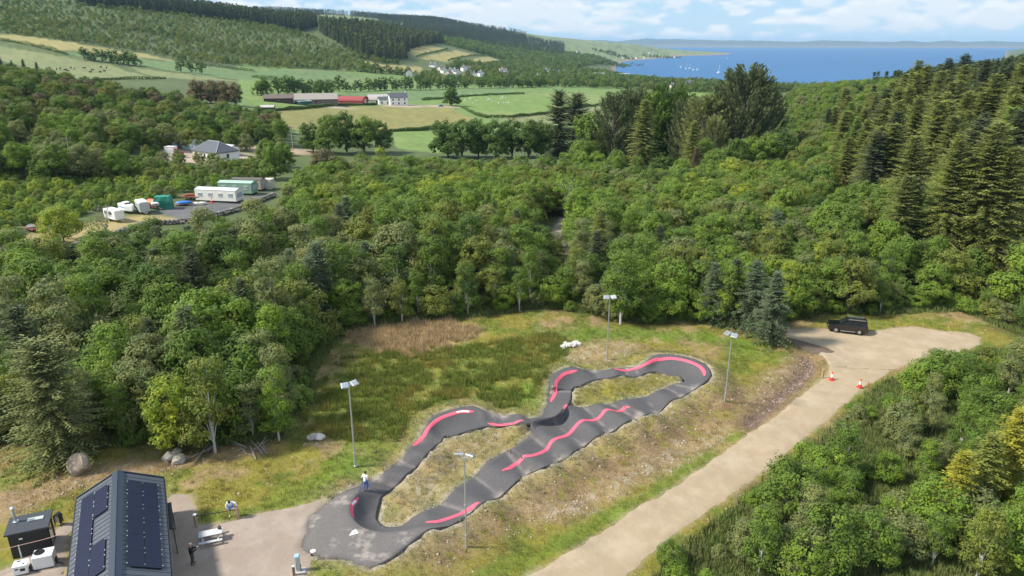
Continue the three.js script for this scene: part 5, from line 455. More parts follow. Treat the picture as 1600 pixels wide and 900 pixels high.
{ // walking up the asphalt, seen from behind
  const J = { centre: [0, 0.85, 0], pelvis: [0, 0.92, 0], chest: [0, 1.28, 0.05], neck: [0, 1.46, 0.06], head: [0, 1.62, 0.10], face: [0, -0.35, 1], shL: [0.175, 1.38, 0.04], shR: [-0.175, 1.38, 0.05], elL: [0.33, 1.13, -0.06], elR: [-0.26, 1.12, 0.03], wrL: [0.42, 0.92, 0.02], wrR: [-0.24, 0.90, 0.16], hipL: [0.09, 0.9, 0], hipR: [-0.09, 0.9, 0], knL: [0.1, 0.5, -0.02], knR: [-0.1, 0.5, 0.14], anL: [0.1, 0.12, -0.24], anR: [-0.1, 0.09, 0.12], toeL: [0.1, 0.04, -0.1], toeR: [-0.1, 0.045, 0.27] };
  person('person in white T-shirt and blue jeans walking on the asphalt', [AT.walker[0], AT.walker[2] + 0.01, AT.walker[1]], Math.PI - 0.5, J, { hair: mat(0.015, 0.012, 0.01, 0.8), top: cloth(0.78, 0.78, 0.78), topName: 't_shirt', bottom: cloth(0.05, 0.13, 0.42), shoe: cloth(0.6, 0.5, 0.42) });
}
{ // standing in the yard, arm raised
  const J = { centre: [0, 0.85, 0], pelvis: [0, 0.93, 0], chest: [0, 1.3, 0.0], neck: [0, 1.47, 0.01], head: [0, 1.64, 0.05], face: [0, -0.1, 1], shL: [0.185, 1.39, 0], shR: [-0.185, 1.39, 0], elL: [0.24, 1.16, 0.13], elR: [-0.24, 1.17, 0.12], wrL: [0.12, 1.27, 0.36], wrR: [-0.10, 1.27, 0.37], hipL: [0.095, 0.91, 0], hipR: [-0.095, 0.91, 0], knL: [0.11, 0.49, 0.03], knR: [-0.11, 0.49, 0.0], anL: [0.12, 0.09, 0.0], anR: [-0.12, 0.09, -0.08], toeL: [0.14, 0.045, 0.16], toeR: [-0.14, 0.045, 0.08] };
  const w = AT.watcher; person('person in black jacket holding up both hands in gravel yard', [w[0], ground(w[0], w[1]) + 0.06, w[1]], 1.9, J, { bald: true, long: true, hair: mat(0.36, 0.24, 0.18, 0.7), top: cloth(0.012, 0.012, 0.014), topName: 'jacket', bottom: cloth(0.05, 0.045, 0.035), shoe: cloth(0.14, 0.09, 0.06) });
}
{ // stepping over the rope beside the post
  const J = { centre: [0, 0.9, 0], pelvis: [0, 0.98, 0], chest: [0.02, 1.28, 0.16], neck: [0.03, 1.42, 0.26], head: [0.03, 1.52, 0.38], face: [0, -0.8, 0.6], shL: [0.2, 1.38, 0.18], shR: [-0.16, 1.36, 0.18], elL: [0.42, 1.32, 0.2], elR: [-0.27, 1.12, 0.16], wrL: [0.52, 1.12, 0.28], wrR: [-0.26, 0.9, 0.2], hipL: [0.09, 0.95, 0], hipR: [-0.09, 0.95, 0], knL: [0.30, 0.86, 0.30], knR: [-0.12, 0.52, 0.06], anL: [0.34, 0.50, 0.12], anR: [-0.16, 0.09, -0.02], toeL: [0.36, 0.42, 0.26], toeR: [-0.16, 0.045, 0.14] };
  const w = AT.climber; person('person in white top and blue shorts stepping over the rope', [w[0] + 0.25, ground(w[0], w[1]) + 0.02, w[1] - 0.1], 0.15, J, { long: true, short: true, tail: true, hair: mat(0.012, 0.01, 0.01, 0.7), top: cloth(0.74, 0.75, 0.80), topName: 'top', bottom: cloth(0.09, 0.2, 0.55), shoe: cloth(0.65, 0.65, 0.68) });
}
// ---------- houses ----------
function house(name, label, cat, pos, turn, { w, d, h, rise, wallM = M.render, roofM = M.slate, hip = 0, chim = 1, wins = 2, storeys = 1, group }) {
  const t = thing(name, label, cat, pos, turn, group), b = -1.2; // walls run into the slope
  part('wall', hip ? [box(w, h - b, d, 0, (h + b) / 2, 0)] : [prism([[-d / 2, b], [d / 2, b], [d / 2, h], [0, h + rise], [-d / 2, h]], w - 0.1).rotateY(Math.PI / 2).translate(-w / 2 + 0.05, 0, 0)], wallM, t);
  const e = 0.35, L = w / 2 + e, Dd = d / 2 + e, y0 = h - e * rise / (d / 2), y1 = h + rise + 0.05, k = hip ? L - Dd * 0.95 : L, P = [[-L, y0, -Dd], [L, y0, -Dd], [L, y0, Dd], [-L, y0, Dd], [-k, y1, 0], [k, y1, 0]], th = 0.18, tri = [[3, 2, 5], [3, 5, 4], [1, 0, 4], [1, 4, 5], [0, 3, 4], [2, 1, 5]], up = [], low = [];
  for (const f of tri.slice(0, hip ? 6 : 4)) { for (const q of f) up.push(P[q][0], P[q][1] + th, P[q][2]); for (const q of [...f].reverse()) low.push(...P[q]); }
  const R = part('roof', [geom([...up, ...low], null), box(2 * L, th, 0.05, 0, y0 + th / 2, Dd), box(2 * L, th, 0.05, 0, y0 + th / 2, -Dd)], roofM, t); if (hip) part('hip_ridge', [bar([-L, y0 + th, Dd], [-k, y1 + th, 0], 0.11), bar([L, y0 + th, Dd], [k, y1 + th, 0], 0.11), bar([-k, y1 + th, 0], [k, y1 + th, 0], 0.11), bar([-L, y0 + th, -Dd], [-k, y1 + th, 0], 0.11), bar([L, y0 + th, -Dd], [k, y1 + th, 0], 0.11)], mat(0.35, 0.36, 0.37, 0.7), R);
  for (let i = 0; i < chim; i++) part('chimney', [box(0.8, 1.9, 0.6, (chim === 1 ? 0 : (i / (chim - 1) - 0.5)) * (w - 1.2) * (hip ? 0.3 : 1), h + rise + 0.5, 0)], wallM, R);
  for (const s of [-1, 1]) for (let f = 0; f < storeys; f++) for (let i = 0; i < wins; i++) { const x = ((i + 0.5) / wins - 0.5) * w, y = 1.5 + f * 2.7, win = part('window', box(1.0, 1.25, 0.06, x, y, s * (d / 2 + 0.02)), M.glassDark, t); part('sill', box(1.2, 0.1, 0.16, x, y - 0.7, s * (d / 2 + 0.05)), M.concrete, win); }
  for (const s of [-1, 1]) part('window', box(0.06, 1.2, 0.9, s * (w / 2 + (hip ? 0.02 : 0)), 1.5, 0), M.glassDark, t);
  return t;
}
const on = (p, dy = 0) => [p[0], baseHeight(p[0], p[1]) + dy, p[1]];
house('cottage', 'white cottage with hipped slate roof among garden trees', 'house', on(AT.cottage), -0.62, { w: 13.5, d: 8, h: 2.9, rise: 2.7, hip: 1, chim: 0, wins: 3 });
house('garage', 'flat pale extension behind the hipped white cottage', 'garage', on([AT.extension[0] + 4, AT.extension[1] + 6]), -0.62, { w: 7, d: 4, h: 2.6, rise: 0.7, chim: 0, wins: 1, roofM: mat(0.5, 0.52, 0.55, 0.6) });
{ const p = AT.polytunnel, t = thing('polytunnel', 'pale blue arched polytunnel beside the white cottage', 'polytunnel', on([p[0] - 3, p[1] - 5]), 1.1); const arc = []; for (let k = 0; k <= 14; k++) { const a = k / 14 * Math.PI; arc.push([Math.cos(a) * 3, Math.sin(a) * 3.1]); } part('cover', prism(arc, 11).translate(0, 0, -5.5), mat(0.62, 0.72, 0.80, 0.35), t); for (let k = 0; k < 5; k++) { const hoop = new THREE.TorusGeometry(3.06, 0.05, 6, 20, Math.PI).translate(0, 0, -5.4 + k * 2.7); part('hoop', hoop, M.galv, t); } part('door', box(1.4, 2, 0.08, 0, 1, 5.55), M.white, t); }
{ const p = AT.shedwhite, t = thing('store_box', 'plain white storage box standing beside the cottage yard', 'storage box', on(p), -0.2); t.scale.setScalar(0.72); part('casing', rbox(4.6, 3.6, 3, 0, 1.7, 0, 0.05), M.white, t); part('door', box(1.6, 2.6, 0.06, 0.8, 1.3, 1.53), mat(0.6, 0.6, 0.6, 0.7), t); part('roof', box(4.8, 0.12, 3.2, 0, 3.56, 0), mat(0.6, 0.62, 0.64, 0.6), t); }
{ const p = AT.redtractor, t = thing('tractor', 'small red tractor parked in the cottage yard', 'tractor', on(p), 0.6); part('bonnet', rbox(1.7, 0.8, 0.8, 0.9, 1.2, 0, 0.1), M.red, t); part('cab', [rbox(1.1, 1.4, 1.2, -0.5, 1.9, 0, 0.08)], M.glassDark, t); part('cab_roof', rbox(1.3, 0.14, 1.35, -0.5, 2.65, 0, 0.05), M.red, t); for (const s of [-1, 1]) { part('wheel', new THREE.TorusGeometry(0.55, 0.22, 8, 18).translate(-0.7, 0.75, s * 0.75), M.rubber, t); part('wheel', new THREE.TorusGeometry(0.32, 0.13, 8, 16).translate(1.2, 0.45, s * 0.6), M.rubber, t); } }
// ---------- caravans and stored things on the dark yard ----------
const dirW = Math.atan2(1, 2);
function caravan(label, p, turn, w, h, d, wallM, roofM, wins) { const t = thing('static_caravan', label, 'caravan', on(p), turn, null); part('shell', [prism([[-w / 2, 0.45], [w / 2, 0.45], [w / 2, h], [-w / 2, h]], d, 0.06).translate(0, 0, -d / 2)], wallM, t); part('roof', [prism([[-d / 2 - 0.12, h + 0.04], [d / 2 + 0.12, h + 0.04], [0, h + 0.42]], w + 0.2).rotateY(Math.PI / 2).translate(-w / 2 - 0.1, 0, 0)], roofM, t); part('skirt', box(w - 0.3, 0.45, d - 0.3, 0, 0.22, 0), M.black, t); for (let i = 0; i < wins; i++) { const x = ((i + 0.5) / wins - 0.5) * w, f = part('window', box(1.1, 0.8, 0.05, x, h * 0.62, d / 2 + 0.085), mat(0.3, 0.33, 0.35, 0.2), t); part('window_frame', [box(1.24, 0.07, 0.07, x, h * 0.62 + 0.43, d / 2 + 0.09), box(1.24, 0.07, 0.07, x, h * 0.62 - 0.43, d / 2 + 0.09)], M.white, f); } part('end_window', box(0.05, 1.1, d * 0.7, w / 2 + 0.085, h * 0.6, 0), mat(0.35, 0.4, 0.45, 0.15), t); for (let k = 0; k < 3; k++) part('wheel', new THREE.TorusGeometry(0.26, 0.1, 8, 14).translate(-0.6 + k * 0.7, 0.36, d / 2 - 0.1), M.rubber, t); return t; }
caravan('long cream white static caravan on the dark yard', [AT.caravan[0] + 0.5, AT.caravan[1] - 1.5], -0.18, 10.6, 3.0, 3.3, mat(0.72, 0.70, 0.62, 0.6), mat(0.62, 0.65, 0.68, 0.5), 4);
caravan('pale green static caravan parked behind the white one', [AT.caravan2[0] + 0.6, AT.caravan2[1] - 1.5], -0.14, 9, 3.0, 3.2, M.greenTin, mat(0.33, 0.46, 0.38, 0.6), 3);
caravan('older cream caravan with dark stained roof behind the green one', [AT.caravan3[0] + 1.4, AT.caravan3[1] - 3.5], -0.12, 8, 2.9, 3, mat(0.42, 0.36, 0.28, 0.8), mat(0.10, 0.09, 0.08, 0.8), 3);
{ const p = AT.container, t = thing('shipping_container', 'pale tan corrugated shipping container at the back of dark yard', 'container', on([p[0] + 1.2, p[1] - 4.6]), -0.1); part('side', Array.from({ length: 22 }, (_, i) => box(0.2, 2.5, 2.5, -4.2 + i * 0.4, 1.3, 0)), M.cream, t); part('shell', box(8.7, 2.55, 2.4, 0, 1.32, 0), M.cream, t); part('roof', box(8.8, 0.08, 2.5, 0, 2.64, 0), mat(0.55, 0.5, 0.44, 0.8), t); part('door', box(0.06, 2.4, 2.2, 4.4, 1.3, 0), M.cream, t); }
{ const p = AT.trailerbox, t = thing('livestock_trailer', 'grey metal livestock trailer parked on dry grass', 'trailer', on([p[0], p[1] - 1]), -0.9); part('box_body', [rbox(4.4, 2.0, 2.1, 0, 1.55, 0, 0.06), ...Array.from({ length: 6 }, (_, i) => box(0.06, 2.0, 2.16, -1.9 + i * 0.76, 1.55, 0))], mat(0.45, 0.46, 0.47, 0.6, 0.2), t); part('roof', [prism([[-1.08, 0], [1.08, 0], [0.7, 0.25], [-0.7, 0.25]], 4.4).rotateY(Math.PI / 2).translate(-2.2, 2.55, 0)], mat(0.68, 0.69, 0.7, 0.5), t); part('drawbar', [beam([2.2, 0.5, 0.5], [3.4, 0.5, 0], 0.1, 0.1), beam([2.2, 0.5, -0.5], [3.4, 0.5, 0], 0.1, 0.1)], M.galv, t); for (const s of [-1, 1]) for (const x of [-0.4, 0.4]) part('wheel', new THREE.TorusGeometry(0.25, 0.1, 8, 14).translate(x, 0.35, s * 1.1), M.rubber, t); }
{ const p = AT.van0, t = thing('motorboat', 'white and blue motorboat on a trailer beside the livestock trailer', 'boat', on(p), -0.75); const hull = new THREE.Shape([new THREE.Vector2(-2.4, -0.95), new THREE.Vector2(1.2, -0.95), new THREE.Vector2(2.7, 0), new THREE.Vector2(1.2, 0.95), new THREE.Vector2(-2.4, 0.95)]); part('hull', new THREE.ExtrudeGeometry(hull, { depth: 0.8, bevelEnabled: true, bevelSize: 0.1, bevelThickness: 0.25, bevelSegments: 3 }).rotateX(-Math.PI / 2).translate(0, 0.9, 0), M.white, t); part('stripe', box(3.6, 0.2, 2.14, -0.6, 1.35, 0), M.blue, t); part('cabin', rbox(1.5, 0.7, 1.3, -0.2, 2.05, 0, 0.15), M.white, t); part('windscreen', box(0.06, 0.5, 1.2, 0.6, 2.1, 0), M.glassDark, t); part('trailer_frame', [box(4, 0.12, 0.9, 0, 0.55, 0)], M.galv, t); for (const s of [-1, 1]) part('wheel', new THREE.TorusGeometry(0.24, 0.1, 8, 14).translate(-0.6, 0.34, s * 0.7), M.rubber, t); }
{ const p = AT.trailer0, t = thing('touring_caravan', 'white touring caravan half hidden behind the scraggy tree', 'caravan', on(p), -0.6); part('shell', [rbox(4.8, 2.1, 2.1, 0, 1.55, 0, 0.3, 4)], M.white, t); part('window', box(1.2, 0.6, 0.05, 0.6, 1.9, 1.07), M.glassDark, t); part('window', box(1.0, 0.6, 0.05, -1.2, 1.9, 1.07), M.glassDark, t); part('stripe', box(4.3, 0.12, 2.13, 0, 1.3, 0), mat(0.3, 0.33, 0.4, 0.6), t); for (const s of [-1, 1]) part('wheel', new THREE.TorusGeometry(0.24, 0.1, 8, 14).translate(0, 0.34, s * 1.0), M.rubber, t); part('drawbar', beam([2.3, 0.5, 0], [3.5, 0.5, 0], 0.1, 0.1), M.galv, t); }
{ const p = AT.redtrailer, t = thing('covered_boat', 'upturned orange red and white boat on a low trailer', 'boat', on([p[0], p[1] - 0.5]), -0.7); part('hull', rockGeo(31, 2.6, 0.8, 1.0, 3, 0.06).translate(0, 1.35, 0), mat(0.62, 0.16, 0.08, 0.6), t); part('stern_panel', rockGeo(33, 1.0, 0.72, 1.02, 3, 0.06).translate(1.7, 1.3, 0), M.white, t); part('trailer_frame', [box(5, 0.12, 1.2, 0, 0.5, 0), beam([2.4, 0.5, 0], [4.4, 0.45, 0], 0.12, 0.1)], M.rust, t); for (const s of [-1, 1]) part('wheel', new THREE.TorusGeometry(0.26, 0.1, 8, 14).translate(0, 0.36, s * 0.75), M.rubber, t); }
{ const p = AT.greentarp, t = thing('tarpaulin_stack', 'tall load wrapped in a dark green tarpaulin on the yard', 'tarpaulin', on([p[0] + 0.5, p[1] - 1]), 0.2); const g = new THREE.BoxGeometry(3.6, 2.9, 2.8, 16, 12, 12), q = g.attributes.position; for (let i = 0; i < q.count; i++) { const y = q.getY(i), k = 1 - 0.14 * sstep(0.4, 1.45, y), n = 0.12 * (fbm(q.getX(i) * 1.4 + q.getZ(i), y * 1.2 + 5, 3) - 0.5); q.setXYZ(i, q.getX(i) * k * (1 + n), y + n, q.getZ(i) * k * (1 + n)); } g.computeVertexNormals(); part('cover', g.translate(0, 1.45, 0), M.tarp, t); part('lashing', [box(3.7, 0.05, 2.9, 0, 1.2, 0)], mat(0.02, 0.12, 0.08, 0.8), t); }
{ const p = AT.bluekayak, t = thing('covered_dinghy', 'bright blue covered dinghy on the dark yard', 'dinghy', on(p), 0.35); part('cover', rockGeo(41, 2.0, 0.55, 0.95, 3, 0.25).translate(0, 0.7, 0), M.blue, t); part('gunwale', rockGeo(42, 2.1, 0.12, 1.02, 3, 0.05).translate(0, 0.5, 0), mat(0.55, 0.3, 0.25, 0.7), t); part('trailer_frame', [box(3.8, 0.1, 0.8, 0, 0.3, 0), beam([-1.9, 0.3, 0], [-3.2, 0.3, 0], 0.1, 0.1)], M.galv, t); for (const s of [-1, 1]) part('wheel', new THREE.TorusGeometry(0.2, 0.08, 8, 12).translate(0.2, 0.28, s * 0.8), M.rubber, t); }
{ const p = AT.rustbed, t = thing('flatbed_trailer', 'rusty red flatbed trailer near the end of white caravan', 'trailer', on([p[0], p[1] - 0.5]), -0.1); part('bed', box(5.2, 0.2, 2.1, 0, 0.95, 0), M.rust, t); part('headboard', box(0.1, 0.8, 2.1, 2.55, 1.4, 0), M.rust, t); part('load', [rockGeo(51, 1.4, 0.35, 0.8, 2, 0.4).translate(-0.6, 1.25, 0)], M.rust, t); for (const s of [-1, 1]) for (const x of [-0.9, 0]) part('wheel', new THREE.TorusGeometry(0.3, 0.12, 8, 14).translate(x, 0.44, s * 0.9), M.rubber, t); }
{ const p = AT.whiteskiff, t = thing('rowing_boat', 'small white rowing boat lying on the dark yard', 'boat', on(p), 0.25); const s = new THREE.Shape([new THREE.Vector2(-1.8, -0.55), new THREE.Vector2(0.8, -0.65), new THREE.Vector2(2.0, 0), new THREE.Vector2(0.8, 0.65), new THREE.Vector2(-1.8, 0.55)]); part('hull', new THREE.ExtrudeGeometry(s, { depth: 0.35, bevelEnabled: true, bevelSize: 0.1, bevelThickness: 0.1 }).rotateX(-Math.PI / 2).translate(0, 0.12, 0), mat(0.66, 0.63, 0.57, 0.7), t); part('thwart', [box(0.25, 0.04, 1.2, 0.2, 0.6, 0), box(0.25, 0.04, 1.1, -1.0, 0.6, 0)], M.wood, t); }
cone('single orange traffic cone standing beside the white static caravan', AT.conelot, 1.5);
{ const p = AT.redcar, t = thing('scrap_trailer', 'low red and dark trailer left on the dry grass', 'trailer', on(p), -0.5); part('bed', box(3.6, 0.25, 1.5, 0, 0.6, 0), M.rust, t); part('load', rockGeo(55, 1.3, 0.4, 0.7, 2, 0.5).translate(0.2, 1.0, 0), mat(0.12, 0.12, 0.13, 0.6), t); for (const s of [-1, 1]) part('wheel', new THREE.TorusGeometry(0.26, 0.1, 8, 14).translate(0, 0.36, s * 0.85), M.rubber, t); }
{ // drystone wall along the lane, each stone its own piece
  const t = thing('drystone_wall', 'low grey drystone wall along the lane below the caravans', 'wall'), cv = new THREE.CatmullRomCurve3(L_lane2.map(([x, z]) => new THREE.Vector3(x, 0, z + 2.2))), L = cv.getLength(), r = rng(71), gs = [0, 1, 2, 3, 4].map((k) => rockGeo(70 + k, 0.55, 0.27, 0.32, 1, 0.4)), ms = [mat(0.16, 0.15, 0.135, 0.95), mat(0.11, 0.105, 0.09, 0.95), mat(0.22, 0.21, 0.19, 0.95)];
  let n = 0; for (let s = 0; s < L && n < 295; s += 0.78) for (let k = 0; k < 3; k++) { const q = cv.getPointAt(s / L), m = part('stone', gs[Math.floor(r() * 5)], ms[Math.floor(r() * 3)], t); m.position.set(q.x + (r() - 0.5) * 0.2 + (k % 2) * 0.35, baseHeight(q.x, q.z) + 0.2 + k * 0.36, q.z + (r() - 0.5) * 0.15); m.rotation.y = -0.5 + (r() - 0.5) * 0.6; n++; }
  const pos = [], idx = [], uv = []; for (let i = 0; i <= 80; i++) { const q = cv.getPointAt(i / 80); for (const s of [-1.7, 1.5]) { pos.push(q.x, baseHeight(q.x, q.z - 2.2) + 0.05, q.z - 2.2 + s); uv.push(q.x / 12, (q.z + s) / 12); } if (i) { const o = i * 2; idx.push(o - 2, o - 1, o, o, o - 1, o + 1); } } struct('lane', geom(pos, idx, uv), new THREE.MeshStandardMaterial({ map: gravelMap([0.26, 0.25, 0.24], [0.34, 0.33, 0.31]), roughness: 1, side: THREE.DoubleSide }), 'narrow grey lane below the caravan yard');
}
function pole(label, p, h) { const t = thing('utility_pole', label, 'utility pole', on(p), 0.3, 'utility poles'); part('pole', cyl(0.16, 0.12, h, 0, 0, 0, 10), mat(0.36, 0.31, 0.26, 0.9), t); part('crossarm', box(2.2, 0.14, 0.14, 0, h - 0.5, 0), mat(0.3, 0.26, 0.22, 0.9), t); for (const x of [-1, 0, 1]) part('insulator', cyl(0.06, 0.05, 0.22, x, h - 0.42, 0, 8), M.white, t); }
pole('wooden utility pole rising from scrub near the cottage drive', AT.pole0, 8.5); pole('wooden utility pole beside the bare ground beyond the cottage', AT.pole1, 9);
// ---------- farm ----------
house('farmhouse', 'tall white farmhouse with slate roof and end chimneys', 'house', on(AT.farmhouse), 0.35, { w: 13, d: 8, h: 5.6, rise: 3.0, chim: 2, wins: 3, storeys: 2 });
house('farmhouse_wing', 'lower white wing joined to the tall farmhouse', 'house', on([AT.farmhouse[0] - 10.5, AT.farmhouse[1] - 1]), 0.35, { w: 8, d: 6, h: 3.4, rise: 2, chim: 1, wins: 2 });
house('farm_shed', 'long low cream shed between red barn and farmhouse', 'shed', on([AT.cream[0] - 6, AT.cream[1] - 6]), 0.1, { w: 14, d: 6, h: 3, rise: 1.5, wallM: M.cream, roofM: mat(0.32, 0.29, 0.27, 0.9), chim: 0, wins: 1 });
{ const p = AT.barnred, t = thing('arched_barn', 'red corrugated barn with a curved roof', 'barn', on([p[0], p[1] - 4]), 1.35); const arc = []; for (let k = 0; k <= 12; k++) { const a = k / 12 * Math.PI; arc.push([Math.cos(a) * 5.4, 2.2 + Math.sin(a) * 3.3]); } part('roof', prism([...arc.map(([x, y]) => [x * 1.03, y + 0.1]), ...[...arc].reverse()], 20).translate(0, 0, -10), mat(0.27, 0.05, 0.05, 0.8), t); part('wall', [prism([[5.3, -1], ...arc.map(([x, y]) => [x * 0.98, y]), [-5.3, -1]], 19).translate(0, 0, -9.5)], mat(0.33, 0.05, 0.05, 0.8), t); part('door', box(3.4, 3.6, 0.1, 0, 1.8, 9.56), mat(0.5, 0.45, 0.42, 0.8), t); }
for (const [k, label, w, d, h, c, dx, dz] of [['shed0', 'wide brown grey farm shed behind the slurry tank', 28, 15, 3.2, [0.27, 0.24, 0.215], 0, -10], ['shed1', 'dark open fronted shed next to the red barn', 12, 9, 3.6, [0.14, 0.12, 0.12], -4, -6], ['shed2', 'grey roofed shed with dark gable behind the red barn', 16, 10, 4, [0.36, 0.34, 0.33], 2, -8], ['shed3', 'low dark rusty shed at the far end of the farm', 18, 9, 2.4, [0.13, 0.10, 0.09], 0, -8]]) house('farm_shed', label, 'shed', on([AT[k][0] + dx, AT[k][1] + dz]), 0.25, { w, d, h, rise: d * 0.22, wallM: mat(c[0] * 0.6, c[1] * 0.55, c[2] * 0.55, 0.9), roofM: mat(...c, 0.9), chim: 0, wins: 1 });
{ const p = AT.tank, t = thing('slurry_tank', 'round dark green slurry tank in front of the wide shed', 'tank', on(p)); part('ring', [cyl(5.6, 5.6, 2.6, 0, -0.4, 0, 28)], mat(0.03, 0.09, 0.07, 0.6), t); part('rim', new THREE.TorusGeometry(5.6, 0.12, 6, 28).rotateX(Math.PI / 2).translate(0, 2.2, 0), M.galv, t); part('cover', new THREE.CylinderGeometry(5.5, 5.5, 0.06, 28).translate(0, 2.1, 0), mat(0.05, 0.07, 0.06, 0.8), t); }
house('field_hut', 'small dark hut with pale roof at the field edge', 'hut', on(AT.hut), 0.1, { w: 7, d: 4, h: 2.4, rise: 0.8, wallM: mat(0.08, 0.07, 0.07, 0.9), roofM: mat(0.4, 0.38, 0.36, 0.8), chim: 0, wins: 1 });
{ const p = AT.bluecar, t = thing('farm_vehicle', 'small blue vehicle parked under the lone field tree', 'car', on(p), 0.4); part('body', rbox(3.9, 0.8, 1.7, 0, 0.75, 0, 0.2, 3), mat(0.1, 0.2, 0.35, 0.4), t); part('cabin', rbox(2.0, 0.65, 1.5, -0.2, 1.4, 0, 0.2, 3), M.glassDark, t); for (const s of [-1, 1]) for (const x of [-1.2, 1.2]) part('wheel', new THREE.TorusGeometry(0.22, 0.1, 8, 12).translate(x, 0.32, s * 0.8), M.rubber, t); }
// ---------- village ----------
{
  const r = rng(88), near = new THREE.Vector3(), protos = [];
  const place = ['on the slope above the village', 'in the village behind the tree belt', 'in the hillside estate above the trees', 'on the far shore road', 'beyond the tall poplars'];
  L_houses.forEach((p, i) => { const D = Math.hypot(p[0], p[1]), th = Math.atan2(p[0], -p[1]) * 57.3, where = th > 18 ? 4 : D > 2400 && p[2] < 0 ? 3 : D > 1900 ? 2 : i === 0 ? 0 : 1, k = i % 3, two = k === 1; const tone = D > 1900 ? 'white' : ['white', 'white', 'cream'][k], lab = where === 0 ? 'white house standing among trees above the village' : `small ${tone} ${two ? 'two storey' : 'single storey'} house ${place[where]}`;
    const key = k + (where > 1 ? 'far' : ''), sz = D > 1900 ? 1.25 : 1; let h; if (protos[key]) { h = copy(protos[key], lab); h.position.set(p[0], p[2], p[1]); h.rotation.y = r() * 3; } else { h = house('village_house', lab, 'house', [p[0], p[2], p[1]], r() * 3, { w: 11, d: 7, h: two ? 5 : 3, rise: 2.6, chim: 1 + (k === 0), wins: 2, storeys: two ? 2 : 1, wallM: k === 2 && D < 1900 ? M.cream : M.render, roofM: k === 2 ? mat(0.17, 0.13, 0.115, 0.85) : M.slate }); protos[key] = h; } h.scale.setScalar(sz); h.userData.group = 'houses ' + place[where]; h.position.y += 0.3; });
  for (const [i, p] of L_longb.entries()) house('school_block', ['long low white flat roofed block behind the trees, western half', 'long low white flat roofed block behind the trees, eastern half'][i], 'building', [p[0], p[2], p[1]], 0.1, { w: 46, d: 12, h: 7, rise: 0.8, chim: 0, wins: 8, storeys: 2, roofM: mat(0.33, 0.36, 0.40, 0.6), wallM: mat(0.72, 0.70, 0.66, 0.8) });
}
// ---------- yachts on the bay ----------
{
  const proto = thing('moored_yacht', 'white yacht with bare mast moored in the bay', 'boat', [0, -32, 0], 0, 'boats moored in the bay'); const s = new THREE.Shape(); s.moveTo(-5, -1.5); s.lineTo(1.5, -1.7); s.quadraticCurveTo(4.5, -1.2, 6, 0); s.quadraticCurveTo(4.5, 1.2, 1.5, 1.7); s.lineTo(-5, 1.5); s.lineTo(-5, -1.5);
  part('hull', new THREE.ExtrudeGeometry(s, { depth: 1.3, bevelEnabled: true, bevelSize: 0.15, bevelThickness: 0.15 }).rotateX(-Math.PI / 2).translate(0, -0.2, 0), M.white, proto); part('cabin', rbox(4.2, 0.9, 2.1, -0.6, 1.7, 0, 0.25, 3), M.white, proto); part('mast', cyl(0.16, 0.1, 14, 0.6, 1.2, 0, 8), M.white, proto); part('boom', [bar([0.6, 2.9, 0], [-4.4, 2.9, 0], 0.16)], M.white, proto); part('stay', [bar([0.6, 15, 0], [5.8, 1.3, 0], 0.04, 0.04, 5), bar([0.6, 15, 0], [-5, 1.3, 0], 0.04, 0.04, 5)], M.galv, proto);
  const r = rng(5); L_boats.forEach(([x, z], i) => { const b = i ? copy(proto) : proto; b.position.set(x, -32, z); b.rotation.y = 0.4 + r() * 0.8; b.scale.setScalar([5, 6, 7].includes(i) ? 1.35 : 0.9); if ([6, 7].includes(i)) b.userData.label = i === 6 ? 'larger white yacht with tall mast moored off the near shore' : 'larger white yacht with tall mast farther out in the bay'; });
}
// ---------- farm animals ----------
function beast() {   // body facing +x: deep chest, neck, head, jointed legs
  const B = (a, ra, b, rb) => [...a, ra, ...b, rb], body = [B([-0.5, 0.78, 0], 0.2, [0.05, 0.76, 0], 0.22), B([0.05, 0.76, 0], 0.22, [0.45, 0.8, 0], 0.2), B([0.45, 0.86, 0], 0.13, [0.7, 1.06, 0], 0.09), B([0.7, 1.06, 0], 0.09, [0.92, 0.96, 0], 0.05), B([0.68, 1.12, 0.07], 0.025, [0.64, 1.13, 0.16], 0.015), B([0.68, 1.12, -0.07], 0.025, [0.64, 1.13, -0.16], 0.015), B([-0.68, 0.88, 0], 0.03, [-0.76, 0.55, 0], 0.02)];
  for (const z of [-0.13, 0.13]) body.push(B([0.4, 0.72, z], 0.09, [0.42, 0.4, z], 0.045), B([0.42, 0.4, z], 0.042, [0.4, 0.03, z], 0.032), B([-0.45, 0.75, z], 0.12, [-0.40, 0.5, z], 0.07), B([-0.40, 0.5, z], 0.06, [-0.54, 0.32, z], 0.04), B([-0.54, 0.32, z], 0.038, [-0.5, 0.03, z], 0.03));
  return bodySurface(body, [0.05, 0.6, 0], 1.0, 48, 0.05);
}
{ const g = beast(), r = rng(17), wool = mat(0.7, 0.67, 0.6, 1), hide = mat(0.03, 0.025, 0.022, 0.9); L_sheep.forEach((p, i) => { const o = single('sheep', g, wool, 'white sheep grazing on the bright green field', 'sheep', 'sheep on the green field'); o.position.set(p[0], p[2], p[1]); o.rotation.y = r() * 6; o.scale.setScalar(1.15); });
  L_cows.forEach((p) => { const o = single('cow', g, hide, 'black cow grazing on the sloping pale green field', 'cow', 'cattle on the hillside field'); o.position.set(p[0], p[2], p[1]); o.rotation.y = r() * 6; o.scale.setScalar(1.9); }); }
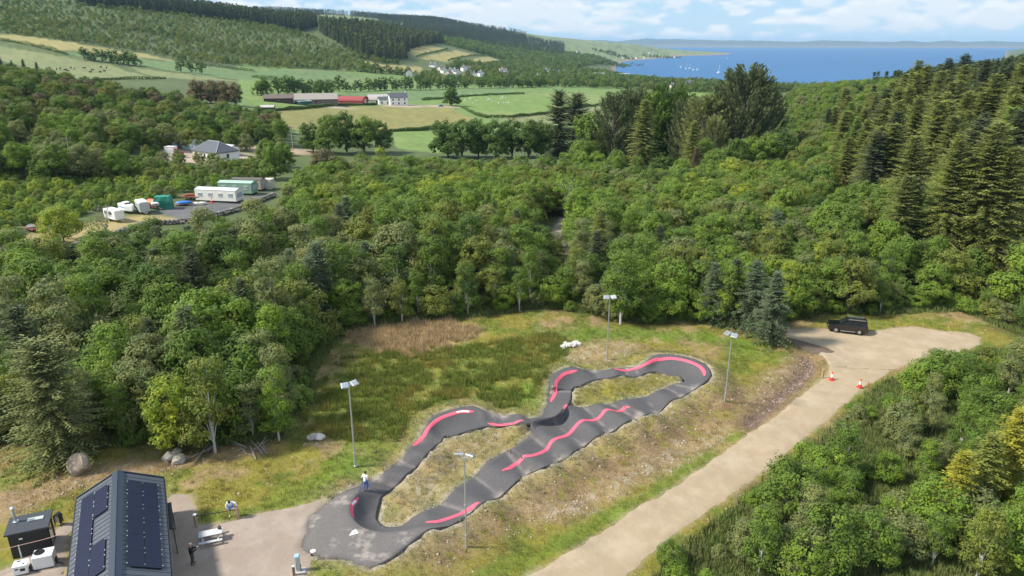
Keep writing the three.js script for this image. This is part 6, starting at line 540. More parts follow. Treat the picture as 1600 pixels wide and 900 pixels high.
// ---------- vegetation ----------
class Leaves {
  constructor() { this.p = []; this.i = []; this.c = []; }
  leaf(x, y, z, nx, ny, nz, len, wid, r, tone, warm = 0) {   // a small folded spray: two faces
    let l = Math.hypot(nx, ny, nz) || 1; nx /= l; ny /= l; nz /= l; let ax = r() - 0.5, ay = r() - 0.5, az = r() - 0.5, d = ax * nx + ay * ny + az * nz; ax -= d * nx; ay -= d * ny; az -= d * nz; l = Math.hypot(ax, ay, az) || 1; ax /= l; ay /= l; az /= l;
    this.quad(x, y, z, nx, ny, nz, ax, ay, az, len, wid, tone, warm);
  }
  quad(x, y, z, nx, ny, nz, ax, ay, az, len, wid, tone, warm = 0) {
    const bx = ny * az - nz * ay, by = nz * ax - nx * az, bz = nx * ay - ny * ax, o = this.p.length / 3, f = wid * 0.35;
    this.p.push(x - ax * len, y - ay * len, z - az * len, x + bx * wid - nx * f, y + by * wid - ny * f, z + bz * wid - nz * f, x + ax * len, y + ay * len, z + az * len, x - bx * wid - nx * f, y - by * wid - ny * f, z - bz * wid - nz * f);
    this.i.push(o, o + 1, o + 2, o, o + 2, o + 3); const c = [tone * (1 + warm), tone * (1 + warm * 0.35), tone * (1 - warm * 0.6)]; for (let k = 0; k < 4; k++) this.c.push(...c);
  }
  build() { return geom(this.p, this.i, null, this.c, false); }
}
const dirOn = (r) => { const y = r() * 2 - 1, a = r() * 6.2832, s = Math.sqrt(1 - y * y); return [Math.cos(a) * s, y, Math.sin(a) * s]; };
// o: height, spread, base of the crown, lobes, leaves
function broadleaf(o) {
  const r = rng(o.seed), L = new Leaves(), wood = [], H = o.h, R = o.r, lobes = [];
  const top = R * (o.topLobe ?? 0.62); lobes.push([(r() - 0.5) * R * 0.3, H - top * 0.9, (r() - 0.5) * R * 0.3, top]);
  for (let k = 0; k < o.lobes; k++) { const a = (k + r() * 0.7) / o.lobes * 6.2832 * (o.turns ?? 1), v = o.turns ? k / o.lobes : r(), y = lerp(o.base + R * 0.3, H - top * 1.2, v), rad = R * (0.38 + 0.24 * r()) * (1 - 0.45 * v * (o.cone ?? 0.6)), lr = R * (0.36 + 0.22 * r()) * (1 - 0.35 * v * (o.cone ?? 0.6)); lobes.push([Math.cos(a) * rad, y, Math.sin(a) * rad, lr]); }
  const th = o.trunk ?? 0.03; wood.push(bar([0, -0.6, 0], [(r() - 0.5) * 0.3, o.base + 0.3 * (H - o.base), (r() - 0.5) * 0.3], H * th, H * th * 0.6, 7));
  for (const q of lobes) { const y0 = lerp(o.base * 0.55, q[1], 0.35 * r()), m = [q[0] * 0.35, lerp(y0, q[1], 0.55), q[2] * 0.35]; wood.push(bar([0, y0, 0], m, H * th * 0.5, H * th * 0.32, 6), bar(m, [q[0], q[1] - q[3] * 0.1, q[2]], H * th * 0.32, H * th * 0.12, 5)); for (let k = 0; k < 3; k++) { const d = dirOn(r); wood.push(bar([q[0] * 0.8, q[1] - q[3] * 0.2, q[2] * 0.8], [q[0] + d[0] * q[3] * 0.8, q[1] + Math.abs(d[1]) * q[3] * 0.7, q[2] + d[2] * q[3] * 0.8], H * th * 0.13, H * th * 0.04, 4)); } }
  for (const [i, q] of lobes.entries()) { const n = Math.round(o.clumps * (q[3] / R) ** 2 * 5); for (let k = 0; k < n; k++) {
    const d = dirOn(r); if (d[1] < -0.5 && r() < 0.75) continue; const rr = q[3] * (0.72 + 0.36 * r()), c = [q[0] + d[0] * rr, q[1] + d[1] * rr * (o.flat ?? 0.85), q[2] + d[2] * rr]; if (c[1] < o.base * 0.7) continue; let in_ = false; for (const [j, w] of lobes.entries()) if (j !== i && Math.hypot(c[0] - w[0], c[1] - w[1], c[2] - w[2]) < w[3] * 0.72) in_ = true; if (in_) continue;
    const cr = (o.clumpR ?? 0.17) * R * (0.7 + 0.7 * r()), ct = 0.78 + 0.44 * r(), cw = (r() - 0.5) * 0.3;
    for (let m = 0; m < o.leaves; m++) { const e = dirOn(r), f = cr * (0.35 + 0.65 * Math.sqrt(r())), s = o.leaf * (0.65 + 0.7 * r()); L.leaf(c[0] + e[0] * f, c[1] + e[1] * f * 0.75, c[2] + e[2] * f, e[0] * 0.55 + d[0] * 0.4 + (r() - 0.5) * 0.6, e[1] * 0.55 + d[1] * 0.35 + 0.3 + (r() - 0.5) * 0.5, e[2] * 0.55 + d[2] * 0.4 + (r() - 0.5) * 0.6, s, s * 0.62, r, ct * (0.78 + 0.44 * r()), cw + (r() - 0.5) * 0.16); } } }
  return { crown: L.build(), trunk: merge(wood), h: H };
}
function conifer(o) {
  const r = rng(o.seed), L = new Leaves(), H = o.h, R = o.r, wood = [bar([0, -0.6, 0], [0, H * 0.97, 0], H * 0.017, 0.02, 7)], twigs = []; let y = o.base;
  while (y < H * 0.985) { const f = (y - o.base) / (H - o.base), rad = R * Math.pow(1 - f, o.pow ?? 0.85) * (0.85 + 0.3 * r()) + 0.12, nb = Math.max(4, Math.round(o.whorl * (0.6 + 0.5 * (1 - f)))), a0 = r() * 6.28; for (let k = 0; k < nb; k++) { if (r() < 0.07) continue; const a = a0 + (k + (r() - 0.5) * 0.7) / nb * 6.2832, len = rad * (0.62 + 0.55 * r()), yy = (r() - 0.5) * H * o.gap * 1.3, ca = Math.cos(a), sa = Math.sin(a), lift = lerp(-0.18, 0.5, f), ct = 0.75 + 0.5 * r(), n = Math.max(2, Math.round(len / o.step)); if (len > 0.8) twigs.push(bar([0, y + yy, 0], [ca * len * 0.85, y + yy + len * lift * 0.7, sa * len * 0.85], 0.035, 0.012, 4));
      for (let m = 1; m <= n; m++) { const t = m / n, px = ca * len * t, pz = sa * len * t, droop = -0.22 * len * t * t * (1 - f), py = y + yy + len * lift * t + droop, w = o.leaf * (1.15 - 0.55 * t) * (0.7 + 0.6 * r()); for (const s of [-1, 1]) { const sp = 0.35 + 0.5 * r(), q = w * 0.8; L.quad(px - sa * s * q * 0.7, py - 0.05 * r() - 0.12 * q, pz + ca * s * q * 0.7, (r() - 0.5) * 0.7 - sa * s * 0.3, 0.9, (r() - 0.5) * 0.7 + ca * s * 0.3, ca * 0.65 - sa * s * sp, -0.14 + lift * 0.4, sa * 0.65 + ca * s * sp, q * 1.1, q * 0.42, ct * (0.7 + 0.5 * r()), (r() - 0.5) * 0.15); } if (r() < 0.6) L.quad(px, py + 0.06, pz, (r() - 0.5) * 0.4, 1, (r() - 0.5) * 0.4, ca, lift * 0.5 - 0.1, sa, w * 0.7, w * 0.3, ct * (0.85 + 0.5 * r())); } } y += H * o.gap * (0.75 + 0.5 * r()) * (1.1 - 0.5 * f); }
  for (let k = 0; k < 5; k++) L.quad(0, H * 0.985 + k * 0.05, 0, r() - 0.5, 0.2, r() - 0.5, 0, 1, 0, 0.35, 0.06, 1);
  return { crown: L.build(), trunk: merge([...wood, ...twigs]), h: H };
}
function poplar(o) {   // many upswept feathery limbs filling a tall dome
  const r = rng(o.seed), L = new Leaves(), wood = [bar([0, -0.8, 0], [0, o.h * 0.8, 0], o.h * 0.022, o.h * 0.008, 8)], H = o.h, R = o.r;
  for (let k = 0; k < o.limbs; k++) { const a = r() * 6.2832, v = lerp(0.08, 1, Math.pow(r(), 0.85)), ye = H * v, out = R * Math.sqrt(Math.max(0.02, 1 - Math.pow(Math.max(0, v - 0.42) / 0.59, 2.2))) * (v < 0.42 ? 0.8 + 0.48 * v : 1) * (0.45 + 0.55 * Math.sqrt(r())) * (0.82 + 0.3 * noise(a * 1.6 + o.seed, v * 5)), y0 = Math.max(0.4, ye - H * (0.14 + 0.16 * r()) - out * 0.25), ca = Math.cos(a), sa = Math.sin(a), n = 12, ct = 0.72 + 0.56 * r(); let prev = [0, y0, 0];
    for (let m = 1; m <= n; m++) { const t = m / n, q = [ca * out * Math.pow(t, 0.8), lerp(y0, ye, Math.pow(t, 1.2)), sa * out * Math.pow(t, 0.8)]; if (m % 3 === 0) { wood.push(bar(prev, q, 0.09 * (1.1 - t), 0.08 * (1.05 - t), 4)); prev = q; } if (t < 0.4) continue; for (let j = 0; j < o.leaves; j++) { const e = dirOn(r), s = o.leaf * (0.6 + 0.7 * r()), cr = 1.0 * (1.15 - 0.55 * t) * H / 26; L.quad(q[0] + e[0] * cr, q[1] + e[1] * cr * 1.2, q[2] + e[2] * cr, e[0] + ca * 0.35, e[1] * 0.4 + 0.4, e[2] + sa * 0.35, ca * 0.5 + (r() - 0.5) * 0.9, 0.7, sa * 0.5 + (r() - 0.5) * 0.9, s * 1.1, s * 0.5, ct * (0.7 + 0.55 * r()), (r() - 0.5) * 0.2); } } }
  return { crown: L.build(), trunk: merge(wood), h: H };
}
function bareTree(o) { const r = rng(o.seed), wood = []; const grow = (p, d, len, rad, lv) => { const q = [p[0] + d[0] * len, p[1] + d[1] * len, p[2] + d[2] * len]; wood.push(bar(p, q, rad, rad * 0.65, lv > 2 ? 4 : 6)); if (lv >= 6) return; const n = lv < 1 ? 3 : 2 + (r() < 0.4); for (let k = 0; k < n; k++) { const e = dirOn(r), w = 0.62; const v = [d[0] + e[0] * w, d[1] * 0.9 + e[1] * w * 0.6 + 0.2, d[2] + e[2] * w], l = Math.hypot(...v); grow(q, v.map((x) => x / l), len * (0.62 + 0.25 * r()), rad * 0.6, lv + 1); } }; grow([0, -0.5, 0], [0.05, 1, 0], o.h * 0.26, o.h * 0.025, 0); const L = new Leaves(); for (let k = 0; k < 260; k++) { const e = dirOn(r); L.leaf(e[0] * 1.6 - 1, o.h * 0.5 + e[1] * 1.4, e[2] * 1.6, ...dirOn(r), 0.2, 0.12, r, 0.9 + 0.3 * r()); } return { trunk: merge(wood), crown: L.build(), h: o.h }; }

const bark = { brown: mat(0.095, 0.075, 0.058, 0.95), grey: mat(0.20, 0.18, 0.16, 0.95), birch: mat(0.48, 0.46, 0.42, 0.85), dead: mat(0.33, 0.29, 0.26, 0.95) };
const leafMat = (r, g, b) => new THREE.MeshPhysicalMaterial({ color: new THREE.Color().setRGB(r, g, b), roughness: 0.85, vertexColors: true, side: THREE.DoubleSide, specularIntensity: 0.35, transmission: 0.5, thickness: 0 });
const TINT = { dark: leafMat(0.096, 0.166, 0.023), mid: leafMat(0.156, 0.241, 0.031), fresh: leafMat(0.204, 0.304, 0.033), lime: leafMat(0.319, 0.383, 0.039), greygreen: leafMat(0.236, 0.266, 0.087), olive: leafMat(0.214, 0.249, 0.041), brown: leafMat(0.204, 0.169, 0.074), spruce: leafMat(0.099, 0.135, 0.039), blue: leafMat(0.150, 0.205, 0.100), gold: leafMat(0.383, 0.370, 0.033), moss: leafMat(0.250, 0.285, 0.046), sage: leafMat(0.138, 0.172, 0.066) };
const TINTWORD = { dark: 'dark green', mid: 'mid green', fresh: 'fresh green', lime: 'lime green', greygreen: 'grey green', olive: 'olive green', brown: 'brownish green', spruce: 'deep green', blue: 'bluish grey', gold: 'golden green', moss: 'mossy green', sage: 'sage green' };
const PROTO = {
  broadleaf_tree: [1, 2, 3, 4].map((s) => broadleaf({ seed: s, h: 10, r: 4.2, base: 2.2, lobes: 7, clumps: 28, leaves: 54, leaf: 0.175, clumpR: 0.19 })),
  birch_tree: [11, 12, 13].map((s) => broadleaf({ seed: s, h: 10, r: 2.7, base: 1.8, lobes: 9, turns: 2.3, cone: 1, clumps: 19, leaves: 46, leaf: 0.135, clumpR: 0.26, trunk: 0.016, topLobe: 0.5 })),
  willow_tree: [21, 22, 23].map((s) => broadleaf({ seed: s, h: 6.5, r: 3.7, base: 0.7, lobes: 8, clumps: 28, leaves: 50, leaf: 0.145, cone: 0.9, trunk: 0.02, clumpR: 0.2 })),
  bush: [31, 32].map((s) => broadleaf({ seed: s, h: 2.4, r: 1.7, base: 0.15, lobes: 6, clumps: 17, leaves: 36, leaf: 0.10, clumpR: 0.24, trunk: 0.015 })),
  spruce_tree: [41, 42, 43].map((s) => conifer({ seed: s, h: 10, r: 2.7, base: 1.1, whorl: 9, gap: 0.036, step: 0.34, leaf: 0.46, pow: 0.62 })),
  tall_spruce_tree: [51, 52, 53].map((s) => conifer({ seed: s, h: 22, r: 5.4, base: 2.0, whorl: 12, gap: 0.026, step: 0.46, leaf: 0.68, pow: 0.55 })),
  fir_tree: [61].map((s) => conifer({ seed: s, h: 11, r: 4.5, base: 0.5, whorl: 12, gap: 0.034, step: 0.36, leaf: 0.46, pow: 0.45 })),
  broad_poplar_tree: [75, 76].map((s, i) => poplar({ seed: s, h: 27, r: 12.5 - i * 2, limbs: 420, leaves: 6, leaf: 0.56, base: 0.6 })),
  poplar_tree: [71, 72, 73].map((s, i) => poplar({ seed: s, h: 26, r: 7 + i * 1.2, base: 0.6, limbs: 230, leaves: 6, leaf: 0.52 })),
  bare_tree: [81].map((s) => bareTree({ seed: s, h: 9 })),
  flat_topped_tree: [91].map((s) => broadleaf({ seed: s, h: 11, r: 4.5, base: 7.2, lobes: 7, clumps: 22, leaves: 24, leaf: 0.2, trunk: 0.018 })),
  dense_tree: [35, 36, 37].map((s) => broadleaf({ seed: s, h: 10, r: 4.6, base: 0.5, lobes: 11, clumps: 26, leaves: 40, leaf: 0.22, clumpR: 0.19, trunk: 0.025 })),
  far_tree: [95, 96].map((s) => broadleaf({ seed: s, h: 10, r: 5.0, base: 0.3, lobes: 8, clumps: 10, leaves: 10, leaf: 0.55, clumpR: 0.22 })),
  far_spruce: [97, 98].map((s) => conifer({ seed: s, h: 20, r: 3.0, base: 1.5, whorl: 7, gap: 0.055, step: 0.95, leaf: 1.5, pow: 0.8 })),
};
const BARK = { broadleaf_tree: 'brown', birch_tree: 'birch', willow_tree: 'grey', bush: 'brown', spruce_tree: 'brown', tall_spruce_tree: 'grey', fir_tree: 'brown', poplar_tree: 'grey', broad_poplar_tree: 'grey', bare_tree: 'dead', flat_topped_tree: 'birch', far_tree: 'brown', far_spruce: 'brown', dense_tree: 'brown' };
const CATEGORY = { bush: 'bush' }, WORD = { broadleaf_tree: 'round crowned broadleaf tree', birch_tree: 'slender birch tree', willow_tree: 'bushy willow tree', bush: 'low bush', spruce_tree: 'young spruce tree', tall_spruce_tree: 'tall spruce tree', fir_tree: 'wide spreading fir tree', poplar_tree: 'tall feathery poplar tree', broad_poplar_tree: 'broad feathery poplar tree', bare_tree: 'bare dead tree', flat_topped_tree: 'flat crowned tree with pale trunk', far_tree: 'broadleaf tree', dense_tree: 'dense rounded tree', far_spruce: 'plantation spruce tree' };
const plants = [];
const camC = Math.cos(PITCH), camS = Math.sin(PITCH);
function screen(x, y, z) { const dz = -z, dy = EYE - y, depth = dz * camC + dy * camS; return [800 + 1109 * x / depth, 450 + 1109 * (dy * camC - dz * camS) / depth, depth]; }
function plant(kind, x, z, h, tint, place, label) {
  const far = Math.hypot(x, z) > 140, y = far ? baseHeight(x, z) : ground(x, z), s = screen(x, y + h * 0.5, z); if (s[2] < 5 || s[0] < -330 || s[0] > 1760 || s[1] > 1050) return; plants.push({ kind, x, y, z, h, tint, place, label, size: h / s[2] });
}
function scatter(poly, sp, seed, f) { const r = rng(seed), X = poly.map((p) => p[0]), Z = poly.map((p) => p[1]); for (let z = Math.min(...Z), row = 0; z < Math.max(...Z); z += sp * 0.87, row++) for (let x = Math.min(...X) + (row % 2) * sp / 2; x < Math.max(...X); x += sp) { const px = x + (r() - 0.5) * sp * 0.8, pz = z + (r() - 0.5) * sp * 0.8; if (inside(poly, px, pz)) f(px, pz, r); } }
const pick = (r, o) => { let t = r() * Object.values(o).reduce((a, b) => a + b); for (const k in o) if ((t -= o[k]) < 0) return k; };
const spread = (r, a, b) => lerp(a, b, r());
// the wood round the clearing
scatter(L_W1, 3.9, 201, (x, z, r) => { const D = Math.hypot(x, z), zone = fbm(x * 0.05, z * 0.05, 2); const k = pick(r, { birch_tree: 4, broadleaf_tree: D > 95 ? 4 : 2.5, willow_tree: 3, spruce_tree: zone > 0.55 ? 1.5 : 0.6 }); const h = { birch_tree: spread(r, 7, 12.5), broadleaf_tree: spread(r, 7, 11.5), willow_tree: spread(r, 5.5, 8.5), spruce_tree: spread(r, 8, 12) }[k]; plant(k, x, z, h * (edgeDist(L_W1, x, z) < 4 ? 0.8 : 1), k === 'spruce_tree' ? pick(r, { spruce: 2, blue: 1 }) : zone > 0.5 ? pick(r, { greygreen: 4, mid: 3, olive: 1.5, fresh: 1 }) : pick(r, { mid: 4, greygreen: 2, dark: 2, olive: 2 }), 'in the wood beside the long building'); });
scatter(L_W2, 4.5, 202, (x, z, r) => { if (edgeDist(L_path, x, z, true) < 3.2) return; const sc = screen(x, 0, z); if (sc[0] > 860 && sc[0] < 904 && sc[1] > 345 && sc[1] < 462) { if (sc[1] > 415) plant('bush', x, z, spread(r, 1.5, 2.5), 'mid', 'below the woodland path'); return; } const D = Math.hypot(x, z), zone = fbm(x * 0.035 + 9, z * 0.035, 2), back = D > 128; const k = pick(r, back ? { broadleaf_tree: 8, willow_tree: 2, birch_tree: 1 } : { birch_tree: 3, broadleaf_tree: 4, willow_tree: 3, spruce_tree: 1.5 }); const h = { birch_tree: spread(r, 7.5, 11), broadleaf_tree: back ? spread(r, 7, 9.5) : spread(r, 7, 10), willow_tree: spread(r, 5.5, 8.5), spruce_tree: spread(r, 7, 11) }[k]; plant(k, x, z, h * (edgeDist(L_W2, x, z) < 4 ? 0.8 : 1), k === 'spruce_tree' ? pick(r, { spruce: 2, blue: 1.5, moss: 1 }) : zone > 0.46 ? pick(r, { fresh: 4.5, olive: 2.5, mid: 2, lime: 1.4 }) : pick(r, { mid: 4, dark: 1.6, fresh: 2.5, greygreen: 1.6, olive: 1.2 }), back ? 'in the deep wood behind the clearing' : 'along the wood edge facing the clearing'); });
scatter(L_W3, 4.6, 203, (x, z, r) => { const D = Math.hypot(x, z), th = Math.atan2(x, -z) * 57.3; if (D > 300 && r() < 0.5) return; if (D > 420 && th < 22 && r() < 0.4) return; const con = th > (D > 300 ? 28.5 : 23) + (D < 170 ? 4.5 : 0) + 6 * (fbm(x * 0.03, z * 0.03, 2) - 0.5) && D > 128 && (D < 330 || D > 340); const zone = fbm(x * 0.04 + 3, z * 0.04, 2);
  if (con && r() < (D > 320 ? 0.85 : 0.72)) { if (r() < 0.5 && D < 320) return; plant(D > 330 ? 'far_spruce' : 'tall_spruce_tree', x, z, D > 330 ? spread(r, 11, 16) : spread(r, 15, 25) * (th > 27 ? 1.0 : 0.85), pick(r, D > 320 ? { spruce: 3, dark: 1 } : { moss: 5, spruce: 1.5, olive: 2, fresh: 1 }), D > 320 ? 'on the wooded ridge above the bay' : 'in the conifer stand beyond the car'); }
  else { const k = pick(r, { broadleaf_tree: 6, willow_tree: D < 150 ? 4 : 1.5, birch_tree: 2 }); plant(k, x, z, (k === 'willow_tree' ? spread(r, 4.5, 7.5) : spread(r, 7.5, 11)) * (edgeDist(L_W3, x, z) < 5 ? 0.75 : 1), zone > 0.48 ? pick(r, { mid: 4, fresh: 3, greygreen: 1.5, olive: 1.5 }) : pick(r, { dark: 3, mid: 3, fresh: 2, olive: 2 }), D < 150 ? 'in the wood behind the parked car' : 'on the wooded slope beyond the poplars'); } });
// low growth closing the wood edges
for (const [poly, seed, place] of [[L_W1, 221, 'at the foot of the wood beside the long building'], [L_W2, 222, 'at the foot of the wood behind the clearing'], [L_W3, 223, 'at the foot of the wood behind the car']]) scatter(poly, 2.3, seed, (x, z, r) => { if (Math.hypot(x, z) > 118 || edgeDist(poly, x, z) > 4.5 || edgeDist(L_path, x, z, true) < 3 || r() < 0.25) return; const k = pick(r, { bush: 3, willow_tree: 1.4 }); plant(k, x, z, k === 'bush' ? spread(r, 1.0, 2.6) : spread(r, 2.8, 4.6), pick(r, { mid: 3, fresh: 2, greygreen: 2, olive: 1 }), place); });
// thicket on the other side of the gravel track
scatter(L_TH, 3.1, 204, (x, z, r) => { const e = sdist(L_TH, x, z); if (trackDist(x, z) < 3) return; const n = fbm(x * 0.12, z * 0.12, 3); if (n < 0.38 && r() < 0.7) return; const edge = -e < 3.5; const k = edge ? pick(r, { bush: 4, willow_tree: 1 }) : pick(r, { willow_tree: 4, birch_tree: 3, bush: 1.5 }); plant(k, x, z, { bush: spread(r, 1.0, 2.2), willow_tree: spread(r, 3.0, 5.4) * (edge ? 0.6 : 1), birch_tree: spread(r, 3.8, 6.5) }[k], pick(r, { mid: 3, fresh: 3.5, greygreen: 3, olive: 1 }), 'in the thicket across the gravel track'); });
// scrub and trees round the cottage and caravans
scatter(L_EL, 5.8, 205, (x, z, r) => { const D = Math.hypot(x, z), s = screen(x, baseHeight(x, z), z); if (sdist(L_lot2, x, z) < 3 || sdist(L_drygrass2, x, z) < 2 || edgeDist(L_lane2, x, z, true) < 5) return; if (Math.hypot((x + 100) / 17, (z + 238) / 13) < 1 || Math.hypot((x + 84) / 15, (z + 263) / 9) < 1) return;
  if (Math.hypot(x + 124, z + 200) < 5) return; const sight = s[0] > 190 && s[0] < 440 && s[1] > 240, low = s[1] > 285 && s[0] < 240; if (low) { if (r() < 0.6) plant('bush', x, z, spread(r, 1.5, 3), pick(r, { fresh: 3, lime: 2, mid: 1 }), 'in the scrub beyond the dry grass'); return; }
  const k = sight ? pick(r, { willow_tree: 3, bush: 2 }) : pick(r, { broadleaf_tree: D > 255 ? 5 : 2, willow_tree: 3, bush: 1 }); plant(k, x, z, k === 'bush' ? spread(r, 2, 3.2) : sight ? spread(r, 3, 4.8) : k === 'willow_tree' ? spread(r, 5, 8.5) : spread(r, 6.5, 10), D > 285 ? pick(r, { mid: 3, dark: 2, olive: 2.5, brown: 0.8 }) : pick(r, { greygreen: 3, mid: 3, fresh: 2, olive: 1 }), D > 285 ? 'in the tree belt behind the cottage' : 'in the scrub round the cottage'); });
scatter(L_EL, 2.9, 206, (x, z, r) => { const s = screen(x, baseHeight(x, z), z); if (s[1] < 262 || s[0] > 300 || sdist(L_lot2, x, z) < 2 || sdist(L_drygrass2, x, z) < 1.5 || edgeDist(L_lane2, x, z, true) < 4) return; plant('bush', x, z, spread(r, 1.1, 2.2), pick(r, { fresh: 3, lime: 2, mid: 2, olive: 1 }), 'in the bracken beyond the dry grass'); });
// single trees that stand out
const H_ = (x, z, kind, h, tint, label) => plant(kind, x, z, h, tint, null, label);
H_(27.1, -90.6, 'spruce_tree', 8.6, 'blue', 'bluish spruce, the one set back deepest of the row beside the car park');
H_(29.6, -89.5, 'spruce_tree', 9.6, 'spruce', 'dark green spruce with bare lower trunk in the row by the car park');
H_(31.7, -87.7, 'spruce_tree', 9.8, 'blue', 'bluish spruce second from the gravel car park');
H_(33.0, -83.7, 'spruce_tree', 9.6, 'blue', 'bluish spruce at the edge of the gravel car park casting shade on it');
H_(-40.2, -55.2, 'fir_tree', 11.5, 'greygreen', 'large grey green fir with drooping boughs behind the tan boulder');
H_(-30.5, -56.9, 'broadleaf_tree', 7.5, 'lime', 'lime green rounded tree beside the brush pile');
H_(-27.0, -56.2, 'birch_tree', 10, 'olive', 'olive birch with leaning pale trunk behind the brush pile');
H_(-21.9, -58.5, 'birch_tree', 7.5, 'fresh', 'fresh green birch standing out at the wood corner');
H_(34.0, -46.3, 'spruce_tree', 7.5, 'gold', 'golden green conifer, widest of three in the thicket');
H_(37.0, -47.8, 'spruce_tree', 8, 'moss', 'mossy green conifer between two golden ones in the thicket');
H_(39.7, -49.1, 'spruce_tree', 9.5, 'gold', 'tallest golden green conifer in the thicket');
H_(20.9, -41.3, 'willow_tree', 4.2, 'fresh', 'round fresh green bush at the lower corner of the thicket');
H_(17.6, -273.3, 'fir_tree', 24, 'spruce', 'dark spruce with slightly shorter twin between fields and wood');
H_(24.5, -273.7, 'fir_tree', 23, 'spruce', 'shorter of the twin dark spruces between fields and wood');
H_(33.8, -242.2, 'poplar_tree', 24, 'sage', 'feathery poplar nearest the twin dark spruces');
H_(42.7, -256.8, 'broad_poplar_tree', 25, 'sage', 'feathery mid green poplar behind the brown topped spruce');
H_(55.4, -257.3, 'broad_poplar_tree', 26, 'dark', 'feathery dark poplar in the middle of the tall group');
H_(60.7, -230.6, 'poplar_tree', 23, 'greygreen', 'tall feathery grey green poplar between dark poplar and broadest crown');
H_(62.1, -220.6, 'poplar_tree', 17, 'greygreen', 'shorter grey green poplar in front of the broadest crown');
H_(73.5, -230.1, 'broad_poplar_tree', 31, 'sage', 'broadest and tallest sage green poplar of the group');
H_(83.9, -239.5, 'poplar_tree', 23, 'sage', 'smaller poplar at the bay side of the broadest crown');
H_(39.3, -215.2, 'tall_spruce_tree', 23, 'moss', 'brownish green spruce in front of the poplars');
H_(52.7, -209.2, 'tall_spruce_tree', 17, 'moss', 'shorter mossy spruce before the feathery poplars');
H_(52.5, -203.1, 'tall_spruce_tree', 10, 'brown', 'small browning spruce among the poplar feet');
H_(47.9, -246.7, 'poplar_tree', 24, 'mid', 'feathery mid green poplar between two broader ones');
H_(57.8, -239.7, 'poplar_tree', 22, 'sage', 'slim sage poplar beside the browning spruce');
H_(68.5, -236.4, 'poplar_tree', 25, 'dark', 'dark poplar tucked against the broadest crown');
H_(27.6, -245.4, 'dense_tree', 17, 'mid', 'tall mid green tree between twin spruces and poplars');
H_(-30.2, -128.0, 'bare_tree', 10, 'olive', 'bare silvery dead tree standing out of the wood');
H_(-49.9, -185.7, 'broadleaf_tree', 11, 'brown', 'pale half bare crown near the dark rounded trees');
H_(-74.9, -127.1, 'bare_tree', 9, 'greygreen', 'scraggy half bare tree in front of the trailers');
H_(11.9, -149.2, 'flat_topped_tree', 12, 'fresh', 'flat crowned tree with pale forked trunk at the woodland path');
H_(14.7, -89.3, 'birch_tree', 10.5, 'mid', 'birch with bright white double trunk at the wood edge');
H_(-45.7, -549.4, 'dense_tree', 14, 'dark', 'lone dark round tree by the farmhouse field gate');
H_(-83.9, -128.5, 'willow_tree', 7, 'lime', 'lime green rounded tree on the dry grass by the lane');
H_(-23.7, -264.7, 'dense_tree', 14, 'dark', 'dark dense tree in the clump next to the twin spruces');
H_(-18.2, -260.7, 'dense_tree', 14, 'dark', 'dark dense tree in the clump next to the twin spruces');
H_(-12.4, -265.3, 'dense_tree', 14, 'dark', 'dark dense tree in the clump next to the twin spruces');
H_(-5.9, -261.0, 'dense_tree', 14, 'dark', 'dark dense tree in the clump next to the twin spruces');
H_(0.0, -265.7, 'dense_tree', 14, 'dark', 'dark dense tree in the clump next to the twin spruces');
H_(6.1, -261.2, 'dense_tree', 14, 'dark', 'dark dense tree in the clump next to the twin spruces');
H_(11.0, -265.9, 'dense_tree', 14, 'dark', 'dark dense tree in the clump next to the twin spruces');
H_(-73.1, -263.4, 'dense_tree', 11, 'dark', 'dark green spreading tree below the olive field');
H_(-66.5, -260.5, 'dense_tree', 14, 'mid', 'mid green spreading tree below the olive field');
H_(-62.2, -269.4, 'dense_tree', 15, 'dark', 'dark green spreading tree below the olive field');
H_(-54.8, -266.2, 'dense_tree', 14, 'mid', 'mid green spreading tree below the olive field');
H_(-50.1, -274.6, 'dense_tree', 12, 'dark', 'dark green spreading tree below the olive field');
H_(-178.7, -416.7, 'dense_tree', 13, 'brown', 'brownish dense crown in the tree belt above the cottage');
H_(-171.2, -416.0, 'dense_tree', 13, 'brown', 'brownish dense crown in the tree belt above the cottage');
H_(-163.2, -415.9, 'dense_tree', 13, 'brown', 'brownish dense crown in the tree belt above the cottage');
H_(-156.8, -414.1, 'dense_tree', 13, 'brown', 'brownish dense crown in the tree belt above the cottage');
H_(-380.5, -553.6, 'tall_spruce_tree', 13, 'dark', 'dark conifer on the knoll under the cattle field');
H_(-375.9, -558.9, 'tall_spruce_tree', 11, 'dark', 'dark conifer on the knoll under the cattle field');
H_(-371.0, -564.6, 'tall_spruce_tree', 12, 'dark', 'dark conifer on the knoll under the cattle field');
H_(-365.4, -571.2, 'tall_spruce_tree', 10, 'dark', 'dark conifer on the knoll under the cattle field');
H_(-68.1, -203.1, 'dense_tree', 10, 'mid', 'round mid green tree beside the bare ground');
H_(84.7, -221.2, 'dense_tree', 10, 'mid', 'round mid green tree at the bay side of the poplars');
H_(80.0, -227.9, 'dense_tree', 11, 'mid', 'round mid green tree at the bay side of the poplars');
H_(-69.6, -217.1, 'dense_tree', 9, 'mid', 'round mid green tree beside the bare ground');
H_(-76.8, -223.2, 'dense_tree', 9, 'mid', 'round mid green tree beside the bare ground');
H_(24.4, -206.7, 'dense_tree', 9, 'fresh', 'fresh green dense tree at the foot of the poplars');
H_(29.3, -201.4, 'dense_tree', 10, 'mid', 'mid green dense tree at the foot of the poplars');
H_(42.2, -201.7, 'dense_tree', 9, 'dark', 'dark green dense tree at the foot of the poplars');
H_(46.8, -198.0, 'dense_tree', 8, 'fresh', 'fresh green dense tree at the foot of the poplars');
H_(56.9, -195.6, 'dense_tree', 10, 'mid', 'mid green dense tree at the foot of the poplars');
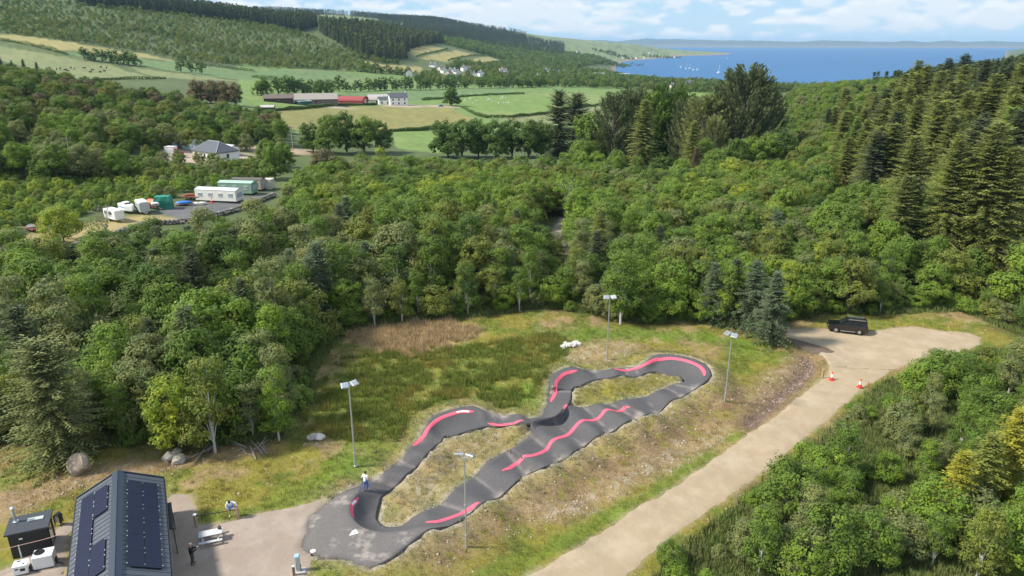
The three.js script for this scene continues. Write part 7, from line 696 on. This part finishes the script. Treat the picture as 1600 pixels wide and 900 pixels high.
H_(61.5, -199.3, 'dense_tree', 12, 'dark', 'dark green dense tree at the foot of the poplars');
H_(68.0, -202.9, 'dense_tree', 12, 'fresh', 'fresh green dense tree at the foot of the poplars');
H_(74.9, -207.0, 'dense_tree', 12, 'mid', 'mid green dense tree at the foot of the poplars');
H_(80.3, -214.3, 'dense_tree', 13, 'dark', 'dark green dense tree at the foot of the poplars');
H_(57.8, -213.0, 'dense_tree', 11, 'fresh', 'fresh green dense tree at the foot of the poplars');
H_(25.5, -235.7, 'dense_tree', 10, 'mid', 'mid green dense tree at the foot of the poplars');
H_(11.2, -206.6, 'dense_tree', 8, 'dark', 'dark green dense tree at the foot of the poplars');
H_(19.7, -206.7, 'dense_tree', 9, 'fresh', 'fresh green dense tree at the foot of the poplars');
// ---------- far trees ----------
for (const [i, row] of L_rows.entries()) { const r = rng(300 + i); for (let k = 0; k < row.length - 1; k++) { const a = row[k], b = row[k + 1], L = Math.hypot(a[0] - b[0], a[1] - b[1]), n = Math.ceil(L / 8.5); for (let m = 0; m < n; m++) { const t = (m + r() * 0.6) / n; plant('far_tree', lerp(a[0], b[0], t) + (r() - 0.5) * 5, lerp(a[1], b[1], t) + (r() - 0.5) * 8, spread(r, 10, 14), pick(r, { dark: 4, mid: 2 }), i < 2 ? 'in the long tree belt behind the farm' : 'along a field boundary in the valley'); } } }
scatter(L_V, 11, 210, (x, z, r) => { if (L_houses.some((p) => Math.hypot(p[0] - x, p[1] - z) < 11 || (Math.abs(Math.atan2(p[0], -p[1]) - Math.atan2(x, -z)) < 0.006 && Math.hypot(p[0], p[1]) - Math.hypot(x, z) > 0 && Math.hypot(p[0], p[1]) - Math.hypot(x, z) < 120))) return; plant('far_tree', x, z, spread(r, 6, 10.5), pick(r, { dark: 4, mid: 3, olive: 1, greygreen: 1 }), 'among the village houses'); });
scatter(L_HW, 15, 211, (x, z, r) => { if (L_houses.some((p) => Math.hypot(p[0] - x, p[1] - z) < 16) || L_fields.some(([f]) => inside(f, x, z))) return; plant('far_tree', x, z, spread(r, 8, 14), pick(r, { dark: 3, mid: 3, olive: 1 }), 'on the wooded hill above the village'); });
scatter(L_HL, 34, 212, (x, z, r) => { if (fbm(x * 0.004, z * 0.004, 3) < 0.47) return; plant('far_tree', x, z, spread(r, 9, 15), pick(r, { dark: 3, mid: 2 }), 'above the far shore road'); });
scatter(L_HS, 7.2, 213, (x, z, r) => { if (L_fields.some(([f]) => inside(f, x, z))) return; const n = fbm(x * 0.012, z * 0.012, 3); if (r() > 0.55 + 1.2 * (n - 0.3)) return; plant('far_tree', x, z, spread(r, 2.5, 6.5) * (n > 0.55 ? 1.25 : 1), pick(r, { mid: 3, dark: 2.5, olive: 3, moss: 2 }), 'hillside'); });
scatter(L_CP1, 7.5, 214, (x, z, r) => plant('far_spruce', x, z, spread(r, 17, 23), pick(r, { spruce: 4, dark: 1 }), 'in the dark plantation along the hill crest'));
scatter(L_CP2, 8, 215, (x, z, r) => plant('far_spruce', x, z, spread(r, 16, 23), pick(r, { spruce: 4, moss: 1.2, dark: 1 }), 'in the plantation running down the hill'));
{ const r = rng(218); for (let k = 0; k < 5200; k++) { const a = lerp(-10, 4, r()), D = lerp(2250, 3950, r()), x = Math.sin(a * Math.PI / 180) * D, z = -Math.cos(a * Math.PI / 180) * D; if (fbm(x * 0.0016 + 5, z * 0.0016, 3) > 0.44) plant('far_spruce', x, z, spread(r, 12, 18), pick(r, { spruce: 3, dark: 1 }), 'ridge'); } }
scatter(L_CP3, 15, 216, (x, z, r) => plant('far_spruce', x, z, spread(r, 15, 20), 'spruce', 'ridge'));
{ const r = rng(217); for (let a = -21; a < 1; a += 0.085) for (let k = 0; k < 7; k++) { const D = 2900 + k * 95 + r() * 80, x = Math.sin((a + r() * 0.08) * Math.PI / 180) * D, z = -Math.cos(a * Math.PI / 180) * D; if (fbm(a * 0.6, k * 0.3 + 4, 3) > 0.36) plant('far_spruce', x, z, spread(r, 15, 22), 'spruce', 'ridge'); }
  for (let a = -6; a < 10; a += 0.13) for (let k = 0; k < 3; k++) { const D = 1750 + k * 130 + r() * 160 + Math.max(0, a) * 60, x = Math.sin((a + r() * 0.1) * Math.PI / 180) * D, z = -Math.cos(a * Math.PI / 180) * D; if (L_fields.some(([f]) => inside(f, x, z)) || L_houses.some((p) => Math.hypot(p[0] - x, p[1] - z) < 20)) continue; plant('far_tree', x, z, spread(r, 8, 14), pick(r, { dark: 3, mid: 2 }), 'on the wooded hill above the village'); }
  for (let a = 2; a < 24; a += 0.16) for (let k = 0; k < 3; k++) { const D = 930 + k * 90 + r() * 90 - Math.max(0, a - 12) * 8, x = Math.sin((a + r() * 0.1) * Math.PI / 180) * D, z = -Math.cos(a * Math.PI / 180) * D; if (L_houses.some((p) => Math.hypot(p[0] - x, p[1] - z) < 14)) continue; plant('far_tree', x, z, spread(r, 8, 13), pick(r, { dark: 3, mid: 3, olive: 1 }), 'in the shore woods by the bay'); } }

// ---------- build: the ones that show largest as single trees, the rest of each kind as one mass ----------
{
  const byKind = {}; for (const p of plants) (byKind[p.kind] ??= []).push(p);
  const names = { far_tree: 'valley_tree', far_spruce: 'plantation_spruce' }, r = rng(400), q = new THREE.Quaternion(), up = new THREE.Vector3(0, 1, 0), m4 = new THREE.Matrix4();
  const LIMIT = { far_tree: 300, far_spruce: 300 };
  for (const kind in byKind) {
    const list = byKind[kind].sort((a, b) => (b.label ? 1 : 0) - (a.label ? 1 : 0) || b.size - a.size), P = PROTO[kind], rest = {};
    let n = 0;
    for (const p of list) {
      const v = Math.floor(r() * P.length), turn = r() * 6.283, s = p.h / P[v].h, wx = s * (0.88 + 0.24 * r()) * (/shorter twin|of the twin dark/.test(p.label ?? '') ? 0.85 : 1);
      if (p.label || (n < (LIMIT[kind] ?? 290) && p.place !== 'hillside' && p.place !== 'ridge')) { n++; const label = p.label ?? `${TINTWORD[p.tint]} ${WORD[kind]} ${p.place}`; const t = thing(names[kind] ?? kind, label, CATEGORY[kind] ?? 'tree', [p.x, p.y, p.z], turn, p.label ? undefined : label.replace(/\b(tree|bush)\b/, (w) => w === 'tree' ? 'trees' : 'bushes')); t.scale.set(wx, s, wx); part('trunk', P[v].trunk, bark[BARK[kind]], t); part('crown', P[v].crown, TINT[p.tint], t); if (p.label && used['L' + p.label]) t.userData.group = p.label; used['L' + p.label] = 1; if (/clump next|below the olive|brownish dense|knoll|round mid|foot of the poplars/.test(label)) t.userData.group = label + ' group'; }
      else { const k = v + '|' + p.tint; (rest[k] ??= []).push([p, turn, s, wx]); }
    }
    for (const k in rest) { const [v, tint] = k.split('|'), im = new THREE.InstancedMesh(P[v].crown, TINT[tint], rest[k].length); im.name = numbered((names[kind] ?? kind).replace('_tree', '') + '_wood'); rest[k].forEach(([p, turn, s, wx], i) => im.setMatrixAt(i, m4.compose(new THREE.Vector3(p.x, p.y, p.z), q.setFromAxisAngle(up, turn), new THREE.Vector3(wx, s, wx)))); im.castShadow = im.receiveShadow = true; tag(im, `mass of ${TINTWORD[tint]} ${WORD[kind].replace('tree', 'trees')} farther back`, 'woodland', null, 'stuff'); scene.add(im);
      if (!kind.startsWith('far')) { const tm = new THREE.InstancedMesh(P[v].trunk, bark[BARK[kind]], rest[k].length); tm.name = numbered('wood_stems'); rest[k].forEach(([p, turn, s, wx], i) => tm.setMatrixAt(i, m4.compose(new THREE.Vector3(p.x, p.y, p.z), q.setFromAxisAngle(up, turn), new THREE.Vector3(wx, s, wx)))); tag(tm, `stems of the ${TINTWORD[tint]} ${WORD[kind].replace('tree', 'trees')} farther back`, 'woodland', null, 'stuff'); scene.add(tm); } }
    console.log(kind, list.length, 'single', n, 'tris', P[0].crown.index.count / 3);
  }
}
// hedges: each one a thing, a run of clipped foliage
L_hedges.forEach((h, i) => { const r = rng(500 + i), L = new Leaves(), D0 = Math.hypot(h[0][0], h[0][1]), hh = i === 5 || i > 6 ? 3.2 : 1.7; for (let k = 0; k < h.length - 1; k++) { const a = h[k], b = h[k + 1], len = Math.hypot(a[0] - b[0], a[1] - b[1]), n = Math.ceil(len / (D0 / 650)); for (let m = 0; m < n; m++) { const t = m / n, x = lerp(a[0], b[0], t), z = lerp(a[1], b[1], t), y = baseHeight(x, z), gh = hh * (0.6 + 0.9 * noise(x * 0.1, z * 0.1)); for (let j = 0; j < 14; j++) { const e = dirOn(r); L.leaf(x + e[0] * 1.1, y + gh * 0.55 + e[1] * gh * 0.55, z + e[2] * 1.1, e[0], e[1] + 0.3, e[2], 0.55, 0.4, r, 0.8 + 0.4 * r()); } } }
  single('hedge', L.build(), TINT.dark, ['clipped hedge along the front of the farm', 'hedge running down from the lone field tree', 'hedge crossing the green fields toward the poplars', 'short hedge under the olive field', 'hedge behind the farmhouse field', 'bushy hedge above the cattle field', 'hedge under the cattle field', 'hedge between the two upper yellow fields', 'hedge between the middle yellow fields', 'hedge under the smallest yellow field', 'hedge at the corner of the pale valley field', 'hedge below the long green hillside field', 'hedge at the foot of the scrubby hillside'][i], 'hedge', 'hedges between the fields'); });

// ---------- grass, rushes, stones ----------
function tuft(seed, n, h, spreadR, w) { const r = rng(seed), p = [], i = []; for (let k = 0; k < n; k++) { const a = r() * 6.283, d = spreadR * Math.sqrt(r()), x = Math.cos(a) * d, z = Math.sin(a) * d, b = r() * 6.283, wx = Math.cos(b) * w, wz = Math.sin(b) * w, hh = h * (0.6 + 0.6 * r()), lean = 0.5 * hh, lx = Math.cos(a) * lean * r(), lz = Math.sin(a) * lean * r(), o = p.length / 3; p.push(x - wx, -0.03, z - wz, x + wx, -0.03, z + wz, x + lx, hh, z + lz); i.push(o, o + 1, o + 2); } return geom(p, i, null, null, false); }
const grassM = new THREE.MeshStandardMaterial({ color: 0xffffff, roughness: 0.9, side: THREE.DoubleSide });
function carpet(name, label, category, g, m, list) { if (!list.length) return; const im = new THREE.InstancedMesh(g, m, list.length), m4 = new THREE.Matrix4(), q = new THREE.Quaternion(), up = new THREE.Vector3(0, 1, 0), c = new THREE.Color(); list.forEach(([x, y, z, s, a, col], i) => { im.setMatrixAt(i, m4.compose(new THREE.Vector3(x, y, z), q.setFromAxisAngle(up, a), new THREE.Vector3(s, s, s))); im.setColorAt(i, c.setRGB(...col)); }); im.name = numbered(name); im.receiveShadow = im.castShadow = true; tag(im, label, category, null, 'stuff'); scene.add(im); }
{
  const r = rng(600), grass = [], tall = [], dry = [], pale = [], stones = [], bracken = [], N = 90000;
  const hard = (x, z) => trackDist(x, z) < 0.15 || sdist(L_road, x, z) < 0.1 || sdist(L_lot, x, z) < 0.1 || sdist(L_yard, x, z) < 0.1 || sdist(L_yard2, x, z) < 0.1 || (Math.abs((x + 26.2) * 0.891 - (z + 39.2) * 0.454) < 3.2 && z > -46 && x < -20);
  for (let k = 0; k < N; k++) {
    const f = Math.sqrt(r()), D = lerp(38, 116, Math.pow(r(), 0.75)), a = lerp(-40, 40, r()) * Math.PI / 180, x = Math.sin(a) * D, z = -Math.cos(a) * D; if (hard(x, z)) continue; const wood = Math.min(sdist(L_W1, x, z), sdist(L_W2, x, z), sdist(L_W3, x, z)); if (wood < -6) continue; const y = ground(x, z), c = nearColour(x, z), v = 0.8 + 0.5 * r(), green = c[1] > c[0] * 1.05, ang = r() * 6.283, td = trackDist(x, z);
    if (sdist(L_drypatch, x, z) + (noise(x, z) - 0.5) * 3 < 0) { dry.push([x, y, z, 0.8 + 0.7 * r(), ang, [0.40 * v, 0.295 * v, 0.155 * v]]); continue; }
    if (inside(L_rush, x, z) && noise(x * 0.7, z * 0.7) > 0.3) { tall.push([x, y, z, 0.7 + 0.8 * r(), ang, mix3([0.115 * v, 0.165 * v, 0.020 * v], [0.24 * v, 0.21 * v, 0.04 * v], clamp(r() * r() * 0.8 + sstep(0.5, 0.7, fbm(x * 0.35, z * 0.35, 3)) * 0.7))]); continue; }
    if (inside(L_TH, x, z) || wood < 0) { bracken.push([x, y, z, 0.7 + 0.9 * r(), ang, mix3([0.09 * v, 0.15 * v, 0.025 * v], [0.15 * v, 0.16 * v, 0.05 * v], r())]); continue; }
    if (td < 2.8 && r() < 0.55) { pale.push([x, y, z, 0.5 + 0.6 * r(), ang, mix3([0.27, 0.27, 0.18], [0.12, 0.15, 0.04], r())]); continue; }
    if (!green && r() < 0.45) { if (r() < 0.2) stones.push([x, y, z, 0.3 + 0.9 * r() * r(), ang, mix3([0.3, 0.23, 0.17], [0.48, 0.42, 0.36], r())]); continue; }
    grass.push([x, y, z, 0.6 + 0.7 * r(), ang, [c[0] * 1.15 * v, c[1] * 1.15 * v, c[2] * v]]);
  }
  for (let k = 0; k < 2200; k++) { const poly = [L_bank, L_earthleft, L_bare[0], L_bare[2], L_bare[3], L_bank][k % 6], [ax, az] = poly[Math.floor(r() * poly.length)], [bx, bz] = poly[Math.floor(r() * poly.length)], t = r(), x = lerp(ax, bx, t) + (r() - 0.5) * 3, z = lerp(az, bz, t) + (r() - 0.5) * 3; if (!inside(poly, x, z) || hard(x, z) || (k % 6 === 0 && noise(x * 0.5, z * 0.5) < 0.5)) continue; stones.push([x, ground(x, z), z, 0.25 + 1.1 * r() ** 3, r() * 6.283, mix3([0.27, 0.20, 0.15], [0.40, 0.335, 0.27], r())]); }
  for (let k = 0; k < 260; k++) { const i = Math.floor(r() * (L_ditch.length - 1)), t = r(), x = lerp(L_ditch[i][0], L_ditch[i + 1][0], t) + (r() - 0.5) * 0.8, z = lerp(L_ditch[i][1], L_ditch[i + 1][1], t) + (r() - 0.5) * 0.8; stones.push([x, ground(x, z), z, 0.5 + 1.2 * r() * r(), r() * 6.283, mix3([0.18, 0.125, 0.09], [0.34, 0.26, 0.21], r())]); }
  carpet('grass', 'mossy yellow green grass round the pump track', 'grass', tuft(1, 11, 0.2, 0.2, 0.014), grassM, grass); carpet('rushes', 'dark green rush tussocks in the wet clearing', 'rushes', tuft(2, 16, 0.5, 0.22, 0.018), grassM, tall); carpet('dry_grass', 'tan dry grass patch at the far side of the clearing', 'dry grass', tuft(3, 14, 0.55, 0.25, 0.02), grassM, dry); carpet('pale_weeds', 'low silvery weeds along the asphalt edges', 'weeds', tuft(4, 12, 0.14, 0.2, 0.028), grassM, pale); carpet('undergrowth', 'rough grass and bracken under the thicket and wood edge', 'undergrowth', tuft(5, 12, 0.5, 0.3, 0.035), grassM, bracken);
  carpet('loose_stones', 'loose stones scattered over the bare banks and ditch', 'stones', rockGeo(200, 0.11, 0.075, 0.095, 1, 0.5), new THREE.MeshStandardMaterial({ roughness: 0.95 }), stones);
  console.log('grass', grass.length, tall.length, dry.length, pale.length, bracken.length, stones.length, 'plants', plants.length);
}
// fallen branches of the brush pile
{ const r = rng(700); for (let k = 0; k < 9; k++) { const x = -25.5 + (r() - 0.5) * 5.5, z = -57 + (r() - 0.5) * 2.6, a = r() * 3.14, L = 1.2 + 1.8 * r(), y = ground(x, z), o = single('fallen_branch', [bar([-L / 2, 0, 0], [L / 2, 0.15 + 0.3 * r(), 0], 0.06, 0.025, 6), bar([0, 0.06, 0], [L * 0.3, 0.3, 0.4], 0.03, 0.012, 5), bar([-L * 0.2, 0.04, 0], [0, 0.22, -0.45], 0.028, 0.01, 5)], bark.dead, 'grey fallen branch in the brush pile at the wood edge', 'branch', 'branches of the brush pile'); o.position.set(x, y + 0.08, z); o.rotation.y = a; } }
renderer.render(scene, camera);
